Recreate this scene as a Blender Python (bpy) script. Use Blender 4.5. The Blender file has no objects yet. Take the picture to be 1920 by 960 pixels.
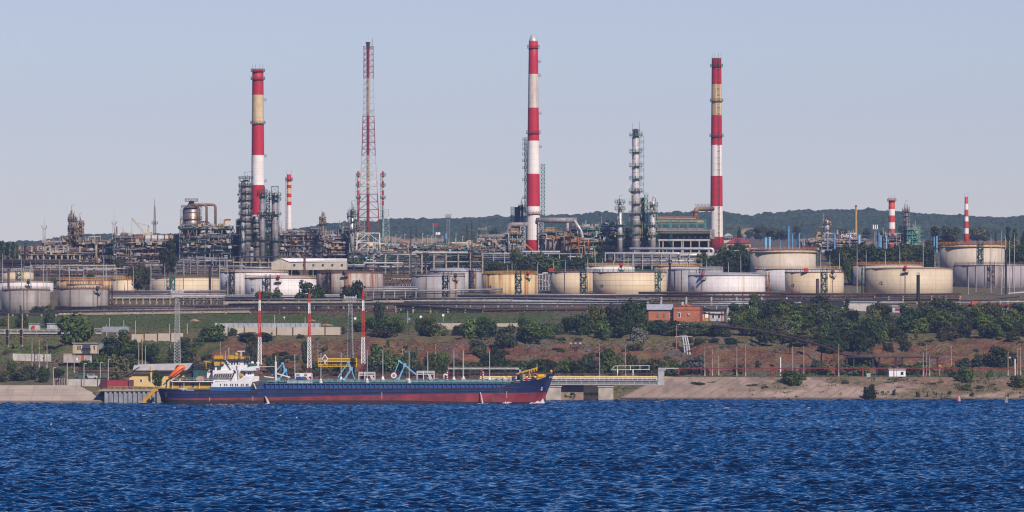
import bpy,math,random
import numpy as np
from mathutils import Vector,Matrix
# ------------------------------------------------------------------ scene, camera, light
SC = bpy.context.scene
COL = SC.collection
F = 11300.0          # focal length in photo pixels (1920 wide)
CAMH = 20.0          # eye height above the river, metres
HY = 644.0           # photo row of the horizon
cam = bpy.data.cameras.new("camera")
cam.sensor_width = 36.0
cam.lens = 36.0 * F / 1920.0
cam.shift_y = (HY - 480.0) / 1920.0
cam.clip_start = 1.0
cam.clip_end = 30000.0
cam_ob = bpy.data.objects.new("camera",cam)
COL.objects.link(cam_ob)
cam_ob.location = (0,0,CAMH)
cam_ob.rotation_euler = (math.radians(90),0,0)
SC.camera = cam_ob
SUN_EL = math.radians(38)
SUN_AZ = math.radians(152)      # where the sun stands, clockwise from +Y (behind the camera, to its right)
world = bpy.data.worlds.new("World")
SC.world = world
world.use_nodes = True
wn = world.node_tree
wn.nodes.clear()
sky = wn.nodes.new("ShaderNodeTexSky")
sky.sky_type = 'NISHITA'
sky.sun_disc = False
sky.sun_elevation = SUN_EL
sky.sun_rotation = SUN_AZ
sky.air_density = 1.0
sky.dust_density = 0.15
sky.ozone_density = 4.0
bg = wn.nodes.new("ShaderNodeBackground")
bg.inputs[1].default_value = 0.074
hs = wn.nodes.new("ShaderNodeHueSaturation")
tcw = wn.nodes.new("ShaderNodeTexCoord")
sxw = wn.nodes.new("ShaderNodeSeparateXYZ")
mrw = wn.nodes.new("ShaderNodeMapRange")        # the sky deepens in blue away from the horizon
mrw.inputs[1].default_value = 0.058; mrw.inputs[2].default_value = 0.17
mrw.inputs[3].default_value = 0.92; mrw.inputs[4].default_value = 1.55
wn.links.new(tcw.outputs['Generated'],sxw.inputs[0])
wn.links.new(sxw.outputs[2],mrw.inputs[0])
wn.links.new(mrw.outputs[0],hs.inputs['Saturation'])
hs.inputs['Hue'].default_value = 0.508
tint = wn.nodes.new("ShaderNodeMix"); tint.data_type = 'RGBA'; tint.blend_type = 'MULTIPLY'
tint.inputs[0].default_value = 1.0
tint.inputs[7].default_value = (1.05,0.955,1.12,1)
wo = wn.nodes.new("ShaderNodeOutputWorld")
wn.links.new(sky.outputs[0],hs.inputs['Color'])
wn.links.new(hs.outputs[0],tint.inputs[6])
wn.links.new(tint.outputs[2],bg.inputs[0])
wn.links.new(bg.outputs[0],wo.inputs[0])
sun = bpy.data.lights.new("sun",'SUN')
sun.energy = 5.0
sun.angle = math.radians(0.5)
sun.color = (1.0,0.895,0.765)
sun_ob = bpy.data.objects.new("sun",sun)
COL.objects.link(sun_ob)
sd = Vector((math.sin(SUN_AZ) * math.cos(SUN_EL),math.cos(SUN_AZ) * math.cos(SUN_EL),math.sin(SUN_EL)))
sun_ob.rotation_euler = (-sd).to_track_quat('-Z','Y').to_euler()
sun_ob.location = sd * 500
SC.view_settings.view_transform = 'Standard'
SC.view_settings.look = 'None'
SC.view_settings.gamma = 1.0
SC.view_settings.use_curve_mapping = False
SC.view_settings.exposure = 0.15
SC.render.engine = 'CYCLES'
SC.cycles.max_bounces = 4
SC.cycles.diffuse_bounces = 2
SC.cycles.glossy_bounces = 2
SC.cycles.transmission_bounces = 2
SC.cycles.volume_bounces = 0
SC.cycles.transparent_max_bounces = 4
SC.cycles.use_denoising = True
SC.cycles.caustics_reflective = False
SC.cycles.caustics_refractive = False
SC.cycles.filter_width = 1.2
HAZE_DENSITY = 0.000042
RND = random.Random(11)
def at(px,py,Y):
 return Vector(((px - 960.0) * Y / F,Y,CAMH - (py - HY) * Y / F))
# ------------------------------------------------------------------ materials
MATS = {}
def _nt(name):
 m = bpy.data.materials.new(name)
 m.use_nodes = True
 nt = m.node_tree
 b = nt.nodes['Principled BSDF']
 return m,nt,b
def N(nt,t,**kw):
 n = nt.nodes.new(t)
 for k,v in kw.items():
  setattr(n,k,v)
 return n
def rgba(c,k=1.0):
 return (c[0] * k,c[1] * k,c[2] * k,1)
def mixc(nt,fac,a,b,blend='MIX'):
 n = N(nt,"ShaderNodeMix",data_type='RGBA',blend_type=blend)
 for sock,v in ((0,fac),(6,a),(7,b)):
  if hasattr(v,'is_output') or isinstance(v,bpy.types.NodeSocket):
   nt.links.new(v,n.inputs[sock])
  else:
   n.inputs[sock].default_value = v
 return n.outputs[2]
def ramp(nt,src,lo,hi):
 n = N(nt,"ShaderNodeMapRange")
 n.inputs[1].default_value = lo
 n.inputs[2].default_value = hi
 nt.links.new(src,n.inputs[0])
 return n.outputs[0]
def mul(nt,a,b):
 n = N(nt,"ShaderNodeMath",operation='MULTIPLY')
 nt.links.new(a,n.inputs[0])
 if isinstance(b,(int,float)):
  n.inputs[1].default_value = b
 else:
  nt.links.new(b,n.inputs[1])
 return n.outputs[0]
def noise(nt,scale,vec=None,detail=3.0,stretch=None,rough=0.55):
 n = N(nt,"ShaderNodeTexNoise")
 n.inputs['Scale'].default_value = scale
 n.inputs['Detail'].default_value = detail
 n.inputs['Roughness'].default_value = rough
 if vec is None:
  tc = N(nt,"ShaderNodeTexCoord")
  vec = tc.outputs['Object']
 if stretch:
  mp = N(nt,"ShaderNodeMapping")
  mp.inputs['Scale'].default_value = stretch
  nt.links.new(vec,mp.inputs[0])
  vec = mp.outputs[0]
 nt.links.new(vec,n.inputs['Vector'])
 return n.outputs['Fac']
def paint(name,col,rough=0.6,metal=0.0,var=0.25,scale=0.6,rust=0.0,rustcol=(0.16,0.07,0.035),spec=0.3):
 """painted or bare surface with patchy wear, and rust streaks if asked"""
 if name in MATS:
  return MATS[name]
 m,nt,b = _nt(name)
 n1 = noise(nt,scale)
 c = mixc(nt,ramp(nt,n1,0.3,0.7),rgba(col,1 - var),rgba(col,1 + var * 0.6))
 if rust > 0:
  n2 = noise(nt,scale * 1.3,stretch=(1,1,0.25),detail=5)
  c = mixc(nt,ramp(nt,n2,0.72 - rust * 0.45,0.85 - rust * 0.3),c,rgba(rustcol))
 nt.links.new(c,b.inputs['Base Color'])
 b.inputs['Roughness'].default_value = rough
 b.inputs['Metallic'].default_value = metal
 b.inputs['Specular IOR Level'].default_value = spec
 MATS[name] = m
 return m
def tankmat(name,col,streak=0.3,streakcol=(0.28,0.10,0.02),seam=2.0,plates=True,dirt=0.25,ring=0.0):
 """tank shell: plate courses, weld seams, run-down streaks"""
 if name in MATS:
  return MATS[name]
 m,nt,b = _nt(name)
 tc = N(nt,"ShaderNodeTexCoord")
 ob = tc.outputs['Object']
 inf = N(nt,"ShaderNodeObjectInfo")
 off = N(nt,"ShaderNodeVectorMath",operation='SCALE')
 off.inputs[0].default_value = (31,17,0)
 nt.links.new(inf.outputs['Random'],off.inputs['Scale'])
 ad = N(nt,"ShaderNodeVectorMath",operation='ADD')
 nt.links.new(ob,ad.inputs[0]); nt.links.new(off.outputs[0],ad.inputs[1])
 v = ad.outputs[0]
 big = noise(nt,0.12,v,2)
 c = mixc(nt,ramp(nt,big,0.35,0.65),rgba(col,0.93),rgba(col,1.05))
 fine = noise(nt,0.9,v,4,stretch=(1,1,0.35))
 c = mixc(nt,mul(nt,ramp(nt,fine,0.45,0.75),dirt),c,rgba((col[0] * 0.55,col[1] * 0.5,col[2] * 0.45)))
 st = noise(nt,0.45,v,3,stretch=(1,1,0.02))
 st2 = noise(nt,0.35,v,4,stretch=(1,1,0.10))
 k = mul(nt,ramp(nt,st,0.66 - streak * 0.28,0.74 - streak * 0.2),ramp(nt,st2,0.30,0.6))
 c = mixc(nt,mul(nt,k,min(1.0,0.5 + streak)),c,rgba(streakcol))
 st3 = noise(nt,1.4,v,2,stretch=(1,1,0.012))
 c = mixc(nt,mul(nt,ramp(nt,st3,0.62,0.7),0.35),c,rgba((col[0] * 0.5,col[1] * 0.42,col[2] * 0.36)))
 if plates:
  sx = N(nt,"ShaderNodeSeparateXYZ"); nt.links.new(ob,sx.inputs[0])
  md = N(nt,"ShaderNodeMath",operation='MODULO'); md.inputs[1].default_value = seam
  nt.links.new(sx.outputs[2],md.inputs[0])
  lt = N(nt,"ShaderNodeMath",operation='LESS_THAN'); lt.inputs[1].default_value = 0.16
  nt.links.new(md.outputs[0],lt.inputs[0])
  c = mixc(nt,mul(nt,lt.outputs[0],0.22 + ring),c,rgba((0.10,0.06,0.05)))
  at2 = N(nt,"ShaderNodeMath",operation='ARCTAN2')
  nt.links.new(sx.outputs[0],at2.inputs[0]); nt.links.new(sx.outputs[1],at2.inputs[1])
  mm = N(nt,"ShaderNodeMath",operation='PINGPONG'); mm.inputs[1].default_value = 0.16
  nt.links.new(at2.outputs[0],mm.inputs[0])
  l2 = N(nt,"ShaderNodeMath",operation='LESS_THAN'); l2.inputs[1].default_value = 0.006
  nt.links.new(mm.outputs[0],l2.inputs[0])
  c = mixc(nt,mul(nt,l2.outputs[0],0.28),c,rgba((0.20,0.09,0.04)))
 nt.links.new(c,b.inputs['Base Color'])
 b.inputs['Roughness'].default_value = 0.55
 b.inputs['Specular IOR Level'].default_value = 0.3
 MATS[name] = m
 return m
def leafmat(name,dark,light,trans=0.15):
 if name in MATS:
  return MATS[name]
 m,nt,b = _nt(name)
 g = N(nt,"ShaderNodeNewGeometry")
 inf = N(nt,"ShaderNodeObjectInfo")
 c = mixc(nt,g.outputs['Random Per Island'],rgba(dark),rgba(light))
 n1 = noise(nt,0.35,None,2)
 c = mixc(nt,mul(nt,ramp(nt,n1,0.4,0.7),0.55),c,rgba((light[0] * 1.3,light[1] * 1.12,light[2] * 0.7)))
 v = N(nt,"ShaderNodeHueSaturation")
 r = ramp(nt,inf.outputs['Random'],0,1)
 mr = N(nt,"ShaderNodeMapRange"); mr.inputs[3].default_value = 0.55; mr.inputs[4].default_value = 1.3
 nt.links.new(inf.outputs['Random'],mr.inputs[0])
 nt.links.new(mr.outputs[0],v.inputs['Value'])
 mr2 = N(nt,"ShaderNodeMapRange"); mr2.inputs[3].default_value = 0.485; mr2.inputs[4].default_value = 0.53
 nt.links.new(inf.outputs['Random'],mr2.inputs[0])
 nt.links.new(mr2.outputs[0],v.inputs['Hue'])
 nt.links.new(c,v.inputs['Color'])
 nt.links.new(v.outputs[0],b.inputs['Base Color'])
 b.inputs['Roughness'].default_value = 0.7
 b.inputs['Specular IOR Level'].default_value = 0.15
 MATS[name] = m
 return m
# ------------------------------------------------------------------ mesh collector
class MB:
 def __init__(s):
  s.v = []; s.f = []; s.m = []
  s.sm = []
 def add(s,vs,fs,mi=0,smooth=False):
  o = len(s.v)
  s.v.extend([tuple(p) for p in vs])
  for q in fs:
   s.f.append([i + o for i in q]); s.m.append(mi); s.sm.append(smooth)
 def box(s,c,d,mi=0):
  x,y,z = c; a,b,e = d[0] / 2,d[1] / 2,d[2] / 2
  vs = [(x + i * a,y + j * b,z + k * e) for i in (-1,1) for j in (-1,1) for k in (-1,1)]
  s.add(vs,[(0,1,3,2),(4,6,7,5),(0,4,5,1),(2,3,7,6),(0,2,6,4),(1,5,7,3)],mi)
 def box2(s,a,b,mi=0):
  s.box([(a[i] + b[i]) / 2 for i in range(3)],[abs(b[i] - a[i]) for i in range(3)],mi)
 def beam(s,p,q,w,h=None,mi=0):
  p = Vector(p); q = Vector(q); h = w if h is None else h
  d = q - p
  if d.length < 1e-6: return
  d.normalize()
  up = Vector((0,0,1)) if abs(d.z) < 0.95 else Vector((0,1,0))
  a = d.cross(up).normalized(); b = a.cross(d).normalized()
  vs = []
  for e in (p,q):
   for i,j in ((-1,-1),(1,-1),(1,1),(-1,1)):
    vs.append(e + a * (i * w / 2) + b * (j * h / 2))
  s.add(vs,[(3,2,1,0),(4,5,6,7),(0,1,5,4),(1,2,6,5),(2,3,7,6),(3,0,4,7)],mi)
 def cyl(s,p,q,r1,r2=None,n=12,mi=0,caps=True,smooth=True):
  p = Vector(p); q = Vector(q); r2 = r1 if r2 is None else r2
  d = (q - p)
  if d.length < 1e-6: return
  d.normalize()
  up = Vector((0,0,1)) if abs(d.z) < 0.95 else Vector((0,1,0))
  a = d.cross(up).normalized(); b = a.cross(d).normalized()
  vs = []
  for e,r in ((p,r1),(q,r2)):
   for i in range(n):
    t = 2 * math.pi * i / n
    vs.append(e + a * (math.cos(t) * r) + b * (math.sin(t) * r))
  s.add(vs,[(i,(i + 1) % n,n + (i + 1) % n,n + i)[::-1] for i in range(n)],mi,smooth)
  if caps:
   s.add(vs[:n],[tuple(range(n))],mi); s.add(vs[n:],[tuple(range(n))[::-1]],mi)
 def lathe(s,c,prof,n=24,mi=0,smooth=True,mis=None):
  """rings of (r, z) about a vertical axis at c"""
  vs = []
  for r,z in prof:
   for i in range(n):
    t = 2 * math.pi * i / n
    vs.append((c[0] + r * math.cos(t),c[1] + r * math.sin(t),c[2] + z))
  o = len(s.v); s.v.extend(vs)
  for k in range(len(prof) - 1):
   for i in range(n):
    j = (i + 1) % n
    s.f.append([o + k * n + i,o + k * n + j,o + (k + 1) * n + j,o + (k + 1) * n + i])
    s.m.append(mis[k] if mis else mi); s.sm.append(smooth)
  s.f.append([o + i for i in range(n)][::-1]); s.m.append(mis[0] if mis else mi); s.sm.append(False)
  k = len(prof) - 1
  s.f.append([o + k * n + i for i in range(n)]); s.m.append(mis[-1] if mis else mi); s.sm.append(False)
 def tube(s,pts,r,n=8,mi=0):
  """pipe along a polyline with round elbows"""
  pts = [Vector(p) for p in pts]
  P = [pts[0]]
  for i in range(1,len(pts) - 1):
   a,b,c = pts[i - 1],pts[i],pts[i + 1]
   e = min(2.2 * r,(a - b).length * 0.45,(c - b).length * 0.45)
   p0 = b + (a - b).normalized() * e; p1 = b + (c - b).normalized() * e
   for t in (0,0.33,0.67,1):
    P.append(p0 * (1 - t) ** 2 + b * (2 * t * (1 - t)) + p1 * t * t)
  P.append(pts[-1])
  o = len(s.v)
  prev = None
  for i,p in enumerate(P):
   d = (P[min(i + 1,len(P) - 1)] - P[max(i - 1,0)]).normalized()
   if prev is None:
    up = Vector((0,0,1)) if abs(d.z) < 0.9 else Vector((0,1,0))
    a = d.cross(up).normalized()
   else:
    a = (prev - d * prev.dot(d)).normalized()
   prev = a
   b = d.cross(a)
   for k in range(n):
    t = 2 * math.pi * k / n
    s.v.append(tuple(p + a * (math.cos(t) * r) + b * (math.sin(t) * r)))
  for i in range(len(P) - 1):
   for k in range(n):
    j = (k + 1) % n
    s.f.append([o + i * n + k,o + i * n + j,o + (i + 1) * n + j,o + (i + 1) * n + k]); s.m.append(mi); s.sm.append(True)
  s.f.append([o + k for k in range(n)][::-1]); s.m.append(mi); s.sm.append(False)
  e = o + (len(P) - 1) * n
  s.f.append([e + k for k in range(n)]); s.m.append(mi); s.sm.append(False)
 def prism(s,poly,y0,y1,mi=0):
  """polygon in (x, z) pulled from y0 to y1"""
  n = len(poly)
  vs = [(x,y0,z) for x,z in poly] + [(x,y1,z) for x,z in poly]
  s.add(vs,[tuple(range(n)),tuple(range(n,2 * n))[::-1]] + [(i,n + i,n + (i + 1) % n,(i + 1) % n) for i in range(n)],mi)
 def rail(s,pts,h=1.1,step=2.0,t=0.10,mi=0,mid=True):
  """hand rail along a polyline"""
  pts = [Vector(p) for p in pts]
  U = Vector((0,0,h))
  for a,b in zip(pts[:-1],pts[1:]):
   s.beam(a + U,b + U,t,t,mi)
   if mid: s.beam(a + U * 0.5,b + U * 0.5,t * 0.8,t * 0.8,mi)
   n = max(1,int(round((b - a).length / step)))
   for i in range(n + 1):
    p = a.lerp(b,i / n)
    s.beam(p,p + U,t,t,mi)
 def build(s,name,mats,parent=None,org=None):
  me = bpy.data.meshes.new(name)
  if org is None:
   org = ORG[parent.name] if parent is not None else Vector((0,0,0))
  a = np.array(s.v,dtype=np.float64).reshape(-1,3) - np.array(org[:])
  me.from_pydata(a.tolist(),[],s.f)
  if not isinstance(mats,(list,tuple)): mats = [mats]
  for x in mats: me.materials.append(x)
  if len(mats) > 1: me.polygons.foreach_set('material_index',s.m)
  me.polygons.foreach_set('use_smooth',s.sm)
  me.update()
  o = bpy.data.objects.new(name,me)
  COL.objects.link(o)
  if parent is None:
   o.location = org
  else:
   o.parent = parent
  ORG[o.name] = Vector(org)
  return o
ORG = {}
TODO_LABELS = []     # (object, look, patch, px): labels that need an ordinal within their patch
def tag(o,label,cat,group=None,kind=None):
 if label: o['label'] = label
 if cat: o['category'] = cat
 if group: o['group'] = group
 if kind: o['kind'] = kind
 return o
def thing(name,loc,label,cat,group=None):
 o = bpy.data.objects.new(name,None)
 o.empty_display_size = 1.0
 COL.objects.link(o)
 o.location = loc
 ORG[o.name] = Vector(loc)
 return tag(o,label,cat,group)
def structure(o):
 o['kind'] = 'structure'
 return o
CHILD = {}
def copy_tree(o,parent=None):
 c = o.copy()
 COL.objects.link(c)
 if parent is not None: c.parent = parent
 ORG[c.name] = ORG[o.name]
 for ch in o.children: copy_tree(ch,c)
 return c
# ------------------------------------------------------------------ terrain
PXS = np.array([-300,0,200,300,400,700,1000,1025,1115,1150,1240,1300,1600,1920,2220],float)
def row(v): return np.array(v,float)
NC = len(PXS)
YSH = row([2012,2012,2012,2034,2055,2070,2100,2136,2140,2142,2136,2134,2132,2132,2132])
ROWS = []   # (Y per column, photo row per column) -- each a line on the ground
def zrow(z,Y): return HY + (CAMH - np.asarray(z,float)) * F / np.asarray(Y,float)
ROWS.append((YSH - 30,zrow([-4] * NC,YSH - 30)))
ROWS.append((YSH,zrow([-1.6] * NC,YSH)))
ROWS.append((YSH + 1.5 + row([24,24,24,.5,.5,.5,2,8,10,18,27,28,30,30,30]),
   row([724,724,725,729,728,726,724,724,724,722,716,715,715,715,715])))
ROWS.append((row([2110,2110,2110,2120,2140,2150,2160,2165,2170,2190,2195,2195,2195,2195,2195]),
   row([700,700,706,706,704,702,702,702,702,702,703,703,704,706,706])))
ROWS.append((row([2150,2150,2150,2160,2165,2170,2180,2182,2195,2205,2208,2210,2210,2210,2210]),
   row([682,682,690,692,690,690,692,692,695,696,697,697,698,700,700])))
ROWS.append((row([2210,2210,2210,2215,2225,2230,2240,2245,2255,2260,2265,2268,2270,2270,2270]),
   row([655,656,656,650,648,644,640,640,642,642,646,648,650,648,648])))
ROWS.append((row([2270,2270,2270,2275,2280,2285,2300,2302,2308,2310,2316,2320,2320,2320,2320]),
   row([632,632,634,633,631,629,626,626,624,624,624,624,624,630,630])))
ROWS.append((row([2400] * NC),row([603,602,602,602,601,600,599,599,599,599,602,603,602,604,604])))
ROWS.append((row([2490] * NC),row([581,581,581,580,579,578,576,576,575,575,575,575,575,575,575])))
ROWS.append((row([2570] * NC),row([556,556,556,556,555,554,553,553,553,553,552,552,552,552,552])))
ROWS.append((row([2720] * NC),row([522] * NC)))
ROWS.append((row([2900] * NC),row([492,492,490,488,486,486,486,486,484,484,482,482,478,476,476])))
ROWS.append((row([3300] * NC),row([480,480,478,474,472,472,470,470,466,466,464,464,462,462,462])))
ROWS.append((row([4600] * NC),row([474,474,470,464,458,456,456,456,452,452,448,448,448,450,450])))
ROWS.append((row([9000] * NC),row([500] * NC)))
RY = np.array([r[0] for r in ROWS]); RV = np.array([r[1] for r in ROWS])
def colrows(px):
 return (np.array([np.interp(px,PXS,r) for r in RY]),np.array([np.interp(px,PXS,r) for r in RV]))
def hit(px,py):
 """where the ground is seen at this photo position"""
 Y,v = colrows(px)
 for k in range(1,len(Y) - 1):
  if v[k] >= py >= v[k + 1]:
   t = (v[k] - py) / max(1e-6,v[k] - v[k + 1])
   return Y[k] + t * (Y[k + 1] - Y[k])
 return Y[-2]
def gz(px,Y):
 Yc,v = colrows(px)
 y = np.interp(Y,Yc,v)
 return CAMH - (y - HY) * Y / F
def ground(px,Y):
 return Vector(((px - 960.0) * Y / F,Y,float(gz(px,Y))))
def gpix(px,py):
 return ground(px,hit(px,py))
_rs = np.random.RandomState(5)
_tab = _rs.rand(512,512)
def vnoise(x,y):
 xi = np.floor(x).astype(int); yi = np.floor(y).astype(int)
 fx = x - xi; fy = y - yi
 fx = fx * fx * (3 - 2 * fx); fy = fy * fy * (3 - 2 * fy)
 g = lambda a,b: _tab[a % 512,b % 512]
 return (g(xi,yi) * (1 - fx) + g(xi + 1,yi) * fx) * (1 - fy) + (g(xi,yi + 1) * (1 - fx) + g(xi + 1,yi + 1) * fx) * fy
def fbm(x,y,o=4):
 s = 0; a = 0.5; t = 0
 for k in range(o):
  s = s + a * vnoise(x * 2 ** k + 17 * k,y * 2 ** k + 31 * k); t += a; a *= 0.55
 return s / t
def sheet(name,X,Y,Z,mat,cols=None,smooth=True):
 nr,nc = X.shape
 me = bpy.data.meshes.new(name)
 nv = nr * nc
 me.vertices.add(nv)
 me.vertices.foreach_set('co',np.stack([X,Y,Z],-1).reshape(-1).astype(np.float32))
 i = np.arange(nr * nc).reshape(nr,nc)
 q = np.stack([i[:-1,:-1],i[:-1,1:],i[1:,1:],i[1:,:-1]],-1).reshape(-1,4)
 me.loops.add(q.size); me.polygons.add(len(q))
 me.loops.foreach_set('vertex_index',q.reshape(-1).astype(np.int32))
 me.polygons.foreach_set('loop_start',(np.arange(len(q)) * 4).astype(np.int32))
 me.polygons.foreach_set('use_smooth',np.full(len(q),smooth))
 me.update(); me.validate()
 if cols is not None:
  a = me.color_attributes.new('kindmask','FLOAT_COLOR','POINT')
  a.data.foreach_set('color',cols.reshape(-1).astype(np.float32))
 me.materials.append(mat)
 o = bpy.data.objects.new(name,me)
 COL.objects.link(o)
 return o
def groundmat():
 m,nt,b = _nt("ground_mix")
 at_ = N(nt,"ShaderNodeAttribute",attribute_name='kindmask')
 sp = N(nt,"ShaderNodeSeparateColor"); nt.links.new(at_.outputs['Color'],sp.inputs[0])
 n1 = noise(nt,0.10,None,6); n2 = noise(nt,0.55,None,5); n3 = noise(nt,2.2,None,3)
 bare = mixc(nt,ramp(nt,n2,.35,.7),(0.115,0.095,0.075,1),(0.20,0.165,0.13,1))
 soil = mixc(nt,ramp(nt,n1,.3,.7),(0.118,0.046,0.025,1),(0.255,0.108,0.056,1))
 soil = mixc(nt,ramp(nt,n2,.52,.78),soil,(0.27,0.16,0.10,1))
 soil = mixc(nt,mul(nt,ramp(nt,n3,.58,.75),0.5),soil,(0.06,0.045,0.025,1))
 lush = mixc(nt,ramp(nt,n2,.3,.7),(0.044,0.076,0.017,1),(0.098,0.142,0.034,1))
 lush = mixc(nt,mul(nt,ramp(nt,n1,.5,.7),.6),lush,(0.14,0.125,0.055,1))
 dry = mixc(nt,ramp(nt,n2,.3,.7),(0.13,0.105,0.045,1),(0.235,0.175,0.085,1))
 dry = mixc(nt,mul(nt,ramp(nt,n3,.5,.7),.45),dry,(0.075,0.075,0.028,1))
 c = mixc(nt,sp.outputs[0],bare,soil)
 c = mixc(nt,sp.outputs[1],c,lush)
 c = mixc(nt,sp.outputs[2],c,dry)
 nt.links.new(c,b.inputs['Base Color'])
 b.inputs['Roughness'].default_value = 0.95
 b.inputs['Specular IOR Level'].default_value = 0.1
 bp = N(nt,"ShaderNodeBump"); bp.inputs['Strength'].default_value = 1.0; bp.inputs['Distance'].default_value = 2.2
 nt.links.new(noise(nt,0.8,None,6),bp.inputs['Height'])
 nt.links.new(bp.outputs[0],b.inputs['Normal'])
 return m
def make_terrain():
 px = np.arange(-300,2221,5.0)
 per = [3,4,6,8,34,18,20,10,8,6,6,6,8,6]
 YC = np.array([np.interp(px,PXS,r) for r in RY]); VC = np.array([np.interp(px,PXS,r) for r in RV])
 Ys = []; Vs = []
 for k,n in enumerate(per):
  for j in range(n):
   t = j / n
   Ys.append(YC[k] * (1 - t) + YC[k + 1] * t); Vs.append(VC[k] * (1 - t) + VC[k + 1] * t)
 Ys.append(YC[-1]); Vs.append(VC[-1])
 Yg = np.array(Ys); Vg = np.array(Vs)
 Pg = np.broadcast_to(px,Yg.shape)
 Xg = (Pg - 960) * Yg / F
 Zg = CAMH - (Vg - HY) * Yg / F
 bl = np.clip((Vg - 628) / 10,0,1) * np.clip((706 - Vg) / 12,0,1)
 er = fbm(Xg / 9,Yg / 26,4) - 0.5
 lump = fbm(Xg / 4,Yg / 4,3) - 0.5
 Zg = Zg + bl * (er * 6.0 + lump * 2.0) + (1 - bl) * np.clip((Yg - 2140) / 60,0,1) * lump * 0.25
 n = fbm(Xg / 22 + 7,Yg / 30,4); n2 = fbm(Xg / 7 + 3,Yg / 9,3)
 soil = bl * np.clip((n2 - 0.26) * 6,0,1) * np.clip((Vg - np.interp(Pg,[330,1100,1160,1560,1640,1690,1920],[633,638,646,648,640,633,634]) + 12 * (n - .5)) / 5,0,1)
 soil = soil * np.where(Pg < 330,np.clip((n - .5) * 6,0,.8),1)
 soil = np.maximum(soil,np.clip((n2 - .5) * 3,0,.5) * (Vg > 660))
 lush = np.clip((Vg - 578) / 6,0,1) * np.clip((618 - Vg) / 8,0,1) * np.clip((1080 - Pg) / 60,0.35,1) * np.clip((n2 - .2) * 4,0,1)
 lush = np.maximum(lush,(Pg < 420) * np.clip((Vg - 585) / 10,0,1) * np.clip((n - .32) * 5,0,1) * np.clip((705 - Vg) / 10,0,1))
 lush = np.maximum(lush,np.clip((n - .46) * 7,0,1) * np.clip((Vg - 600) / 10,0,1) * (Vg < 640))
 lush = np.maximum(lush,np.clip((n2 - .42) * 6,0,1) * (Vg > 690) * .8)
 dry = np.clip((Vg - 612) / 8,0,1) * np.clip((np.interp(Pg,[0,330,1100,1160,1560,1690,1920],[650,643,643,652,652,640,640]) - Vg + 14 * (n - .5)) / 7,0,1) * np.clip((n2 - .22) * 5,0,1) * 0.9
 dry = np.maximum(dry,np.clip((Vg - 692) / 6,0,1) * np.clip((n - .42) * 6,0,.9))
 dry = np.maximum(dry,bl * np.clip((n2 - .56) * 7,0,.75))
 dry = np.maximum(dry,np.clip((578 - Vg) / 10,0,1) * np.clip((n2 - .38) * 4,0,.7) * (Vg > 515))
 cols = np.stack([soil,lush,dry,np.ones_like(soil)],-1)
 return structure(sheet("ground",Xg,Yg,Zg,groundmat(),cols))
make_terrain()
# ------------------------------------------------------------------ far wooded hills
def hillmat():
 m,nt,b = _nt("hill_forest")
 n1 = noise(nt,0.012,None,5); n2 = noise(nt,0.09,None,3); n3 = noise(nt,0.004,None,3)
 c = mixc(nt,ramp(nt,n2,.35,.65),(0.024,0.044,0.030,1),(0.066,0.090,0.056,1))
 c = mixc(nt,mul(nt,ramp(nt,n1,.52,.68),.6),c,(0.095,0.088,0.05,1))
 at_ = N(nt,"ShaderNodeAttribute",attribute_name='kindmask')
 sp = N(nt,"ShaderNodeSeparateColor"); nt.links.new(at_.outputs['Color'],sp.inputs[0])
 c = mixc(nt,sp.outputs[0],c,(0.34,0.24,0.15,1))
 nt.links.new(c,b.inputs['Base Color'])
 b.inputs['Roughness'].default_value = 1.0
 b.inputs['Specular IOR Level'].default_value = 0.0
 return m
def make_hills():
 px = np.arange(-400,2330,2.0)
 sx = [-400,0,40,80,130,160,215,300,430,520,560,600,640,700,740,800,950,1040,1130,1260,1330,1372,1405,1440,1500,1560,1640,1700,1780,1850,1920,2330]
 sy = [460,455,453,451,442,439,437,438,437,435,428,421,416,413,411,409,405,402,398,397,396,399,403,398,394,392,392,396,402,405,406,410]
 top = np.interp(px,sx,sy)
 Yb,Yt = 4300.0,6600.0
 T = np.linspace(0,1,120)[:,None]
 Yg = np.concatenate([Yb + (Yt - Yb) * T,Yt + 900 * np.linspace(.1,1,6)[:,None]],0)
 Yg = np.broadcast_to(Yg,(126,len(px))).copy()
 base = CAMH - (472 - HY) * Yb / F
 crest = CAMH - (top - HY) * Yt / F
 t2 = np.concatenate([T,1 - np.linspace(.1,1,6)[:,None] * .8],0)
 Xg = (px[None] - 960) * Yg / F
 prof = t2 ** 1.25
 Zg = base + (crest[None] - base) * prof
 fold = fbm(Xg / 160,Yg / 260,4) - .5
 Zg += fold * 34 * t2 * (1 - t2) * 2
 tree = .5 * vnoise(Xg / 5.5,Yg / 16) * .6 + vnoise(Xg / 2.6,Yg / 9) * .4
 tall = np.clip((vnoise(Xg / 14 + 9,Yg / 40) - .62) * 5,0,1)
 Zg += (tree - .5) * 6.0 + tall * 1.6
 sc = np.zeros_like(Zg)
 V = HY - (Zg - CAMH) * F / Yg
 for cx,cy,w,h in ((790,452,45,7),(735,449,30,5),(1412,438,22,12),(1060,440,30,3),(910,428,14,3)):
  d = ((px[None] - cx) / w) ** 2 + ((V - cy) / h) ** 2 + (vnoise(Xg / 30,Yg / 60) - .5) * 1.4
  sc = np.maximum(sc,np.clip((1 - d) * 2,0,.85))
 cols = np.stack([sc,sc * 0,sc * 0,sc * 0 + 1],-1)
 return structure(sheet("hills",Xg,Yg,Zg,hillmat(),cols,smooth=False))
make_hills()
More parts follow.
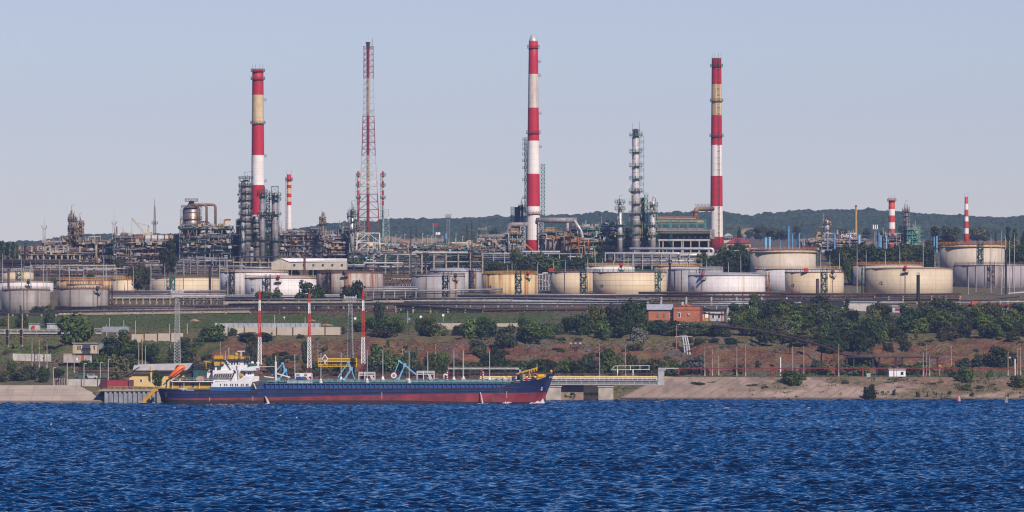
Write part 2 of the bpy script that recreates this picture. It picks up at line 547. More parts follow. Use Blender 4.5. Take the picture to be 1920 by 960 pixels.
# ------------------------------------------------------------------ river
def watermat():
 m,nt,b = _nt("river_water")
 b.inputs['Base Color'].default_value = (0.001,0.003,0.013,1)
 b.inputs['Roughness'].default_value = 0.06
 b.inputs['IOR'].default_value = 1.333
 b.inputs['Specular IOR Level'].default_value = 1.0
 at_ = N(nt,"ShaderNodeAttribute",attribute_name='kindmask')
 sp = N(nt,"ShaderNodeSeparateColor"); nt.links.new(at_.outputs['Color'],sp.inputs[0])
 c = mixc(nt,sp.outputs[0],(0.001,0.003,0.013,1),(0.62,0.66,0.70,1))
 nt.links.new(c,b.inputs['Base Color'])
 bp = N(nt,"ShaderNodeBump"); bp.inputs['Strength'].default_value = 0.25; bp.inputs['Distance'].default_value = 0.08
 nt.links.new(noise(nt,1.3,None,3,stretch=(0.55,1.0,1)),bp.inputs['Height'])
 nt.links.new(bp.outputs[0],b.inputs['Normal'])
 return m
def make_water():
 u = np.linspace(-0.112,0.112,820)
 Ys = [620.0]
 while Ys[-1] < 2152:
  Ys.append(Ys[-1] + 0.42 + 0.0004 * (Ys[-1] - 620))
 Yv = np.array(Ys)[:,None]
 X = u[None] * Yv; Y = np.broadcast_to(Yv,X.shape).copy()
 Z = np.zeros_like(X)
 rs = np.random.RandomState(3)
 wind = math.radians(262)
 for k in range(72):
  big = k % 2
  lam = 1.9 * (5.2 / 1.9) ** rs.rand() if big else 0.9 * (2.0 / 0.9) ** rs.rand()
  th = wind + rs.normal(0,0.55 if big else 0.8)
  kk = 2 * math.pi / lam
  a = (0.0122 if big else 0.0055) * lam
  ph = kk * (X * math.cos(th) + Y * math.sin(th)) + rs.rand() * 6.283
  s = np.sin(ph)
  Z += a * ((1.9 * (1 - np.abs(np.sin(ph / 2))) - .69) if big else s)
 gust = fbm(X / 60,Y / 90,3)
 Z *= 0.85 + 0.4 * np.clip((gust - .3) * 2,0,1)
 chop = vnoise(X / 0.9,Y / 1.1) - .5
 Z += chop * 0.05
 pk = Z * (0.6 + 0.8 * vnoise(X / 5 + 40,Y / 8))
 foam = np.clip((pk / Z.std() - 3.55) * 3,0,1) * (vnoise(X / .8,Y / 1.5) > .5) * (vnoise(X / 2.5 + 3,Y / 5) > .82)
 cols = np.stack([foam,foam * 0,foam * 0,foam * 0 + 1],-1)
 return structure(sheet("water",X,Y,Z,watermat(),cols))
make_water()
mb = MB(); mb.add([(-9000,-3000,-1.2),(9000,-3000,-1.2),(9000,2160,-1.2),(-9000,2160,-1.2)],[(0,1,2,3)])
structure(mb.build("water_beyond",MATS.get('wb') or bpy.data.materials["river_water"]))
# ------------------------------------------------------------------ concrete banks
def concmat(name,col,joint,stain=0.5,slant=0.0,ja=.26):
 if name in MATS: return MATS[name]
 m,nt,b = _nt(name)
 n1 = noise(nt,0.10,None,5); n2 = noise(nt,0.5,None,5); n4 = noise(nt,0.22,None,4,stretch=(1.2,.25,.25))
 c = mixc(nt,ramp(nt,n1,.3,.7),rgba(col,.82),rgba(col,1.1))
 c = mixc(nt,mul(nt,ramp(nt,n4,.5,.75),stain),c,rgba(col,.6))
 c = mixc(nt,mul(nt,ramp(nt,n2,.6,.75),stain * .7),c,(0.11,0.085,0.06,1))
 if joint:
  tc = N(nt,"ShaderNodeTexCoord")
  sx = N(nt,"ShaderNodeSeparateXYZ"); nt.links.new(tc.outputs['Object'],sx.inputs[0])
  for ax,per,w in ((0,joint,.32 if slant else .14),(1,joint,.5))[:1 if slant else 2]:
   md = N(nt,"ShaderNodeMath",operation='PINGPONG'); md.inputs[1].default_value = per / 2
   if ax == 0 and slant:
    ma = N(nt,"ShaderNodeMath",operation='MULTIPLY_ADD'); ma.inputs[1].default_value = slant
    nt.links.new(sx.outputs[1],ma.inputs[0]); nt.links.new(sx.outputs[0],ma.inputs[2]); nt.links.new(ma.outputs[0],md.inputs[0])
   else: nt.links.new(sx.outputs[ax],md.inputs[0])
   lt = N(nt,"ShaderNodeMath",operation='LESS_THAN'); lt.inputs[1].default_value = w
   nt.links.new(md.outputs[0],lt.inputs[0])
   c = mixc(nt,mul(nt,lt.outputs[0],ja),c,(0.13,0.10,0.075,1))
 ge = N(nt,"ShaderNodeNewGeometry"); sz = N(nt,"ShaderNodeSeparateXYZ"); nt.links.new(ge.outputs['Position'],sz.inputs[0])
 c = mixc(nt,mul(nt,ramp(nt,sz.outputs[2],1.1,0.5),.75),c,(0.045,0.038,0.032,1))    # wet, weedy waterline
 nt.links.new(c,b.inputs['Base Color'])
 b.inputs['Roughness'].default_value = 0.9
 b.inputs['Specular IOR Level'].default_value = 0.2
 MATS[name] = m
 return m
CONC = concmat("bank_concrete",(0.40,0.315,0.255),7.0,.6)
CONC2 = concmat("bank_concrete_worn",(0.315,0.228,0.18),5.6,1.0,-.55,.5)
def slope_sheet(name,pxa,pxb,rows_fn,mat,nx,nt_,lump=0.0):
 px = np.linspace(pxa,pxb,nx)
 T = np.linspace(0,1,nt_)[:,None]
 Y,Z = rows_fn(px[None],T)
 X = (px[None] - 960) * Y / F
 Z = Z + lump * (fbm(X / 5,Y / 5,4) - .45) * np.clip(T * 4,0,1)
 return X,Y,Z
def left_rows(px,T):
 t_end = np.clip((224 - px) / 78,0,1)          # the top edge falls away at its end
 tt = T * t_end
 Y = 2010 + 26 * tt + 0 * px
 return Y,-0.8 + 6.7 * tt ** 1.0 + 0 * px
X,Y,Z = slope_sheet("embankment",-300,223.5,left_rows,CONC,210,14)
structure(sheet("embankment_slope",X,Y,Z,CONC))
def right_rows(px,T):
 t_end = np.clip((px - 1147) / 92,0.01,1)       # the paved cone runs out under the bridge end
 tt = T * t_end
 Y = 2133 + 31 * tt + 0 * px
 return Y,-0.9 + 8.8 * tt + 0 * px
X,Y,Z = slope_sheet("embankment",1148,2220,right_rows,CONC2,430,40,0.0)
PXg = X / Y * F + 960
worn = np.clip((PXg - 1310) / 160,0,1)
Z = Z + worn * ((fbm(X / 6,Y / 6,4) - .5) * 1.2 + (fbm(X / 1.6,Y / 2,3) - .5) * .5) * np.clip((Z + .6) / 2,0,1) * np.clip((8.4 - Z) / 1.5,0,1)
n = fbm(X / 12 + 5,Y / 9,4)
hi = np.clip((Z - 3.3 + 5 * (n - .5) + 1.8 * np.clip((PXg - 1600) / 250,0,1)) / 2.4,0,1)
weed = worn * np.clip((n - .54 + .17 * hi) * 7,0,1) * .7 * (Z > .8)
soilm = worn * np.clip(hi * 1.3,0,1) * np.clip((fbm(X / 7 + Y / 9,Y / 20,3) - .36) * 7,0,1)
cols = np.stack([soilm,weed,weed * 0,weed * 0 + 1],-1)
def wornmat():
 m = CONC2.copy(); m.name = "bank_worn_weedy"; nt = m.node_tree
 b = nt.nodes['Principled BSDF']
 src = b.inputs['Base Color'].links[0].from_socket
 at_ = N(nt,"ShaderNodeAttribute",attribute_name='kindmask')
 sp = N(nt,"ShaderNodeSeparateColor"); nt.links.new(at_.outputs['Color'],sp.inputs[0])
 n2 = noise(nt,.7,None,4)
 so = mixc(nt,ramp(nt,n2,.3,.7),(0.125,0.075,0.052,1),(0.24,0.155,0.11,1))
 gr = mixc(nt,ramp(nt,n2,.3,.7),(0.075,0.07,0.03,1),(0.15,0.11,0.055,1))
 c = mixc(nt,sp.outputs[0],src,so); c = mixc(nt,sp.outputs[1],c,gr)
 nt.links.new(c,b.inputs['Base Color'])
 return m
structure(sheet("embankment_bank",X,Y,Z,wornmat(),cols))
# ------------------------------------------------------------------ trees and bushes
LEAF = {
 'dark':   leafmat("leaf_dark",   (0.011,0.022,0.007),(0.044,0.062,0.015)),
 'green':  leafmat("leaf_green",  (0.022,0.038,0.008),(0.088,0.108,0.020)),
 'fresh':  leafmat("leaf_fresh",  (0.036,0.056,0.009),(0.132,0.148,0.026)),
 'olive':  leafmat("leaf_olive",  (0.045,0.050,0.018),(0.115,0.110,0.042)),
 'silver': leafmat("leaf_silver",(0.075,0.085,0.070),(0.200,0.205,0.175)),
 'brown':  leafmat("leaf_brown",  (0.045,0.036,0.026),(0.110,0.082,0.055)),
 'dull':   leafmat("leaf_dull",   (0.024,0.032,0.015),(0.070,0.076,0.034)),
}
BARK = paint("bark",(0.065,0.05,0.04),.9)
def crown_mesh(kind,rnd):
 """a crown of unit height and unit width, made of many small leaf clumps on uneven lobes"""
 mb = MB()
 lobes = []
 if kind == 'round':
  lobes = [(0,0,.55,.37,.40)]
  for k in range(11):
   a = rnd.uniform(0,6.283); h = rnd.uniform(.20,.86); r = .30 * math.sqrt(max(.05,1 - ((h - .55) / .45) ** 2))
   lobes.append((math.cos(a) * r,math.sin(a) * r,h,rnd.uniform(.13,.23),rnd.uniform(.10,.16)))
  n = 1500; sz = .052
 elif kind == 'bush':
  lobes = [(0,0,.40,.40,.38)]
  for k in range(11):
   a = rnd.uniform(0,6.283); h = rnd.uniform(.12,.82); r = .36 * math.sqrt(max(.05,1 - h * h * .9))
   lobes.append((math.cos(a) * r,math.sin(a) * r,h,rnd.uniform(.13,.22),rnd.uniform(.13,.22)))
  n = 1500; sz = .055
 elif kind == 'poplar':
  for k in range(13):
   h = .14 + k * .065; r = .40 * math.sin(math.pi * min(1,(h * .92 + .12))) ** .7
   a = rnd.uniform(0,6.283)
   lobes.append((math.cos(a) * .10,math.sin(a) * .10,h,r,.085))
  n = 1100; sz = .05
 elif kind == 'tall':           # loose, several-stemmed crown
  for k in range(13):
   a = rnd.uniform(0,6.283); h = rnd.uniform(.16,.93); r = rnd.uniform(.05,.33) * (1.15 - h * .7)
   lobes.append((math.cos(a) * r,math.sin(a) * r,h,rnd.uniform(.12,.24),rnd.uniform(.06,.12)))
  n = 1250; sz = .05
 elif kind == 'wisp':           # thin upright shrub
  for k in range(9):
   a = rnd.uniform(0,6.283); r = rnd.uniform(.0,.32); h = rnd.uniform(.2,.75)
   lobes.append((math.cos(a) * r,math.sin(a) * r,h,rnd.uniform(.09,.16),rnd.uniform(.15,.25)))
  n = 800; sz = .05
 tot = sum(l[3] ** 2 for l in lobes)
 for (x,y,z,r,rz) in lobes:
  for i in range(int(n * r * r / tot) + 8):
   u = rnd.uniform(-1,1); t = rnd.uniform(0,6.283); s_ = math.sqrt(1 - u * u)
   d = Vector((s_ * math.cos(t),s_ * math.sin(t),u))
   q = rnd.uniform(.70,1.22) if rnd.random() < .8 else rnd.uniform(.3,.8)
   p = Vector((x + d.x * r * q,y + d.y * r * q,z + d.z * rz * q))
   if p.z < .02: p.z = rnd.uniform(.02,.10)
   nn = (d + Vector((rnd.gauss(0,.5),rnd.gauss(0,.5),rnd.gauss(.15,.5)))).normalized()
   a = nn.orthogonal().normalized(); b = nn.cross(a)
   ang = rnd.uniform(0,6.283)
   a,b = a * math.cos(ang) + b * math.sin(ang),b * math.cos(ang) - a * math.sin(ang)
   e = sz * rnd.uniform(.6,1.35)
   a *= e; b *= e * rnd.uniform(.55,.9);
   mb.add([p - a,p - b * .8 + nn * e * .15,p + a,p + b],[(0,1,2,3)])
 return mb
def trunk_mesh(kind,rnd):
 mb = MB()
 h = {'round': .55,'bush': .30,'poplar': .85,'tall': .72,'wisp': .3}[kind]
 w = {'round': .030,'bush': .022,'poplar': .02,'tall': .026,'wisp': .015}[kind]
 mb.cyl((0,0,-.06),(rnd.uniform(-.02,.02),0,h * .55),w,w * .7,7)
 for k in range(5):
  a = rnd.uniform(0,6.283); z0 = h * rnd.uniform(.25,.55)
  p = Vector((0,0,z0)); q = Vector((math.cos(a) * .22,math.sin(a) * .22,min(.9,z0 + h * rnd.uniform(.35,.6))))
  mb.cyl(p,p.lerp(q,.5) + Vector((0,0,.03)),w * .55,w * .38,5)
  mb.cyl(p.lerp(q,.5) + Vector((0,0,.03)),q,w * .38,w * .12,5)
 return mb
TREE_MESH = {}
TREE_N = {}
def tree_mesh(kind,look,variant):
 k = (kind,look,variant)
 if k not in TREE_MESH:
  rnd = random.Random(hash_str(kind) + variant * 7)
  c = crown_mesh(kind,rnd)
  o = c.build("crown",LEAF[look],org=(0,0,0)); me = o.data
  bpy.data.objects.remove(o)
  t = trunk_mesh(kind,rnd); o = t.build("trunk",BARK,org=(0,0,0)); mt = o.data
  bpy.data.objects.remove(o)
  TREE_MESH[k] = (me,mt)
 return TREE_MESH[k]
def hash_str(s): return sum(ord(c) * (i + 3) for i,c in enumerate(s))
TREE_WORD = {'round': ('tree','broad_tree','spreading tree'),'bush': ('bush','bush','bush'),'poplar': ('tree','poplar_tree','slim poplar'),
   'tall': ('tree','tall_tree','upright tree'),'wisp': ('shrub','shrub','shrub')}
LOOK_WORD = {'dark': 'dark green','green': 'deep green','fresh': 'bright green','olive': 'yellow-green','silver': 'silvery grey','brown': 'brownish dry','dull': 'dull green'}
TREES = []
def tree(kind,look,px,py,hpx,wpx,patch=None,label=None,Y=None,sink=0.0):
 """px, py: foot in the photo; hpx, wpx: size there; patch: the place words for its label"""
 if Y is None: Y = hit(px,py)
 if label is None:
  if look in ('green','dark') and RND.random() < .34: look = RND.choice(['fresh','olive','dull','green'])
  hpx *= RND.uniform(.85,1.18); wpx *= RND.uniform(.85,1.25)
 base = ground(px,Y)
 if py is not None:
  z = CAMH - (py - HY) * Y / F
  base.z = min(base.z,z) - sink
 s = Y / F
 cat,name,word = TREE_WORD[kind]
 v = TREE_N.get(kind,0) % 4; TREE_N[kind] = TREE_N.get(kind,0) + 1
 me,mt = tree_mesh(kind,look,v)
 t = thing(name,base,label,cat)
 c = bpy.data.objects.new("crown",me); COL.objects.link(c); c.parent = t
 k = bpy.data.objects.new("trunk",mt); COL.objects.link(k); k.parent = t
 top = CAMH - (py - hpx - HY) * Y / F if py is not None else base.z + hpx * s
 H = max(hpx * s,top - base.z)
 t.scale = (wpx * s,wpx * s * .9,H)
 t.rotation_euler = (0,0,RND.uniform(0,6.283))
 if label is None:
  TREES.append(t)
  TODO_LABELS.append((t,LOOK_WORD[look] + ' ' + word,patch,px))
 return t
TREE_SETS = {
'in the wood beyond the left tanks': [('tall','dark',3,492,38,16),('tall','dark',14,492,36,16),('tall','dark',24,492,37,16),('tall','dark',33,490,34,13),('bush','olive',44,492,26,14),('bush','olive',62,490,22,14),('tall','dark',-8,492,36,16)],
'behind the grey and cream tanks': [('round','dull',222,512,28,26),('round','dull',258,548,60,44),('tall','dull',277,550,45,24),('round','dull',314,520,60,46),('bush','dull',172,533,20,20),('bush','dull',100,537,17,14),('bush','green',548,524,22,22),('round','green',597,524,38,44),('round','dull',668,515,38,50),('bush','green',615,526,24,22)],
'among pipe racks below white tanks': [('bush','dark',498,585,20,40)],
'in front of the central striped chimney': [('bush','dark',1068,514,28,36),('bush','dark',1090,514,30,34),('bush','dark',1150,512,24,36),('bush','dark',1112,514,30,34),('bush','dull',958,514,26,30),('round','dark',800,512,38,34),('round','dark',866,505,45,44),('bush','green',848,513,36,40),('bush','dull',890,512,30,46),('bush','dull',912,510,30,36),('round','dark',970,512,50,36),('bush','green',932,511,24,40),('bush','dull',1004,512,36,50),('bush','green',1035,512,30,50),('round','dark',1050,508,48,44),('round','dark',1030,506,40,30),('bush','dull',985,513,28,44),('tall','dark',1125,506,50,26),('tall','dark',1100,508,36,28),('bush','dark',1180,505,32,44),('bush','dark',1210,506,24,40),('round','dark',990,506,38,24),('tall','dark',876,452,26,9),('tall','dark',889,452,22,8),('round','dark',928,450,24,18),('tall','dark',899,450,18,7)],
'between beige tank and sooty chimney': [('bush','dark',1330,514,34,34),('round','dark',1362,514,44,40),('round','dark',1400,514,46,36),('bush','dark',1380,514,36,40),('bush','dull',1348,514,30,34),('round','dark',1385,480,26,30),('bush','dull',1365,478,18,30),('tall','dark',1322,512,48,20),('tall','dark',1312,512,34,24),('tall','dark',1352,512,52,28),('tall','dark',1372,512,50,26),('tall','dark',1390,512,52,26),('poplar','dark',1386,470,42,11),('bush','dull',1405,512,40,20),('bush','green',1340,514,30,30),('round','dull',1425,452,28,26),('round','dark',1450,452,26,26),('tall','dull',1494,450,26,26),('round','dull',1470,452,20,24),('round','dull',1405,448,20,18)],
'behind the right cream tanks': [('bush','dark',1560,490,22,40),('bush','dull',1625,482,26,50),('bush','dark',1675,486,28,50),('bush','dark',1705,488,26,50),('bush','dull',1735,484,30,44),('bush','dark',1590,488,26,40),('bush','dull',1720,470,20,30),('round','dark',1640,512,60,66),('round','dark',1600,512,48,50),('bush','dull',1576,512,34,40),('round','dark',1690,512,48,50),('bush','dull',1660,508,44,60),('bush','dark',1735,505,36,40),('round','dark',1712,506,34,50),('bush','green',1582,516,50,24),('bush','dark',1595,535,44,20),('tall','dark',1688,455,34,12),('round','dull',1624,450,22,22),('tall','dull',1580,452,24,28),('tall','dull',1650,456,26,18)],
'around the rear beige tank': [('bush','dark',1770,472,26,40),('bush','dark',1895,488,34,40),('bush','dark',1915,492,36,40),('tall','dark',1752,470,40,24),('round','dull',1782,462,36,40),('round','olive',1832,455,34,36),('round','dull',1848,455,26,24),('tall','dark',1890,470,48,16),('tall','dark',1902,470,48,16),('round','dark',1912,512,52,46),('round','dark',1895,512,44,34),('bush','dull',1920,470,36,20),('tall','dull',1760,450,24,16),('bush','olive',1745,472,26,24)],
'by the left railway yard': [('round','green',142,655,62,62),('bush','green',12,668,14,24),('bush','dark',40,590+24,24,36),('bush','dark',92,614,38,24),('bush','green',22,700,24,20),('bush','dark',84,717,28,30),('bush','dull',55,712,26,36),('bush','dull',34,714,18,40),('bush','green',110,708,20,24),('bush','olive',6,716,20,26),('wisp','green',40,590,20,10),('bush','dark',86,590,22,28),('bush','dark',70,590,14,30),('bush','dark',5,612,18,24)],
'between the gatehouse and the yellow building': [('tall','green',232,668,50,34),('bush','dark',212,668,34,40),('bush','green',190,696,38,34),('bush','dark',162,698,24,34),('bush','dark',222,712,42,36),('bush','green',206,690,30,36),('bush','dark',246,664,30,30),('round','dark',285,680,42,36),('bush','dark',268,676,30,30),('bush','dark',300,692,30,34),('bush','dull',240,692,26,30)],
'on the slope above the tanker stern': [('bush','green',398,643,40,54),('bush','green',437,631,18,22),('bush','dull',478,640,20,60),('bush','dull',345,655,26,26),('bush','dull',352,690,40,46),('bush','dull',388,683,22,24),('bush','dark',330,684,28,28),('bush','olive',372,702,24,50),('wisp','dull',460,640,14,30),('bush','green',410,700,24,40),('bush','dull',470,700,60,40),('bush','dull',510,700,36,34),('bush','dull',522,690,26,30),('bush','olive',540,706,22,30)],
'at the bluff foot behind the tanker': [('tall','dull',572,700,58,26),('bush','green',712,700,48,44),('bush','dark',735,702,40,44),('bush','dull',700,702,30,30),('bush','dull',770,704,50,36),('bush','dark',806,702,40,30),('bush','green',830,700,42,34),('bush','dull',852,704,36,30),('bush','dull',790,706,30,30),('bush','dull',868,700,26,30),('bush','green',880,704,30,30),('bush','dull',590,706,30,30),('bush','olive',640,706,30,34),('bush','olive',620,700,22,24)],
'on the bluff edge above the tanker': [('round','dull',710,600,34,30),('bush','dark',705,622,32,46),('bush','dark',735,622,34,44),('bush','green',748,624,30,30),('bush','dark',675,622,22,36),('bush','brown',632,626,14,44),('bush','brown',716,634,16,60),('bush','green',800,632,36,40),('bush','dark',825,634,32,40),('bush','green',788,622,24,24),('wisp','dark',792,606,12,10),('bush','dark',878,636,38,40),('bush','dark',860,630,24,28),('wisp','green',727,652,20,12),('bush','dark',912,634,36,40),('bush','dark',896,628,24,26)],
'on the bluff behind the tanker bow': [('bush','green',896,672,42,34),('bush','green',948,650,42,42),('bush','dark',932,690,44,34),('bush','dark',920,704,40,60),('bush','dark',955,704,32,50),('bush','green',975,704,30,30),('bush','dark',1000,704,34,44),('bush','dark',1024,704,30,40),('bush','green',905,704,30,40),('bush','dark',985,638,44,40),('round','dark',1000,640,34,50),('bush','green',1024,634,30,36),('bush','dull',1046,628,26,26),('bush','green',1060,702,30,36),('bush','dull',884,700,24,30)],
'in the thicket beside the brick building': [('round','dark',1070,624,32,44),('bush','dark',1094,628,44,50),('round','dark',1120,626,54,50),('round','dark',1150,626,60,54),('round','dark',1180,626,62,50),('round','dark',1196,626,52,40),('bush','dark',1226,627,26,40),('bush','dark',1165,632,36,50),('bush','green',1132,634,32,34),('bush','dark',1252,628,26,44),('bush','green',1192,632,34,40),('bush','dull',1058,624,22,24),('tall','dark',1208,588,24,30),('tall','dark',1225,590,26,24)],
'on the shelf below the brick building': [('bush','silver',1198,645,28,32),('bush','olive',1190,658,16,30),('bush','green',1312,650,20,28),('bush','dark',1338,650,20,26),('bush','dark',1285,632,26,44),('bush','green',1318,630,24,44),('bush','dark',1345,632,22,40),('bush','dark',1370,645,14,34),('bush','olive',1290,645,16,20),('bush','green',1265,630,22,40),('bush','dull',1352,632,18,30),('wisp','olive',1330,626,16,16)],
'by the white footbridge': [('bush','green',1140,704,52,40),('bush','dark',1105,700,44,36),('bush','dark',1082,703,34,40),('bush','green',1160,704,40,30),('bush','dull',1118,704,30,30),('bush','green',1185,702,36,26),('bush','green',1232,706,38,40),('bush','green',1255,706,34,40),('bush','dull',1215,706,26,30),('bush','silver',1303,702,40,58),('bush','silver',1285,700,30,34),('bush','green',1275,704,26,26),('wisp','olive',1420,696,20,20),('bush','olive',1145,690,28,24),('bush','dull',1385,702,22,22),('bush','green',1205,700,24,22)],
'along the red pipe rail on the right bank': [('bush','olive',1308,726,9,26),('bush','olive',1334,722,7,22),('bush','dull',1352,731,6,16),('bush','olive',1408,727,8,30),('bush','dull',1432,731,7,22),('bush','olive',1455,722,7,20),('bush','brown',1548,722,6,24),('bush','olive',1605,722,7,26),('bush','brown',1660,722,8,34),('bush','olive',1745,724,8,24),('bush','dull',1836,730,7,22),('bush','olive',1870,736,7,20),('bush','dull',1690,730,6,22),('bush','green',1484,724,32,46),('bush','green',1504,718,20,22),('bush','dark',1630,750,30,28),('bush','dull',1585,725,15,18),('bush','green',1532,700,28,24),('bush','green',1545,702,18,34),('bush','dull',1510,702,18,24),('bush','dull',1580,703,22,34),('bush','green',1610,704,20,40),('bush','dull',1655,704,24,30),('bush','green',1700,702,20,40),('bush','green',1812,722,36,36),('bush','olive',1792,712,24,26),('bush','green',1810,734,16,22),('bush','green',1855,714,18,18),('bush','dark',1910,730,28,30),('wisp','dull',1676,745,16,16),('wisp','green',1720,747,14,12),('wisp','dull',1738,748,12,8),('wisp','dull',1782,742,12,12),('bush','dark',1822,746,12,12),('wisp','olive',1722,708,8,16),('bush','olive',1730,700,24,30),('bush','green',1776,700,14,14),('bush','dull',1805,700,26,30),('bush','dull',1840,690,30,30)],
'on the right red-soil bluff': [('bush','dark',1868,690,40,52),('bush','dark',1890,688,32,40),('bush','dull',1838,690,26,28),('bush','green',1690,645,26,30),('bush','dull',1698,655,18,24),('bush','olive',1768,640,22,16),('bush','green',1665,656,16,18),('bush','green',1620,690,36,40),('bush','dull',1600,690,26,30),('bush','dark',1550,662,18,40),('bush','dark',1575,660,22,40)],
}
def thicket():
 rnd = random.Random(41)
 P = 'in the wooded strip below the tanks'
 out = []
 for py,hp,n,x0,x1 in ((592,30,12,1400,1560),(604,34,15,1372,1920),(616,36,17,1376,1925),(628,36,18,1385,1925),(640,32,15,1420,1925),(652,26,6,1500,1640)):
  for i in range(n):
   px = x0 + (x1 - x0) * (i + rnd.uniform(.1,.9)) / n
   if py >= 640 and 1680 < px < 1830: continue
   if py >= 628 and 1380 < px < 1430 and py > 630: continue
   look = rnd.choice(['dark','green','green','fresh','dull','olive','dark','green'])
   kind = rnd.choice(['bush','bush','round','bush','tall'])
   out.append((kind,look,px,py + rnd.uniform(-4,4),hp * rnd.uniform(.75,1.25),rnd.uniform(32,50)))
 out += [('tall','green',1414,600,44,26),('tall','dull',1484,600,40,20),('tall','green',1588,602,40,24),('round','dark',1650,610,46,56),
   ('round','dark',1770,604,42,56),('round','dark',1740,606,38,40),('round','dark',1800,604,36,40),('bush','brown',1775,636,32,44),
   ('round','dark',1890,622,46,50),('tall','fresh',1845,634,36,34),('round','dark',1640,652,50,50),('bush','dark',1620,660,46,44),('round','olive',1402,604,24,44)]
 return P,out
p_,l_ = thicket()
TREE_SETS[p_] = l_
rq = random.Random(8)
TREE_SETS['scattered over the bare bluff'] = [('bush',rq.choice(['olive','olive','dull','brown','green']),x,y,rq.uniform(4,10),rq.uniform(9,22)) for x,y in [(rq.uniform(340,1915),rq.uniform(632,690)) for k in range(64)]]
for patch,rows in TREE_SETS.items():
 for r in rows: tree(*r,patch=patch)
for (k,l,px,py,h,w,lab) in (('bush','dull',492,584,40,38,'pale willow-like tree before the white 33 tank, left of its bigger twin'),('bush','dull',512,584,46,40,'pale willow-like tree before the white 33 tank, close behind the striped mast'),('bush','dark',581,584,60,56,'big dark round tree right behind the tip of the second striped mast'),('bush','dark',660,584,60,50,'big dark round tree in front of the rusted tank'),('round','dull',255,560,62,46,'tall dull tree between the small cream tank and the hooped one')):
 tree(k,l,px,py,h,w,label=lab,Y=2487 if px > 300 else 2640)
# ------------------------------------------------------------------ palette
GREEN = paint("green_steel",(0.030,0.125,0.090),.6,var=.35)
DKGREEN = paint("dark_green_steel",(0.014,0.055,0.042),.65,var=.35)
GREY = paint("grey_steel",(0.21,0.195,0.20),.6,var=.35,rust=.12)
LGREY = paint("light_grey_steel",(0.36,0.35,0.36),.55,var=.25,rust=.06)
DARK = paint("dark_steel",(0.030,0.026,0.030),.7,var=.4)
BROWN = paint("rusty_steel",(0.105,0.060,0.050),.85,var=.45,rust=.25)
RUST = paint("rust_orange",(0.24,0.095,0.035),.9,var=.4)
TAN = paint("tan_steel",(0.36,0.26,0.16),.7,var=.3,rust=.2)
YELLOW = paint("yellow_paint",(0.52,0.27,0.025),.55,var=.25)
ORANGE = paint("orange_paint",(0.50,0.17,0.03),.6,var=.3,rust=.1)
REDP = paint("red_paint",(0.42,0.022,0.022),.5,var=.2)
WHITE = paint("white_paint",(0.72,0.70,0.70),.5,var=.1,rust=.03)
SILVER = paint("silver_cladding",(0.50,0.46,0.45),.36,.18,var=.22,spec=.6,rust=.06)
DULLSILVER = paint("dull_cladding",(0.27,0.24,0.245),.42,.08,var=.35,scale=.25,spec=.5,rust=.14)
PIPEGREY = paint("pipe_lagging",(0.25,0.235,0.25),.45,.3,var=.3,spec=.4,rust=.06)
BLUE = paint("blue_paint",(0.085,0.24,0.46),.5,var=.2)
DKBLUE = paint("dark_blue_paint",(0.020,0.050,0.16),.5,var=.3)
CONCP = paint("precast_concrete",(0.33,0.275,0.22),.9,var=.3,scale=.4,rust=.05)
CONCL = paint("pale_concrete",(0.44,0.40,0.37),.9,var=.25,scale=.4)
POLE = paint("pole_concrete",(0.33,0.25,0.20),.9,var=.25)
BLACKP = paint("black_paint",(0.012,0.011,0.013),.6,var=.4)
GLASS = paint("window_glass",(0.020,0.024,0.032),.15,var=.3,spec=.6)
ROOFG = paint("sheet_roof",(0.42,0.42,0.45),.5,.2,var=.2,rust=.04)
TURQ = paint("turquoise_paint",(0.07,0.40,0.32),.6,var=.2)
GROUNDC = paint("yard_dark",(0.055,0.045,0.042),.95,var=.5)
TK = {
 'grey':   tankmat("tank_grey",(0.27,0.245,0.23),.5,(0.16,0.095,0.06),dirt=.45),
 'grey2':  tankmat("tank_grey_pale",(0.33,0.315,0.32),.4,(0.24,0.11,0.04),dirt=.35),
 'mauve':  tankmat("tank_mauve_grey",(0.31,0.275,0.285),.5,(0.12,0.08,0.065),dirt=.5,plates=False),
 'cream':  tankmat("tank_cream",(0.56,0.44,0.30),.22,(0.33,0.15,0.05),dirt=.2),
 'yellow': tankmat("tank_yellow_rust",(0.58,0.435,0.235),.62,(0.34,0.12,0.02),dirt=.2),
 'buff':   tankmat("tank_buff",(0.55,0.445,0.315),.2,(0.36,0.22,0.10),dirt=.25),
 'ring':   tankmat("tank_cream_ringed",(0.57,0.45,0.30),.25,(0.34,0.16,0.05),seam=2.25,dirt=.2,ring=.35),
 'rust':   tankmat("tank_rusty",(0.40,0.345,0.31),.85,(0.21,0.075,0.028),dirt=.6),
 'white':  tankmat("tank_white",(0.62,0.57,0.555),.22,(0.42,0.30,0.17),dirt=.25),
 'beige':  tankmat("tank_beige",(0.48,0.405,0.325),.32,(0.34,0.20,0.12),dirt=.4,plates=False),
}
def text_mesh(body,height,name="lettering",bold=0.045):
 c = bpy.data.curves.new(name,'FONT')
 c.body = body; c.size = height / 0.72; c.extrude = 0.0; c.offset = bold * height
 o = bpy.data.objects.new(name,c); COL.objects.link(o)
 dg = bpy.context.evaluated_depsgraph_get()
 ev = o.evaluated_get(dg)
 me = ev.to_mesh()
 vs = [tuple(v.co) for v in me.vertices]; fs = [tuple(p.vertices) for p in me.polygons]
 ev.to_mesh_clear()
 bpy.data.objects.remove(o); bpy.data.curves.remove(c)
 return vs,fs
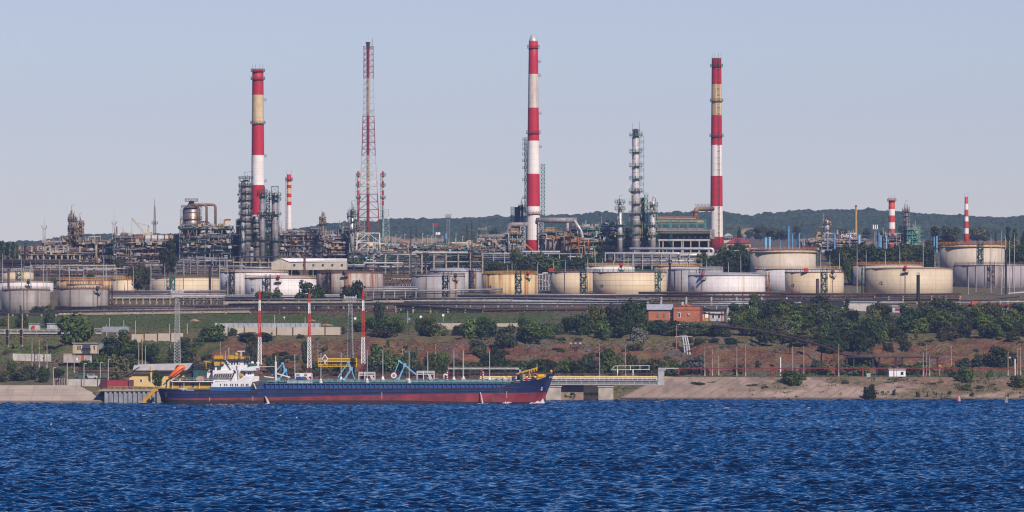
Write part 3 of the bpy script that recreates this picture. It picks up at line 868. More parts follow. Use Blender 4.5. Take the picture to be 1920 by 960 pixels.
def text_flat(body,height,origin,ux,mat,parent,name="lettering",uz=Vector((0,0,1)),centre=False,squeeze=1.0,out=0.05):
 """letters on a flat face: origin is the lower left corner, ux the reading direction"""
 vs,fs = text_mesh(body,height)
 w = max(v[0] for v in vs)
 off = -w / 2 * squeeze if centre else 0
 nn = ux.cross(uz).normalized()
 mb = MB(); mb.add([Vector(origin) + ux * (v[0] * squeeze + off) + uz * v[1] + nn * out for v in vs],fs)
 return mb.build(name,mat,parent)
def text_round(body,height,c,R,z,ang0,mat,parent,name="lettering",squeeze=1.0):
 """letters wrapped on a round shell, starting at angle ang0 (0 faces the viewer, positive to the viewer's right)"""
 vs,fs = text_mesh(body,height)
 mb = MB()
 P = []
 for v in vs:
  a = ang0 + v[0] * squeeze / R
  P.append((c[0] + (R + .06) * math.sin(a),c[1] - (R + .06) * math.cos(a),z + v[1]))
 mb.add(P,fs)
 return mb.build(name,mat,parent)
def ringpt(c,R,a,z):
 """a from the viewer-facing side, positive to the viewer's right"""
 return Vector((c[0] + R * math.sin(a),c[1] - R * math.cos(a),z))
def tank(x0,x1,yt,yb,Y,look,label,rail='y',stair=None,roof=.0,num=None,word=None,foam=None,stairmat=None,girder=0,numat=-.75,wordat=-.95,box=None,pipes=0,rim=True,nameword=None,wordm=None):
 """x0, x1: shell edges; yt, yb: top and foot rows at the near side of the shell"""
 s = Y / F
 R = (x1 - x0) / 2 * s
 c = at((x0 + x1) / 2,HY,Y); c.y = Y + R
 R = (x1 - x0) / 2 * (Y + R) / F; c.x = ((x0 + x1) / 2 - 960) * (Y + R) / F; c.y = Y + R
 zt = CAMH - (yt - HY) * Y / F
 zb = CAMH - (yb - HY) * Y / F
 t = thing("storage_tank",(c.x,c.y,zb),label,'storage tank','storage tanks of the tank farm')
 H = zt - zb
 n = 72
 mb = MB(); mb.lathe((c.x,c.y,zb - 3),[(R,0),(R,H + 3)],n)
 mb.build("shell",TK[look],t)
 mb = MB()
 mb.lathe((c.x,c.y,zt),[(R + .1,0),(R + .1,.15),(R * .66,.15 + roof * .30),(R * .3,.15 + roof * .44),(.4,.15 + roof * .48)],n)
 mb.build("roof",ROOFG if look in ('white','grey2','mauve') else BROWN if look in ('rust','grey') else TAN,t)
 if rim:
  mb = MB()
  for k in range(n):
   a,b = 2 * math.pi * k / n,2 * math.pi * (k + 1) / n
   mb.beam(ringpt(c,R + .12,a,zt - .1),ringpt(c,R + .12,b,zt - .1),.15,.22)
  mb.build("rim",paint("rim_brown",(0.22,0.115,0.085),.8),t)
 if girder:
  mb = MB()
  mb.lathe((c.x,c.y,zt - 1.5),[(R + .02,0),(R + .75,.35),(R + .75,.8),(R + .02,.8)],n)
  mb.build("wind_girder",paint("girder_tan",(0.46,0.31,0.16),.7,rust=.2),t)
 rm = {'y': YELLOW,'r': BROWN,'o': ORANGE,'g': GREEN,'w': LGREY}.get(rail)
 if rm:
  mb = MB()
  m_ = 40
  rr = R - .15 if not girder else R + .7
  for k in range(m_):
   a,b = 2 * math.pi * k / m_,2 * math.pi * (k + 1) / m_
   A = ringpt(c,rr,a,zt); B = ringpt(c,rr,b,zt)
   mb.beam(A + Vector((0,0,1.15)),B + Vector((0,0,1.15)),.11,.13)
   mb.beam(A + Vector((0,0,.6)),B + Vector((0,0,.6)),.09,.1)
   mb.beam(A,A + Vector((0,0,1.15)),.11)
  mb.build("handrail",rm,t)
 if stair is not None:
  sm = stairmat or DKGREEN
  mb = MB()
  a0 = stair; w = 1.9 / R
  A = ringpt(c,R + .35,a0 - w / 2,zb); B = ringpt(c,R + .35,a0 + w / 2,zb)
  A2 = ringpt(c,R + 1.6,a0 - w / 2,zb); B2 = ringpt(c,R + 1.6,a0 + w / 2,zb)
  for p in (A,B,A2,B2):
   mb.beam(p,p + Vector((0,0,H + 1.6)),.20)
  k = 0; z = 0
  st = H / max(3,round(H / 2.4))
  while z < H - .1:
   za,zc = z,z + st
   U1 = Vector((0,0,za)); U2 = Vector((0,0,zc))
   p,q = (A2 + U1,B2 + U2) if k % 2 == 0 else (B2 + U1,A2 + U2)
   mb.beam(p,q,.5,.22)
   mb.beam(p + Vector((0,0,1)),q + Vector((0,0,1)),.1)
   for (e,f_) in ((A,A2),(B,B2),(A,B),(A2,B2)):
    mb.beam(e + U2,f_ + U2,.17)
   z += st; k += 1
  mb.build("stair_tower",sm,t)
 if foam is not None:
  for a0 in (foam if isinstance(foam,(list,tuple)) else [foam]):
   mb = MB()
   p = ringpt(c,R + .45,a0,zt - 1.9)
   mb.box((p.x,p.y,p.z),(2.8,1.1,.16))
   mb.rail([p + Vector((-1.4,-.5,0)),p + Vector((1.4,-.5,0))],1.0,1.4,.1)
   mb.beam(p + Vector((-1.2,-.4,0)),p + Vector((-.5,.4,-1.2)),.12); mb.beam(p + Vector((1.2,-.4,0)),p + Vector((.5,.4,-1.2)),.12)
   mb.build("service_platform",DKGREEN if rail in ('y','g') else DARK,t)
   mb = MB()
   mb.cyl(p + Vector((0,0,-H + 2.2)),p + Vector((0,0,1.5)),.10,n=6)
   mb.build("foam_pipe",BROWN if look in ('rust','grey') else paint("faded_red",(0.30,0.10,0.07),.7),t)
   mb = MB()
   mb.lathe((p.x,p.y,zt - .5),[(.35,0),(.7,.3),(.8,1.1),(.45,1.6)],10)
   mb.build("foam_chamber",REDP if rail != 'r' else BROWN,t)
 if box is not None:
  p = ringpt(c,R + .6,box,zt + .2)
  mb = MB(); mb.box((p.x,p.y,p.z + .7),(1.9,1.2,1.4)); mb.build("roof_box",REDP,t)
 for k in range(pipes):
  a0 = -.9 + 1.8 * (k + .5) / pipes
  p = ringpt(c,R + .14,a0,zb)
  mb = MB(); mb.cyl(p,p + Vector((0,0,H)),.11,n=6); mb.build("drain_pipe",BROWN,t)
 if num:
  text_round(num,1.35,c,R,zb + H * .38,numat,DARK,t)
 if word:
  text_round(word,1.15,c,R,zb + .6,wordat,wordm or paint("red_lettering",(0.38,0.05,0.04),.6),t)
 return t,c,R,zt,zb
YT = 2545.0
tank(3,94,543,588,2462,'grey','plain grey tank with brown stains and a rusty rim, nearest the left edge',rail='r',pipes=3,foam=None,roof=.6)
tank(108,205,541,588,2462,'grey','grey-brown streaked tank with a dark bracket platform, beside the other big grey one',rail='r',foam=[.62],roof=.6,pipes=2,stair=1.35,stairmat=BROWN)
tank(282,413,520,556,2560,'ring','broad low cream tank with grey hoops behind the dark mast',rail='r',stair=-.30,pipes=1,stairmat=GREEN)
tank(413,541,510,556,2580,'white','white tank numbered 29 with an overgrown black stair',rail='y',stair=-.62,roof=2.2,num='29',numat=-1.02,stairmat=BLACKP)
tank(459,593,521,562,2530,'white','white tank numbered 33 with yellow stains behind two willow-like trees',rail='y',stair=-.30,roof=2.2,num='33',numat=-.92,word='ОГНЕОПАСНО',wordat=-1.25,foam=[-.02],stairmat=DARK)
tank(594,718,511,548,2570,'rust','heavily rusted tank with brown run-down streaks',rail='r',stair=-.62,foam=[-.12],roof=1.6,stairmat=BLACKP)
tank(772,872,517,559,2535,'grey2','bare grey tank with one broad rust stripe and a caged dark ladder',rail='r',stair=.28,foam=[.68],roof=.8,stairmat=BLACKP,pipes=2)
tank(806,903,508,548,2600,'grey2','pale grey tank with a shallow cone roof tucked behind the rust-striped one',rail='w',stair=.65,roof=3.0,stairmat=BROWN)
tank(905,1008,513,558,2535,'yellow','yellow tank streaked all over with orange rust, green stair tower',rail='y',stair=.30,foam=[.68],num='15',numat=-.90,word='ОГНЕОПАСНО',wordat=-1.1,stairmat=DKGREEN)
tank(1097,1190,498,530,2660,'white','white tank with a bright yellow railing behind the two cream ones',rail='y',foam=[.45],roof=.6)
tank(1032,1126,510,550,2575,'cream','cream tank with a red box at its rim, next to the yellow rusty one',rail='r',stair=.30,box=-1.2,stairmat=DKGREEN,pipes=2)
tank(1111,1250,510,556,2540,'ring','wide cream-yellow hooped tank with a green zigzag stair',rail='g',stair=.78,num='14',numat=-.92,word='ОГНЕОПАСНО',wordat=-1.12,foam=[.93],stairmat=GREEN)
tank(1226,1316,499,530,2680,'beige','beige tank with a yellow railing standing behind the grey cone-roofed one',rail='y',roof=.5)
tank(1252,1330,505,548,2595,'grey2','grey cone-roofed tank with dark drain pipes between the hooped and the white tank',rail=None,roof=1.6,pipes=5,stair=.6,stairmat=BLACKP)
tank(1312,1356,505,530,2650,'mauve','small dull grey tank half hidden behind the broad white one',rail='w',roof=.4)
tank(1290,1436,516,558,2530,'white','broad clean white tank with a red warning word and a red foam pipe',rail='w',roof=2.3,num='12',numat=-1.15,word='ОГНЕОПАСНО',wordat=-1.38,foam=[-.68],stair=1.35,stairmat=RUST)
tank(1406,1530,468,530,2720,'beige','tall beige tank with a tan wind girder rising behind the numbered 13 one',rail='o',girder=1,stair=1.45,roof=.5,stairmat=DKGREEN)
tank(1416,1578,504,545,2600,'white','white tank with a yellow railing squeezed between the tall beige and the cream 13 one',rail='y',roof=.6,pipes=1)
tank(1472,1582,510,555,2535,'cream','cream tank numbered 13 with a green stair tower and a tall rusty pipe before it',rail='r',stair=.28,num='13',numat=-.95,word='ОГНЕОПАСНО',wordat=-1.45,foam=[.6],box=-.33,stairmat=DKGREEN)
tank(1597,1731,496,540,2640,'beige','beige tank with an orange handrail behind the wide buff one',rail='o',roof=.6,word='ОГНЕОПАСНО',wordat=-1.35)
tank(1622,1786,503,552,2540,'buff','wide smooth buff tank numbered 12 with a thin red pipe round its foot',rail=None,roof=1.4,num='12',numat=-.80,foam=[-.14],stair=-1.45,stairmat=DKGREEN)
tank(1762,1884,458,515,2730,'beige','tall beige tank with a tan wind girder and a green ladder on its middle',rail='o',girder=1,stair=.17,roof=.5,stairmat=DKGREEN)
tank(1788,1945,497,536,2630,'mauve','mauve-grey weathered tank with dark vertical ribs at the right edge',rail='r',stair=-.15,pipes=8,roof=.6,stairmat=BROWN)
tank(209,253,524,556,2600,'cream','small cream tank with rust drips and a yellow rail, beside the dark trees',rail='y',pipes=2,foam=[1.0])
tank(3,63,509,530,2700,'cream','cream tank behind the lamp poles near the left edge',rail='w',pipes=2,stair=.2,stairmat=GREEN)
tank(-12,100,528,545,2600,'white','low white tank roofed just above the plain grey twin',rail='r',roof=.5,foam=[.25])
tank(106,212,525,545,2620,'yellow','low yellow tank with an orange rail, seen over the streaked grey one',rail='o',roof=.4,pipes=2)
tank(126,192,533,552,2580,'cream','cream tank with a red-brown rail between the streaked grey and the yellow one',rail='r',roof=.3)
# ------------------------------------------------------------------ pipe racks and trestles
def xat(px,Y): return (px - 960) * Y / F
def zat(py,Y): return CAMH - (py - HY) * Y / F
def pipe_rack(name,label,x0,x1,Y,ydeck,pipes,step,postmat=CONCP,postw=.5,yfoot=None,depth=5.0,beam=None,truss=None,cat='pipe rack',group='pipe racks of the tank farm',skip=()):
 """pipes: (row offset above the deck in px, radius m, material, depth fraction); the deck runs at photo row ydeck (value or (left, right))"""
 ya,yb = ydeck if isinstance(ydeck,tuple) else (ydeck,ydeck)
 A = Vector((xat(x0,Y),Y,zat(ya,Y))); B = Vector((xat(x1,Y),Y,zat(yb,Y)))
 g = float(gz((x0 + x1) / 2,Y))
 t = thing(name,(A.x,Y,float(gz(x0,Y))),label,cat,group)
 s = Y / F
 n = max(1,int(round((x1 - x0) / step)))
 for i in range(n + 1):
  if i in skip: continue
  p = A.lerp(B,i / n)
  px = x0 + (x1 - x0) * i / n
  zf = float(gz(px,Y)) - .5
  if yfoot is not None: zf = zat(yfoot,Y)
  mb = MB()
  for dy in (0,depth):
   mb.beam((p.x,Y + dy,min(zf,p.z - .6)),(p.x,Y + dy,p.z),postw)
  mb.beam((p.x,Y - .4,p.z),(p.x,Y + depth + .4,p.z),postw * .9,postw)
  mb.build("post",postmat,t)
 if beam:
  h,m_ = beam
  mb = MB()
  for dy in (-.1,depth + .1):
   mb.beam(A + Vector((0,dy,-h / 2)),B + Vector((0,dy,-h / 2)),.35,h)
  mb.build("beam",m_,t)
 if truss:
  h,m_ = truss
  mb = MB()
  for dy in (-.2,depth + .2):
   a = A + Vector((0,dy,0)); b = B + Vector((0,dy,0))
   mb.beam(a,b,.28); mb.beam(a - Vector((0,0,h)),b - Vector((0,0,h)),.28)
   k = max(2,int(round((B - A).length / (h * 1.15))))
   for i in range(k):
    p = a.lerp(b,i / k); q = a.lerp(b,(i + 1) / k)
    d = Vector((0,0,h))
    mb.beam(p - d,(p + q) / 2,.16); mb.beam((p + q) / 2,q - d,.16)
    if i % 2 == 0: mb.beam(p,p - d,.14)
  mb.build("truss",m_,t)
 for (dpx,r,m_,fr) in pipes:
  o = Vector((0,depth * fr,dpx * s + r))
  mb = MB()
  mb.tube([A + o - Vector((.6,0,0)),B + o + Vector((.6,0,0))],r,8)
  L = (B - A).length
  k = max(1,int(L / 11))
  for i in range(1,k):
   p = (A + o).lerp(B + o,i / k + RND.uniform(-.02,.02))
   mb.cyl(p - Vector((.12,0,0)),p + Vector((.12,0,0)),r * 1.35,n=8)
  mb.build("pipe",m_,t)
 return t
def loops(t,name,Y,pts,r,m_):
 """an extra pipe on a thing, through photo points"""
 mb = MB(); mb.tube([Vector((xat(px,Y + d),Y + d,zat(py,Y + d))) for px,py,d in [(q + (0,))[:3] for q in pts]],r,8)
 return mb.build(name,m_,t)
def low_racks():
 for i,(x0,x1,Y,yd,lab) in enumerate((
  (-30,105,2440,591,'dark covered trestle over the railway yard on pale concrete posts'),
 )):
  t = pipe_rack("trestle",lab,x0,x1,Y,yd,[(0,.30,DARK,0),(2,.22,DARK,.5),(3,.18,BROWN,.8)],27,CONCP,.7,beam=(1.1,DARK),depth=6)
  mb = MB(); mb.rail([Vector((xat(x0,Y),Y,zat(yd - 4,Y))),Vector((xat(x1,Y),Y,zat(yd - 4,Y)))],1.1,1.8,.13); mb.build("handrail",DARK,t)
 t = pipe_rack("pipe_rack",'long low pipe rack with tan beams on concrete posts above the green meadow',104,470,2452,(587,582),[(0,.28,BROWN,0),(2.2,.22,PIPEGREY,.3),(1.0,.35,BROWN,.7),(-6,.22,DARK,.2)],46,CONCP,.55,beam=(.9,CONCP))
 mb = MB(); mb.rail([Vector((xat(104,2451),2451,zat(586,2451))),Vector((xat(470,2451),2451,zat(581,2451)))],1.0,1.6,.12); mb.build("handrail",BROWN,t)
 t2 = pipe_rack("pipe_rack",'dark slatted pipe rack with black pipes, behind the striped radio masts',470,742,2452,(582,584),[(0,.3,BROWN,0),(2,.25,DARK,.4),(1,.3,BROWN,.8),(-5,.32,BLACKP,.1)],51,CONCP,.5,beam=(1.0,BROWN))
 mb = MB(); mb.rail([Vector((xat(470,2451),2451,zat(581,2451))),Vector((xat(742,2451),2451,zat(583,2451)))],1.0,1.6,.13); mb.build("handrail",BROWN,t2)
 t3 = pipe_rack("pipe_rack",'black railed pipe rack that steps up beside the dip, over the mid meadow',742,905,2452,(574,583),[(0,.3,BLACKP,0),(2,.25,BROWN,.4),(1,.25,DARK,.8)],33,CONCP,.55,beam=(.8,BLACKP))
 mb = MB(); mb.rail([Vector((xat(742,2451),2451,zat(573,2451))),Vector((xat(905,2451),2451,zat(582,2451)))],1.0,1.6,.13); mb.build("handrail",BLACKP,t3)
 t4 = pipe_rack("pipe_rack",'rusty dark rack with a kinked pipe, running toward the thicket by the brick building',905,1180,2452,(585,581),[(0,.3,BLACKP,0),(2,.28,BROWN,.5),(6,.24,BROWN,.9)],40,CONCP,.5,beam=(.8,BROWN))
 mb = MB(); mb.rail([Vector((xat(905,2451),2451,zat(584,2451))),Vector((xat(1180,2451),2451,zat(580,2451)))],1.0,1.6,.13); mb.build("handrail",BROWN,t4)
 loops(t4,"pipe",2448,[(940,585),(968,577),(1100,577),(1140,579)],.28,BROWN)
 pipe_rack("pipe_trestle",'tan concrete girder trestle in front of the two big grey tanks',140,420,2470,(573,577),[(0,.25,DARK,0),(1.5,.25,BROWN,.5)],29,CONCP,.6,beam=(1.3,CONCP))
 pipe_rack("pipe_trestle",'tan concrete girder trestle under the dark pipes between the radio masts',420,700,2470,(565,565),[(0,.3,BLACKP,0),(1.5,.3,BROWN,.6),(3,.2,PIPEGREY,.3)],28,CONCP,.6,beam=(1.3,CONCP))
 pipe_rack("pipe_trestle",'girder trestle with black pipes in front of the rust-striped grey tank',700,960,2470,(563,561),[(0,.35,BLACKP,0),(2,.22,PIPEGREY,.4),(-4,.3,BROWN,.3)],26,CONCP,.5,beam=(1.5,CONCP))
 pipe_rack("pipe_trestle",'grey girder trestle with dark pipes in front of the cream hooped tank',960,1215,2470,(562,566),[(0,.35,BLACKP,0),(2,.3,PIPEGREY,.4),(4,.2,BROWN,.7)],27,LGREY,.45,beam=(1.2,LGREY))
 pipe_rack("pipe_rack",'dark triple pipe line on short posts right above the lowest rack, left part',105,430,2460,(581,578),[(0,.25,BLACKP,0),(3,.3,DARK,.4),(5.5,.22,BROWN,.8)],16,BROWN,.3)
 pipe_rack("pipe_rack",'dark triple pipe line behind the radio masts, above the slatted rack',430,760,2460,(576,574),[(0,.3,BROWN,0),(2.5,.3,BLACKP,.4),(5,.25,DARK,.8)],16,BROWN,.3)
 pipe_rack("pipe_rack",'dark triple pipe line above the dip of the railed rack',760,1210,2460,(572,573),[(0,.3,DARK,0),(2.5,.25,PIPEGREY,.4),(4.5,.3,BLACKP,.8)],18,BROWN,.3)
 pipe_rack("pipe_rack",'dark double pipe line at the foot of the white and cream tanks',1200,1480,2515,(552,552),[(0,.3,BLACKP,0),(2.5,.3,BROWN,.6)],18,BROWN,.3)
 pipe_rack("pipe_rack",'brown pipe stack with white lines behind the thicket, below the black truss bridge',1350,1690,2470,(572,571),[(0,.3,BROWN,0),(3,.3,LGREY,.4),(6,.3,DARK,.8)],17,BROWN,.35)
 pipe_rack("pipe_rack",'two-storey grey pipe rack behind the tan trestle near the left tanks',205,420,2500,(557,556),[(0,.3,LGREY,0),(4,.25,PIPEGREY,.4),(7,.3,BROWN,.7),(10,.28,PIPEGREY,1),(-6,.2,DARK,.5)],13,TAN,.35,beam=(.4,LGREY))
 pipe_rack("pipe_rack",'dark lattice pipe bridge with grey pipes in front of the white tanks',330,660,2500,(563,562),[(0,.25,PIPEGREY,0),(5,.3,PIPEGREY,.4),(8,.25,LGREY,.8),(3,.22,BROWN,.6)],34,TAN,.5,truss=(2.6,DARK))
 pipe_rack("pipe_rack",'grey pipe run on short stands below the rusted tank',640,780,2510,(548,546),[(0,.28,PIPEGREY,0),(4,.24,LGREY,.4),(7,.3,PIPEGREY,.8)],20,LGREY,.3)
 pipe_rack("pipe_rack",'thick grey pipe lying across the foot of the rust-striped tank',690,940,2512,(550,544),[(0,.42,PIPEGREY,0),(-4,.2,BROWN,.4)],24,BROWN,.3)
 pipe_rack("pipe_rack",'dark truss pipe bridge running below the yellow and cream tanks',860,1240,2505,(557,556),[(0,.32,BLACKP,0),(2.5,.28,PIPEGREY,.5),(-5,.25,PIPEGREY,.7)],42,BROWN,.5,truss=(2.0,DARK))
 t = pipe_rack("pipe_rack",'black truss pipe bridge in front of the broad white tank',1240,1475,2500,(558,559),[(0,.38,BLACKP,0),(2.4,.3,DARK,.5),(-7,.26,BROWN,.4)],47,LGREY,.7,truss=(2.8,BROWN))
 pipe_rack("pipe_rack",'grey pipe rack with a square loop beside the brick building',1300,1430,2440,(575,575),[(0,.32,PIPEGREY,0),(4,.3,LGREY,.5),(8,.25,PIPEGREY,.9)],22,LGREY,.45)
 pipe_rack("pipe_rack",'brown pipe bridge passing in front of the cream 13 tank',1475,1640,2505,(554,553),[(0,.3,BLACKP,0),(2,.25,BROWN,.5),(-5,.3,PIPEGREY,.2)],27,BROWN,.5,truss=(1.6,BROWN))
 pipe_rack("pipe_rack",'brown pipe bridge with white lagging below the wide buff tank',1640,1800,2505,(557,555),[(0,.3,BROWN,0),(2.5,.35,DARK,.5),(-4,.42,LGREY,.2),(-8,.3,BROWN,.4)],26,TAN,.5,beam=(.6,BROWN))
 pipe_rack("pipe_rack",'rusty red pipe rack by the dark canopy at the right edge',1780,1940,2470,(574,571),[(0,.3,paint("oxide_red",(0.20,0.045,0.035),.8),0),(5,.22,LGREY,.5),(9,.25,BROWN,.9)],30,BROWN,.5,beam=(.4,BROWN))
 pipe_rack("pipe_rack",'white and brown pipe runs on dark stands above the wooded strip',1440,1660,2480,(567,566),[(0,.35,LGREY,0),(-5,.3,BROWN,.3),(3,.3,DARK,.6)],31,BROWN,.5)
low_racks()
# ------------------------------------------------------------------ refinery builders
def px3(px,py,Y,d=0.0):
 return Vector((xat(px,Y),Y + d,zat(py,Y)))
CH_RED = tankmat("chimney_red",(0.43,0.018,0.034),.10,(0.22,0.012,0.02),seam=3.0,dirt=.12)
CH_RED2 = tankmat("chimney_orange_red",(0.48,0.050,0.030),.15,(0.25,0.03,0.02),seam=3.0,dirt=.3)
CH_DKRED = paint("chimney_sooty_red",(0.17,0.012,0.022),.8,var=.3,scale=.3)
CH_WHITE = tankmat("chimney_white",(0.74,0.67,0.63),.15,(0.46,0.34,0.26),seam=3.0,dirt=.12)
CH_CREAM = tankmat("chimney_cream",(0.60,0.45,0.27),.4,(0.36,0.23,0.12),seam=3.0,dirt=.5)
CH_GREY = tankmat("chimney_greyed_white",(0.60,0.52,0.46),.4,(0.28,0.20,0.15),seam=3.0,dirt=.5)
MASTRED = paint("mast_red",(0.22,0.026,0.034),.6,var=.2)
MASTRED2 = paint("mast_bright_red",(0.46,0.025,0.025),.6,var=.2)
def ring_platform(mb,c,R,z,out=.9,rail=1.1,mi=0,t=.10,n=16):
 mb.lathe((c[0],c[1],z - .18),[(R,0),(R + out,0),(R + out,.18),(R,.18)],n,mi,smooth=False)
 for k in range(n):
  a,b = 2 * math.pi * k / n,2 * math.pi * (k + 1) / n
  A = ringpt(c,R + out - .05,a,z); B = ringpt(c,R + out - .05,b,z)
  for h in (rail,rail * .5): mb.beam(A + Vector((0,0,h)),B + Vector((0,0,h)),t,t,mi)
  mb.beam(A,A + Vector((0,0,rail)),t,t,mi)
def chimney(px,yt,yb,wt,wb,Y,bands,rings,label,ladder=None,ringmat=None,cap=None,tips=0,name="chimney",brackets=()):
 """bands: list of (photo row of the band's top, material), from the top down"""
 s = Y / F
 zb = zat(yb,Y); zt = zat(yt,Y)
 c = (xat(px,Y),Y,zb)
 t = thing(name,c,label,'chimney')
 H = zt - zb
 r_at = lambda z: s * (wb + (wt - wb) * (z - zb) / H) / 2
 ms = []; prof = []; mis = []
 rows = [(zat(y,Y),m_) for y,m_ in bands][::-1]
 z = zb - 4
 prof.append((r_at(z),z - zb))
 for ztop_,m_ in [(zat(b[0],Y),b[1]) for b in bands][::-1]:
  if m_ not in ms: ms.append(m_)
  n = max(1,int((ztop_ - z) / 6))
  for k in range(1,n + 1):
   q = z + (ztop_ - z) * k / n
   prof.append((r_at(q),q - zb)); mis.append(ms.index(m_))
  z = ztop_
 r0 = prof[-1][0]
 prof.append((r0 * .82,prof[-1][1])); mis.append(mis[-1])
 prof.append((r0 * .80,prof[-1][1] - 2)); mis.append(mis[-1])
 mb = MB(); mb.lathe(c,prof,28,mis=mis)
 mb.build("shaft",ms,t)
 for y in rings:
  z = zat(y,Y)
  mb = MB(); ring_platform(mb,c,r_at(z),z,.35 * s / .25 + .35,1.2,t=.12)
  mb.build("platform",ringmat or BROWN,t)
 if ladder is not None:
  mb = MB()
  a = ladder
  z0 = zb
  P = [ringpt(c,r_at(z) + .35,a,z) for z in (zb,zt - 1)]
  for dx in (-.35,.35):
   mb.beam(P[0] + Vector((dx,0,0)),P[1] + Vector((dx,0,0)),.14)
  k = int(H / 1.5)
  for i in range(k):
   p = P[0].lerp(P[1],i / k)
   mb.beam(p + Vector((-.35,0,0)),p + Vector((.35,0,0)),.09)
   if i % 2 == 0: mb.box((p.x,p.y - .35,p.z),(.95,.1,.16))
  mb.build("ladder",ringmat or BROWN,t)
 for y in brackets:
  z = zat(y,Y); p = ringpt(c,r_at(z) + .6,1.57,z)
  mb = MB(); mb.box(p,(1.2,1.2,.16)); mb.rail([p + Vector((-.5,-.5,0)),p + Vector((.6,-.5,0))],1.0,.6,.11); mb.build("rest_platform",ringmat or BROWN,t)
 for k in range(tips):
  a = -1.2 + 2.4 * k / max(1,tips - 1)
  p = ringpt(c,r_at(zt),a,zt)
  mb = MB(); mb.beam(p,p + Vector((0,0,2.2)),.10); mb.build("lightning_rod",DARK,t)
 if cap:
  mb = MB(); zc = zat(cap,Y)
  mb.lathe((c[0],c[1],zt),[(r0 * 1.0,0),(r0 * .95,.5),(r0 * .52,zc - zt),(r0 * .45,zc - zt)],24)
  mb.build("cone_cap",SILVER,t)
 return t,c,r_at
def lattice(mb,p0,p1,w0,w1,panels,leg=.18,br=.12,mi=0,style='x',n=4,horiz=True):
 """braced mast between two axis points; w0, w1 full widths"""
 p0 = Vector(p0); p1 = Vector(p1)
 rot = math.pi / 4
 def corner(i,t):
  w = (w0 + (w1 - w0) * t) / 2 * (math.sqrt(2) if n == 4 else 1.15)
  a = rot + 2 * math.pi * i / n
  q = p0.lerp(p1,t)
  return q + Vector((math.cos(a) * w,math.sin(a) * w,0))
 for i in range(n):
  mb.beam(corner(i,0),corner(i,1),leg,leg,mi)
  j = (i + 1) % n
  for k in range(panels):
   ta,tb = k / panels,(k + 1) / panels
   if horiz: mb.beam(corner(i,tb),corner(j,tb),br,br,mi)
   if style == 'x':
    mb.beam(corner(i,ta),corner(j,tb),br,br,mi); mb.beam(corner(j,ta),corner(i,tb),br,br,mi)
   elif style == 'z':
    a,b = (i,j) if k % 2 else (j,i)
    mb.beam(corner(a,ta),corner(b,tb),br,br,mi)
   elif style == 'k':
    m_ = (corner(i,tb) + corner(j,tb)) / 2
    mb.beam(corner(i,ta),m_,br,br,mi); mb.beam(corner(j,ta),m_,br,br,mi)
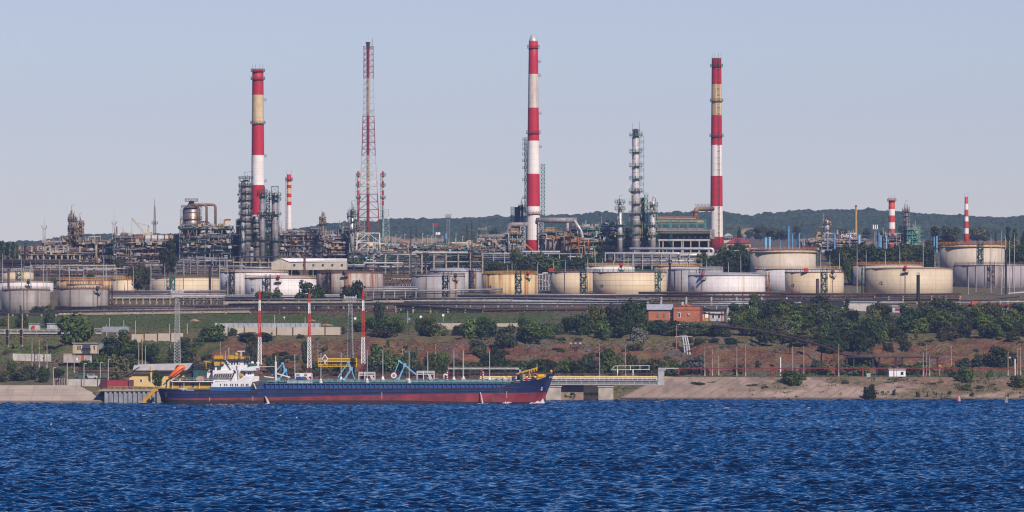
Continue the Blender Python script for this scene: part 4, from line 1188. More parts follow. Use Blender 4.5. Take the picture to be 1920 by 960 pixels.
def tower(px,yt,yb,w,Y,plats,m_,label,top='dome',rail=None,ladder=1,name="distillation_column",skirt=0,out=1.1,taper=1.0,pipe=None,group=None,sectors=None):
 s = Y / F
 R = w / 2 * s
 zb = zat(yb,Y); zt = zat(yt,Y)
 c = (xat(px,Y),Y,zb)
 t = thing(name,c,label,'process column',group)
 H = zt - zb
 mb = MB()
 hd = min(R * .9,H * .2)
 mb.lathe(c,[(R,-3),(R,H * .55),(R * taper,H * .57),(R * taper,H - hd),(R * taper * .86,H - hd * .45),(R * taper * .5,H - hd * .1),(.15,H)],24)
 mb.build("shell",m_,t)
 mb = MB()
 k = max(2,int(H / 3.2))
 for i in range(1,k):
  z = zb + (H - hd) * i / k
  rr = R if i / k < .56 else R * taper
  mb.lathe((c[0],c[1],z),[(rr + .02,-.12),(rr + .07,-.1),(rr + .07,.1),(rr + .02,.12)],20)
 mb.build("seam_band",m_,t)
 rm = rail or DKGREEN
 for y in plats:
  z = zat(y,Y)
  mb = MB(); ring_platform(mb,c,R * (1 if (z - zb) / H < .56 else taper),z,out,1.1,n=12)
  for a in (-1.2,0,1.2):
   p = ringpt(c,R,a,z - 1.2); q = ringpt(c,R + out,a,z - .1); mb.beam(p,q,.12)
  mb.build("platform",rm,t)
 if ladder:
  a = 1.25 * ladder
  p = ringpt(c,R + .45,a,zb); q = ringpt(c,R + .45,a,zt - hd)
  mb = MB()
  for dx in (-.3,.3): mb.beam(p + Vector((dx,0,0)),q + Vector((dx,0,0)),.11)
  n = int(H / 1.0)
  for i in range(n):
   e = p.lerp(q,i / n); mb.beam(e + Vector((-.3,0,0)),e + Vector((.3,0,0)),.08)
   if i % 2: mb.box(e + Vector((0,-.4,0)),(.8,.1,.1))
  mb.build("ladder",rm,t)
 if len(plats) > 1:
  mb = MB(); rq = random.Random(int(px * 7))
  for i in range(6 + 5 * len(plats)):
   a = rq.uniform(-1.9,1.9); z = zat(rq.choice(plats),Y) + rq.uniform(-2.2,1.8)
   if z > zt: continue
   p = ringpt(c,R + rq.uniform(.2,out),a,z)
   if rq.random() < .5: mb.box(p,(rq.uniform(.3,.9),.5,rq.uniform(.3,1.1)))
   else: mb.beam(p,p + Vector((0,0,rq.uniform(1,3.5))),rq.uniform(.12,.28))
  for y in plats: p = ringpt(c,R + .1,0,zat(y,Y)); mb.beam(p,p + Vector((0,0,1.4)),.3)
  mb.build("nozzles",TAN if rm in (GREEN,BROWN) else BROWN,t)
 for (a,y0,y1,r,pm) in (pipe or []):
  mb = MB()
  p = ringpt(c,R + r + .25,a,zat(y0,Y)); q = ringpt(c,R + r + .25,a,zat(y1,Y))
  mb.tube([ringpt(c,R * .4,a,p.z),p,q],r,8)
  mb.build("downcomer_pipe",pm,t)
 if top == 'frame':
  mb = MB()
  rr = R * .9
  P = [Vector((c[0] + i * rr,c[1] + j * rr,zt)) for i,j in ((-1,-1),(1,-1),(1,1),(-1,1))]
  U = Vector((0,0,2.9))
  for i in range(4):
   mb.beam(P[i] - U,P[i] + U,.2); mb.beam(P[i] + U,P[(i + 1) % 4] + U,.2); mb.beam(P[i],P[(i + 1) % 4] + U,.13)
  mb.build("davit_frame",rm,t)
 elif top == 'hook':
  mb = MB(); mb.tube([Vector((c[0],c[1],zt - .3)),Vector((c[0],c[1],zt + 1.8)),Vector((c[0] + R * .9,c[1],zt + 1.8)),Vector((c[0] + R * .9,c[1],zt - .5))],.28,8)
  mb.build("vapour_pipe",m_,t)
 elif top == 'clutter':
  mb = MB()
  for i in range(6):
   x = c[0] + RND.uniform(-R,R); y = c[1] + RND.uniform(-R,0)
   mb.beam((x,y,zt - .6),(x,y,zt + RND.uniform(.8,2.6)),.14)
  mb.beam((c[0] - R * .3,c[1],zt),(c[0] - R * .3,c[1],zt + 3.4),.16); mb.beam((c[0] - R * .3,c[1],zt + 3.4),(c[0] + R * 1.2,c[1],zt + 3.9),.13)
  mb.build("davit_arm",rm,t)
 return t,c,R
PIPES = [PIPEGREY,BROWN,DULLSILVER,PIPEGREY,TAN,LGREY,BROWN,DARK]
GPIPES = [SILVER,LGREY,SILVER,GREEN,TAN,PIPEGREY,ORANGE]
def unit(px0,px1,yt,yb,Y,levels,bays,fm,label,depth=14.0,pipes=10,vessels=4,pal=None,railm=None,deckm=None,brace=.35,colw=.42,seed=1,name="process_unit",clutter=40,vm=None,skirtwall=None,walls=(),cat='process unit'):
 """open steel structure of decks, columns and pipework; levels: photo rows of the decks"""
 rnd = random.Random(seed * 101 + int(px0))
 pal = pal or PIPES
 s = Y / F
 x0,x1 = xat(px0,Y),xat(px1,Y)
 zb,zt = zat(yb,Y),zat(yt,Y)
 t = thing(name,((x0 + x1) / 2,Y + depth / 2,zb),label,cat)
 zs = sorted([zat(y,Y) for y in levels])
 mb = MB()
 for j,yy in enumerate((Y,Y + depth)):
  for i in range(bays + 1):
   x = x0 + (x1 - x0) * i / bays
   mb.beam((x,yy,zb - 3),(x,yy,zt if rnd.random() < .7 else max(zs)),colw)
  for z in zs:
   mb.beam((x0,yy,z),(x1,yy,z),.36,.5)
  lev = [zb] + zs
  for a,b in zip(lev[:-1],lev[1:]):
   for i in range(bays):
    if rnd.random() < brace:
     xa = x0 + (x1 - x0) * i / bays; xb = x0 + (x1 - x0) * (i + 1) / bays
     if rnd.random() < .5: mb.beam((xa,yy,a),(xb,yy,b),.16)
     else:
      mb.beam((xa,yy,a),((xa + xb) / 2,yy,b),.16); mb.beam((xb,yy,a),((xa + xb) / 2,yy,b),.16)
 for z in zs:
  for i in range(bays + 1): mb.beam((x0 + (x1 - x0) * i / bays,Y,z - .05),(x0 + (x1 - x0) * i / bays,Y + depth,z - .05),.3)
 mb.build("frame",fm,t)
 for z in zs:
  mb = MB(); mb.box2((x0 - .8,Y - .8,z + .25),(x1 + .8,Y + depth + .8,z + .42))
  mb.build("deck",deckm or fm,t)
  mb = MB(); mb.rail([Vector((x0 - .7,Y + depth,z + .42)),Vector((x0 - .7,Y - .7,z + .42)),Vector((x1 + .7,Y - .7,z + .42)),Vector((x1 + .7,Y + depth,z + .42))],1.1,1.7,.11)
  mb.build("handrail",railm or fm,t)
 lev = [zb] + zs
 for k in range(vessels):
  i = rnd.randrange(len(lev)); z = lev[i]
  h = (lev[i + 1] if i + 1 < len(lev) else zt) - z
  if h < 1.2: continue
  vmm = rnd.choice(vm or [DULLSILVER,BROWN,PIPEGREY,DULLSILVER,TAN])
  mb = MB()
  xx = rnd.uniform(x0 + 2,x1 - 2); yy = Y + rnd.uniform(1.5,depth * .6)
  if rnd.random() < .55:
   r = min(h * .36,rnd.uniform(.8,1.7)); L = rnd.uniform(4,9)
   xa = max(x0,xx - L / 2); xb = min(x1,xx + L / 2); zc = z + .9 + r
   mb.cyl((xa,yy,zc),(xb,yy,zc),r,n=14); mb.cyl((xa - .5 * r,yy,zc),(xa,yy,zc),r * .6,r,n=14); mb.cyl((xb,yy,zc),(xb + .5 * r,yy,zc),r,r * .6,n=14)
   for q in (.25,.75): mb.box((xa + (xb - xa) * q,yy,z + .6),(.5,r * 1.4,1.0))
   mb.build("horizontal_drum",vmm,t)
  else:
   r = rnd.uniform(.6,1.3)
   mb.lathe((xx,yy,z + .4),[(r,0),(r,h * .72),(r * .7,h * .82),(.2,h * .86)],14)
   mb.build("upright_drum",vmm,t)
 for k in range(pipes):
  mb = MB(); r = rnd.uniform(.12,.34)
  d = rnd.uniform(-.6,depth * .5)
  if rnd.random() < .62:
   z = rnd.choice(lev) + rnd.uniform(.7,2.6)
   xa = rnd.uniform(x0,x1 - 4); xb = min(x1,xa + rnd.uniform(6,(x1 - x0)))
   z2 = z + rnd.choice((0,0,1.2,-1.0,2.2))
   xm = (xa + xb) / 2
   pts = [(xa,Y + d,z),(xb,Y + d,z)] if z2 == z else [(xa,Y + d,z),(xm,Y + d,z),(xm,Y + d,z2),(xb,Y + d,z2)]
  else:
   xx = rnd.uniform(x0,x1); i = rnd.randrange(len(lev)); za = lev[i]; zc = min(zt,za + rnd.uniform(3,10))
   e = rnd.choice((-2.2,2.2,1.2))
   pts = [(xx,Y + d,za),(xx,Y + d,zc),(xx + e,Y + d,zc),(xx + e,Y + d,zc - rnd.uniform(.8,2))]
  mb.tube(pts,r,7)
  mb.build("pipe",rnd.choice(pal),t)
 if clutter:
  for cm in rnd.sample(pal,min(3,len(pal))) + [LGREY,TAN,PIPEGREY]:
   mb = MB()
   for k in range(clutter // 3 if cm not in (LGREY,TAN,PIPEGREY) else clutter // 2):
    z = rnd.choice(lev) + rnd.uniform(.3,2.4); x = rnd.uniform(x0,x1); y = Y + rnd.uniform(-1.7,depth * .3)
    q = rnd.random()
    if q < .4: mb.box((x,y,z),(rnd.uniform(.4,1.8),rnd.uniform(.4,1.2),rnd.uniform(.4,1.5)))
    elif q < .7: mb.beam((x,y,z),(x + rnd.uniform(2,7),y,z),rnd.uniform(.12,.3))
    else: mb.beam((x,y,z),(x,y,z + rnd.uniform(1,3.5)),rnd.uniform(.12,.28))
   for z in lev: d = rnd.uniform(-.7,depth * .5); mb.beam((x0,Y + d,z + .9),(x1,Y + d,z + .9),.16,.22); mb.beam((x0,Y + d,z - .3),(x0,Y + d,z + 5),.14)
   mb.build("pipework",cm,t)
 for (a,b,y0,y1,wm) in walls:  # the dark sheets carry the shade among the pipes in their colour
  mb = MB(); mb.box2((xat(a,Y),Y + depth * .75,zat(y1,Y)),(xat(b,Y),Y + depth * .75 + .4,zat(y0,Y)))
  mb.build("wall_or_shade_panel",wm,t)
 return t
OCHR = paint("ochre_rail",(0.34,0.19,0.075),.7,var=.3,rust=.1)
# ------------------------------------------------------------------ the great chimneys
YC = 2860.0
chimney(483.5,130,482,21,27,YC,[(130,CH_RED),(178,CH_CREAM),(234,CH_RED),(291,CH_WHITE),(347,CH_RED),(403,CH_WHITE)][0:6],[134,149,232],
  'tall red and white chimney rising behind the cluster of grey process columns',brackets=(189,294,341),tips=4)
chimney(1000,78,478,17,27.5,YC - 10,[(78,CH_RED),(139,CH_GREY),(202,CH_RED),(264,CH_WHITE),(326,CH_RED),(387,CH_WHITE),(450,CH_RED)],[90,250,401],
  'tallest red and white chimney, tipped with a silver cone',cap=66,ringmat=MASTRED,brackets=(117,143,214,277))
chimney(1343.5,109,459,18,24.5,YC + 40,[(109,CH_DKRED),(126,CH_RED),(158,CH_CREAM),(216,CH_RED),(272,CH_WHITE),(330,CH_RED),(387,CH_WHITE),(444,CH_RED)],[125,190,256],
  'tall red and white chimney with a sooty top, a brown ladder and a side duct',ladder=.35,tips=4)
chimney(542,327,442,8.5,9.5,2980,[(327,CH_RED),(339,CH_CREAM),(347,CH_RED),(353,CH_CREAM),(363,CH_RED),(370,CH_CREAM),(378,CH_RED),(385,CH_WHITE),(430,CH_RED),(433,CH_WHITE)],[338],
  'thin steel stack with many red and cream bands near the top, white below',ladder=-1.3,ringmat=MASTRED,tips=2)
chimney(1672,375,456,11.5,13.5,3050,[(375,CH_RED2),(392,CH_WHITE),(404,CH_RED2),(417,CH_WHITE),(429,CH_RED2),(445,paint("chimney_orange",(0.55,0.10,0.03),.7))],[377],
  'short stout orange-red and white chimney by the green stair tower',tips=3)
chimney(1812,369,452,6.3,9.5,3050,[(369,CH_RED2),(382,CH_WHITE),(393,CH_RED2),(406,CH_WHITE),(415,CH_RED2),(428,CH_WHITE),(438,CH_RED2)],[],
  'slim red and white chimney above the rear beige tank at the right',tips=2)
chimney(1605,385,452,3.8,5,3050,[(385,BLACKP),(387.5,paint("stack_tan",(0.42,0.24,0.09),.8,rust=.3))],[],
  'thin tan stack with a black tip standing alone',ladder=None)
for px,lab in ((672,'banded red and cream pipe stack just left of the lattice flare tower'),(718,'banded red and cream pipe stack just right of the lattice flare tower')):
 cr = paint("stack_cream",(0.50,0.42,0.30),.7)
 t,c,ra = chimney(px,321,452,4.2,4.6,2950,[(321,CH_RED),(327,cr),(339,CH_RED),(347,cr),(357,CH_RED),(366,cr),(376,CH_RED),(385,paint("stack_grey_green",(0.26,0.32,0.27),.7)),(410,paint("stack_grey_green",(0.26,0.32,0.27)))],[330,349,372],lab,ringmat=DKGREEN,ladder=-1.2)
 mb = MB(); lattice(mb,(c[0] + 1.5,c[1],c[2]),(c[0] + 1.5,c[1],zat(393,2950)),3.4,2.6,6,.16,.10)
 mb.build("support_lattice",paint("lattice_pale_green",(0.26,0.36,0.33),.7),t)
def flare():
 Y = 2800.0; s = Y / F
 pts = [(92,18.5),(147,19.5),(218,22.5),(292,27.5),(364,36),(437,45),(472,48),(492,51)]
 FW = paint('flare_white',(0.44,0.40,0.40),.6)
 ms = [MASTRED,FW,MASTRED,FW,MASTRED,WHITE,MASTRED2]
 pan = [5,6,6,5,5,2,1]
 t = thing("flare_tower",px3(691,494,Y),'tall red and white lattice flare tower with a flue pipe inside','flare tower')
 for k in range(7):
  (ya,wa),(yb,wb) = pts[k],pts[k + 1]
  mb = MB()
  lattice(mb,px3(691,yb,Y),px3(691,ya,Y),wb * s * .92,wa * s * .92,pan[k],.24 if k < 4 else .26,.16,style='k' if k < 6 else 'x')
  mb.build("lattice_section",ms[k],t)
  mb = MB(); mb.cyl(px3(690,yb,Y),px3(690,ya,Y),.68,n=12)
  mb.build("flue_pipe",MASTRED if ms[k] not in (WHITE,FW) else TAN,t)
 mb = MB(); mb.cyl(px3(690,92,Y),px3(690,82,Y),.8,n=12); mb.cyl(px3(690,82,Y),px3(690,79,Y),1.1,n=12)
 mb.build("flare_tip",DARK,t)
 mb = MB(); mb.cyl(px3(697,92,Y),px3(699,71,Y),.14,.06,n=6); mb.build("lightning_rod",MASTRED,t)
 for y in (92,345):
  mb = MB(); w = (18.5 if y == 92 else 34) * s / 2
  z = zat(y,Y); x = xat(691,Y)
  P = [Vector((x + i * w,Y + j * w,z)) for i,j in ((-1,-1),(1,-1),(1,1),(-1,1),(-1,-1))]
  mb.rail(P,1.2,1.5,.12); mb.build("gallery",MASTRED if y == 92 else WHITE,t)
 for k,y in enumerate((128,212,250,268,330)):
  mb = MB(); p = px3(694,y,Y)
  mb.rail([p + Vector((0,-1.2,0)),p + Vector((1.4,-1.2,0))],1.1,.7,.12); mb.box(p + Vector((.7,-1,0)),(1.6,.8,.12)); mb.build("ladder_landing",LGREY,t)
flare()
# ------------------------------------------------------------------ left refinery
BRP = [BROWN,DULLSILVER,PIPEGREY,BROWN,TAN,paint("oxide_red",(0.20,0.045,0.035)),LGREY]
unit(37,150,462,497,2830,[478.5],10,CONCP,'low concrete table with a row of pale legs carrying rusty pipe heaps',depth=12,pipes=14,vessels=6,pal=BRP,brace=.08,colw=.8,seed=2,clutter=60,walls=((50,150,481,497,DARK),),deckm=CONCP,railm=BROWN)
unit(82,186,452,480,2850,[470,461],7,BROWN,'tangle of rusty decks at the foot of the leftmost process columns',depth=16,pipes=20,vessels=9,pal=BRP,seed=3,clutter=120,brace=.6)
unit(148,216,459,497,2845,[459.5,476],6,DKGREEN,'dark green open frame with a flat top beside the leftmost columns',depth=14,pipes=12,vessels=6,pal=BRP,seed=4,brace=.1,clutter=60)
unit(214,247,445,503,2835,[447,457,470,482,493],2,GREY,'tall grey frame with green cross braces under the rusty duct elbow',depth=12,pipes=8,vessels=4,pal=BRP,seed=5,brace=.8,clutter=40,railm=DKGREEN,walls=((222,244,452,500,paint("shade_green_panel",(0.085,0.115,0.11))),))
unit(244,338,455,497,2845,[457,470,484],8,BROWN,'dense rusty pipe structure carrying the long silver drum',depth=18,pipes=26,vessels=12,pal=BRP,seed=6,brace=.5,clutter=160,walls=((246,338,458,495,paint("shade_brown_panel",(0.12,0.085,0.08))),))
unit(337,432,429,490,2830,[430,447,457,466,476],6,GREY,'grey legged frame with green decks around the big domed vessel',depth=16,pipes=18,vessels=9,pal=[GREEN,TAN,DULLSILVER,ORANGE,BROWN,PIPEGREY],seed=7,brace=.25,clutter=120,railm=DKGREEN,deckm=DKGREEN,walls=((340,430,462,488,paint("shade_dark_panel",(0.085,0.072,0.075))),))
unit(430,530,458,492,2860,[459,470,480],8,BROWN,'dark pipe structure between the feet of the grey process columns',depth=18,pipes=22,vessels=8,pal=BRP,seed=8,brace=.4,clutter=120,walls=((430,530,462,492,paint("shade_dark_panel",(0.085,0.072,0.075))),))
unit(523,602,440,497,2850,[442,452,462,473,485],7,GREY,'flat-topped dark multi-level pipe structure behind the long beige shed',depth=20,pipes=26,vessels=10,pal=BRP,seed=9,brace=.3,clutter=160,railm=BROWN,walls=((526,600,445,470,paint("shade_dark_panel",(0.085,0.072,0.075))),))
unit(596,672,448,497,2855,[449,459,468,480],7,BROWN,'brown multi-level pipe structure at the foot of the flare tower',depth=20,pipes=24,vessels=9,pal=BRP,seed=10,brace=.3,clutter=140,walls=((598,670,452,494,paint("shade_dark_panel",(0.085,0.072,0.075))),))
t,c,R = tower(135.5,399,456,7.5,2850,[411,415,427,434,441,452],DULLSILVER,'slender rusty grey column with many galleries, tallest at the left end',top='clutter',rail=BROWN,out=1.3,pipe=[(-1.4,402,440,.3,BROWN)])
tower(150.5,414,456,5.5,2848,[418,424,433,440],DULLSILVER,'shorter rusty column bracketed to the taller one at the left end',top='clutter',rail=BROWN,out=1.2)
tower(143,424,458,3,2846,[430,445],BROWN,'thin brown pipe column squeezed between the two leftmost columns',top=None,rail=BROWN,out=.9,name="pipe_column")
tower(127,443,460,6,2850,[449],TAN,'squat tan drum with a gallery leaning on the leftmost column',top=None,rail=BROWN,name="upright_drum")
tower(180,459,480,5.2,2840,[],TAN,'small cream column inside the dark green open frame',top='dome',ladder=0,name="upright_drum")
def big_drum():
 Y = 2845.0; s = Y / F
 t = thing("waste_heat_drum",px3(290,456,Y),'long silver and rust horizontal drum with a brown elbow at its left end','process drum')
 r = 6.6 * s
 for k,(a,b,m_) in enumerate(((271,296,SILVER),(296,315,SILVER),(315,345,TAN))):
  mb = MB(); mb.cyl(px3(a,447,Y),px3(b,447,Y),r * (1 if k < 2 else .86),n=24)
  mb.build("drum_shell",m_,t)
 for a in (272,284,296,309,318,330):
  mb = MB(); mb.cyl(px3(a - .9,447,Y),px3(a + .9,447,Y),r * 1.12,n=24); mb.build("drum_band",BROWN,t)
 mb = MB(); mb.tube([px3(272,447,Y),px3(250,447,Y),px3(238,440,Y),px3(227,440,Y)],r * .62,14); mb.build("duct_elbow",paint("rust_duct",(0.20,0.085,0.05),.9,var=.4),t)
 mb = MB(); mb.lathe(px3(222,446,Y),[(1.1,0),(1.1,2),(.9,2.2)],14); mb.build("duct_end",SILVER,t)
 mb = MB(); mb.cyl(px3(257,455,Y),px3(270,455,Y),.1)
 for a in (260,281,300,322):
  mb.box(px3(a,456,Y),(2.2,4,1.6))
 mb.build("saddle",CONCP,t)
big_drum()
def domed_vessel():
 Y = 2838.0; s = Y / F
 t = thing("domed_vessel",px3(359,455,Y),'fat stained silver vessel with a domed top and three gooseneck pipes','process vessel')
 c = px3(359,455,Y); R = 16.5 * s
 top = zat(389,Y) - c.z
 mb = MB(); mb.lathe(c,[(R * .93,0),(R * .93,4),(R * 1.02,4.2),(R * 1.02,top * .32),(R * 1.05,top * .33),(R * 1.05,top * .62),(R,top * .64),(R,top * .93),(R * .86,top * 1.0),(R * .55,top * 1.06),(R * .4,top * 1.09)],30)
 mb.build("shell",paint("stained_silver",(0.26,0.21,0.19),.42,.5,var=.4,scale=.35,rust=.2),t)
 mb = MB(); mb.lathe((c.x,c.y,zat(386,Y)),[(R * .42,-1),(R * .4,.6),(R * .26,2.2),(R * .12,2.6)],18); mb.build("neck",DULLSILVER,t)
 for y,o in ((389.5,.8),(411,.9),(424,.7),(434,.7),(377,-2.2)):
  mb = MB(); ring_platform(mb,c,R if o > 0 else R * .22,zat(y,Y),abs(o),1.1); mb.build("platform",BROWN,t)
 bm = paint("brown_pipe",(0.20,0.12,0.07),.7,rust=.2)
 for (x,yt,r) in ((371.5,384.5,.62),(388,384.5,.6),(404.5,384,.62)):
  mb = MB(); mb.tube([px3(359,yt,Y,-2),px3(x,yt,Y,-2.2 - (404 - x) * .02),px3(x,437,Y,-2.2 - (404 - x) * .02)],r,10); mb.build("gooseneck_pipe",bm,t)
 mb = MB(); mb.tube([px3(374,416,Y),px3(390,416,Y),px3(398,425,Y),px3(398,440,Y)],.35,8); mb.build("side_pipe",BROWN,t)
 for k in range(9):
  a = -1.4 + 2.8 * k / 8
  mb = MB()
 mb = MB(); mb.lathe((c.x,c.y,zat(399,Y)),[(R * 1.01,-.2),(R * 1.04,0),(R * 1.01,.2)],30); mb.build("hoop",BROWN,t)
 mb = MB()
 for (x,y0,y1) in ((340,392,428),(377.5,392,430)):
  for dx in (-.35,.35): mb.beam(px3(x,y1,Y) + Vector((dx,-1,0)),px3(x,y0,Y) + Vector((dx,-1,0)),.13)
  for i in range(14):
   y = y0 + (y1 - y0) * i / 14; mb.beam(px3(x,y,Y) + Vector((-.35,-1,0)),px3(x,y,Y) + Vector((.35,-1,0)),.1)
 mb.build("ladder",BROWN,t)
domed_vessel()
t = thing("rusty_dome",px3(434,462,2855),'rust-coloured round dome behind the green decks of the big vessel','process vessel')
mb = MB(); mb.lathe(px3(434,466,2855),[(3.6,0),(3.6,3.4),(3.2,5),(2.2,6.2),(.5,6.8)],18); mb.build("shell",paint("dome_rust",(0.26,0.16,0.13),.85,rust=.3),t)
mb = MB()
for z in (zat(457,2855),zat(448,2855)): ring_platform(mb,px3(434,466,2855),3.4,z,.5,.8)
mb.build("platform",BROWN,t)
G = DULLSILVER
tower(461,337,482,20.5,2838,[335,348.5,361.5,375,389,402,414,427,439,450],G,'widest grey column of the cluster, ringed with green galleries to its top',top='clutter',rail=DKGREEN,out=1.0,taper=.97,ladder=-1,pipe=[(.55,383,402,.25,LGREY)])
tower(455.5,417,484,7,2828,[428,452,475],LGREY,'thin pale column in front of the widest grey one',top=None,rail=DKGREEN,out=.9)
tower(480.5,404,484,16,2846,[416,427,439,450,461],G,'grey column with man-holes at the foot of the striped chimney',top=None,rail=DKGREEN,out=.9)
tower(491.5,362,482,10.5,2832,[360,367.5,403,450],G,'grey column standing against the chimney with a green frame on top',top='frame',rail=DKGREEN,out=1.4,taper=.88)
tower(515.5,361,482,13.5,2838,[366,374.5,402,451],G,'tall smooth grey column with a green frame on top, right of the cluster',top='frame',rail=DKGREEN,out=1.5,taper=.92)
tower(471.5,463,482,8,2822,[470],LGREY,'small pale drum among the feet of the grey columns',top='dome',rail=DKGREEN,ladder=0,name="upright_drum")
tower(448,413,475,6,2842,[415,421,428,440,452],BROWN,'narrow brown ladder column left of the widest grey one',top=None,rail=BROWN,out=.8)
def stair_tower(px,yt,yb,w,Y,m_,label,style='x',panels=None,land=True,w2=None):
 s = Y / F
 t = thing("stair_tower",px3(px,yb,Y),label,'stair tower')
 mb = MB(); H = zat(yt,Y) - zat(yb,Y)
 n = panels or max(3,int(H / (w * s * 1.1)))
 lattice(mb,px3(px,yb + 6,Y),px3(px,yt,Y),w * s,(w2 or w) * s,n,.24,.15,style=style)
 mb.build("lattice",m_,t)
 if land:
  for i in range(1,n + 1):
   z = zat(yb,Y) + H * i / n
   x = xat(px,Y); h = w * s * .55
   mb = MB(); mb.box((x,Y,z),(h * 2,h * 2,.14)); mb.rail([Vector((x - h,Y - h,z)),Vector((x + h,Y - h,z))],1.0,1.0,.1)
   mb.beam((x - h,Y - h * .5,z - H / n),(x + h,Y - h * .5,z),.3,.16)
   mb.build("landing",m_,t)
 return t
stair_tower(502,362,480,7,2840,DKGREEN,'dark green stair tower between the two smooth grey columns','z')
t = unit(486,508,404,482,2845,[404,414,425,437,450],1,BROWN,'rusty open lift frame squeezed between two grey columns',depth=5,pipes=4,vessels=0,seed=12,brace=.9,clutter=12,name="steel_structure",cat='steel structure')
tower(605,405,450,5.8,2870,[411,420,440],DULLSILVER,'lone slim column with a looped pipe over the brown structure',top='hook',rail=BROWN,out=1.0,pipe=[(-1.5,407,448,.3,BROWN),(1.5,412,448,.15,LGREY)])
tower(660,391,455,9,2850,[398,405,415.5,432],SILVER,'shiny column with green galleries just behind the flare tower',top='clutter',rail=DKGREEN,out=1.2,taper=.72)
unit(636,672,431,456,2880,[432,441],3,DKGREEN,'low dark green frame beside the shiny column',depth=10,pipes=8,vessels=3,pal=GPIPES,seed=13,clutter=30)
def mast(px,yt,yb,w0,w1,Y,m_,label,plat=None,spike=None,style='x',name="lattice_mast",lamps=0,bands=None,panels=None,leg=.17,br=.11,headw=None,cat='mast',group=None,platm=None):
 s = Y / F
 t = thing(name,px3(px,yb,Y),label,cat,group)
 if bands:
  segs = [(bands[i][0],bands[i + 1][0] if i + 1 < len(bands) else yb,bands[i][1]) for i in range(len(bands))]
 else:
  segs = [(yt,yb,m_)]
 for (ya,yb_,mm) in segs:
  wa = w0 + (w1 - w0) * (ya - yt) / (yb - yt); wb = w0 + (w1 - w0) * (yb_ - yt) / (yb - yt)
  L = (yb_ - ya) * s
  mb = MB(); lattice(mb,px3(px,yb_ + (2 if yb_ == yb else 0),Y),px3(px,ya,Y),wb * s,wa * s,max(1,panels or int(L / max(.9,(wa + wb) / 2 * s * 1.15))),leg,br,style=style)
  mb.build("lattice_section",mm,t)
 if spike is not None:
  mb = MB(); mb.cyl(px3(px,yt,Y),px3(px,spike,Y),.16,.05,n=6); mb.build("antenna",m_ if not bands else bands[0][1],t)
 if plat is not None:
  hw = (headw or 9) * s / 2
  mb = MB(); p = px3(px,plat,Y)
  mb.box(p,(hw * 2,hw * 2,.25)); mb.rail([p + Vector((-hw,-hw,0)),p + Vector((hw,-hw,0)),p + Vector((hw,hw,0)),p + Vector((-hw,hw,0)),p + Vector((-hw,-hw,0))],1.1,1.4,.13)
  mb.build("platform",platm or m_,t)
  for k in range(lamps):
   q = p + Vector((-hw + 2 * hw * k / max(1,lamps - 1),-hw,1.4))
   mb = MB(); mb.box(q,(.75,.6,.6)); mb.beam(q - Vector((0,0,1.2)),q,.1); mb.build("floodlight",LGREY,t)
 return t
PALE = paint("galvanised",(0.42,0.41,0.42),.6,var=.2)
mast(83,427,456,5,6.5,3100,PALE,'pale lattice mast with a cluster platform, standing alone at the far left',plat=427,spike=404,headw=9)
mast(214,419,446,5,6.5,3100,PALE,'pale lattice mast with platform behind the rusty duct elbow',plat=419,spike=397,headw=8)
mast(290,388,442,1.6,5.5,3000,BROWN,'dark lattice spire with a small gallery above the silver drum',plat=420,spike=372,headw=10)
tower(219,424,440,2.4,3050,[],RUST,'short rusty vent pipe next to the pale lattice mast',top=None,ladder=0,name="vent_pipe")
def crane():
 Y = 3050.0; s = Y / F
 t = thing("crawler_crane",px3(275,442,Y),'yellowish crawler crane with its lattice boom raised to the left','crane')
 cm = paint("crane_yellow",(0.45,0.36,0.20),.7)
 mb = MB()
 a,b = px3(273,440,Y),px3(247,409,Y)
 for i,j in ((-.45,-.45),(.45,-.45),(.45,.45),(-.45,.45)):
  o = Vector((i,j,i * .6)); mb.beam(a + o,b + o * .5,.16)
 n = 16
 for k in range(n):
  p = a.lerp(b,k / n); q = a.lerp(b,(k + 1) / n)
  mb.beam(p + Vector((.45,-.45,.3)),q + Vector((-.45,-.45,-.3)),.12); mb.beam(p + Vector((-.45,-.45,-.3)),q + Vector((.45,-.45,.3)),.12)
 mb.build("boom",cm,t)
 mb = MB(); c = px3(278.5,423,Y)
 for dx in (-3.5,1.5): mb.beam(px3(278 + dx,441,Y),c,.4)
 mb.build("gantry",cm,t)
 mb = MB(); mb.beam(c,b + Vector((3,0,-2.5)),.1); mb.beam(b,b - Vector((0,0,8)),.07); mb.build("hoist_cable",DARK,t)
 mb = MB(); mb.box(px3(278,442,Y),(5,3,2.4)); mb.build("cab",cm,t)
 mb = MB(); mb.box(px3(278,446,Y),(6,4,1.4)); mb.build("tracks",DARK,t)
crane()
tower(545 - 17,415,440,1.2,3000,[],YELLOW,'slim yellow vent pipe left of the banded steel stack'.replace('left','left'),top=None,ladder=0,name="vent_pipe")
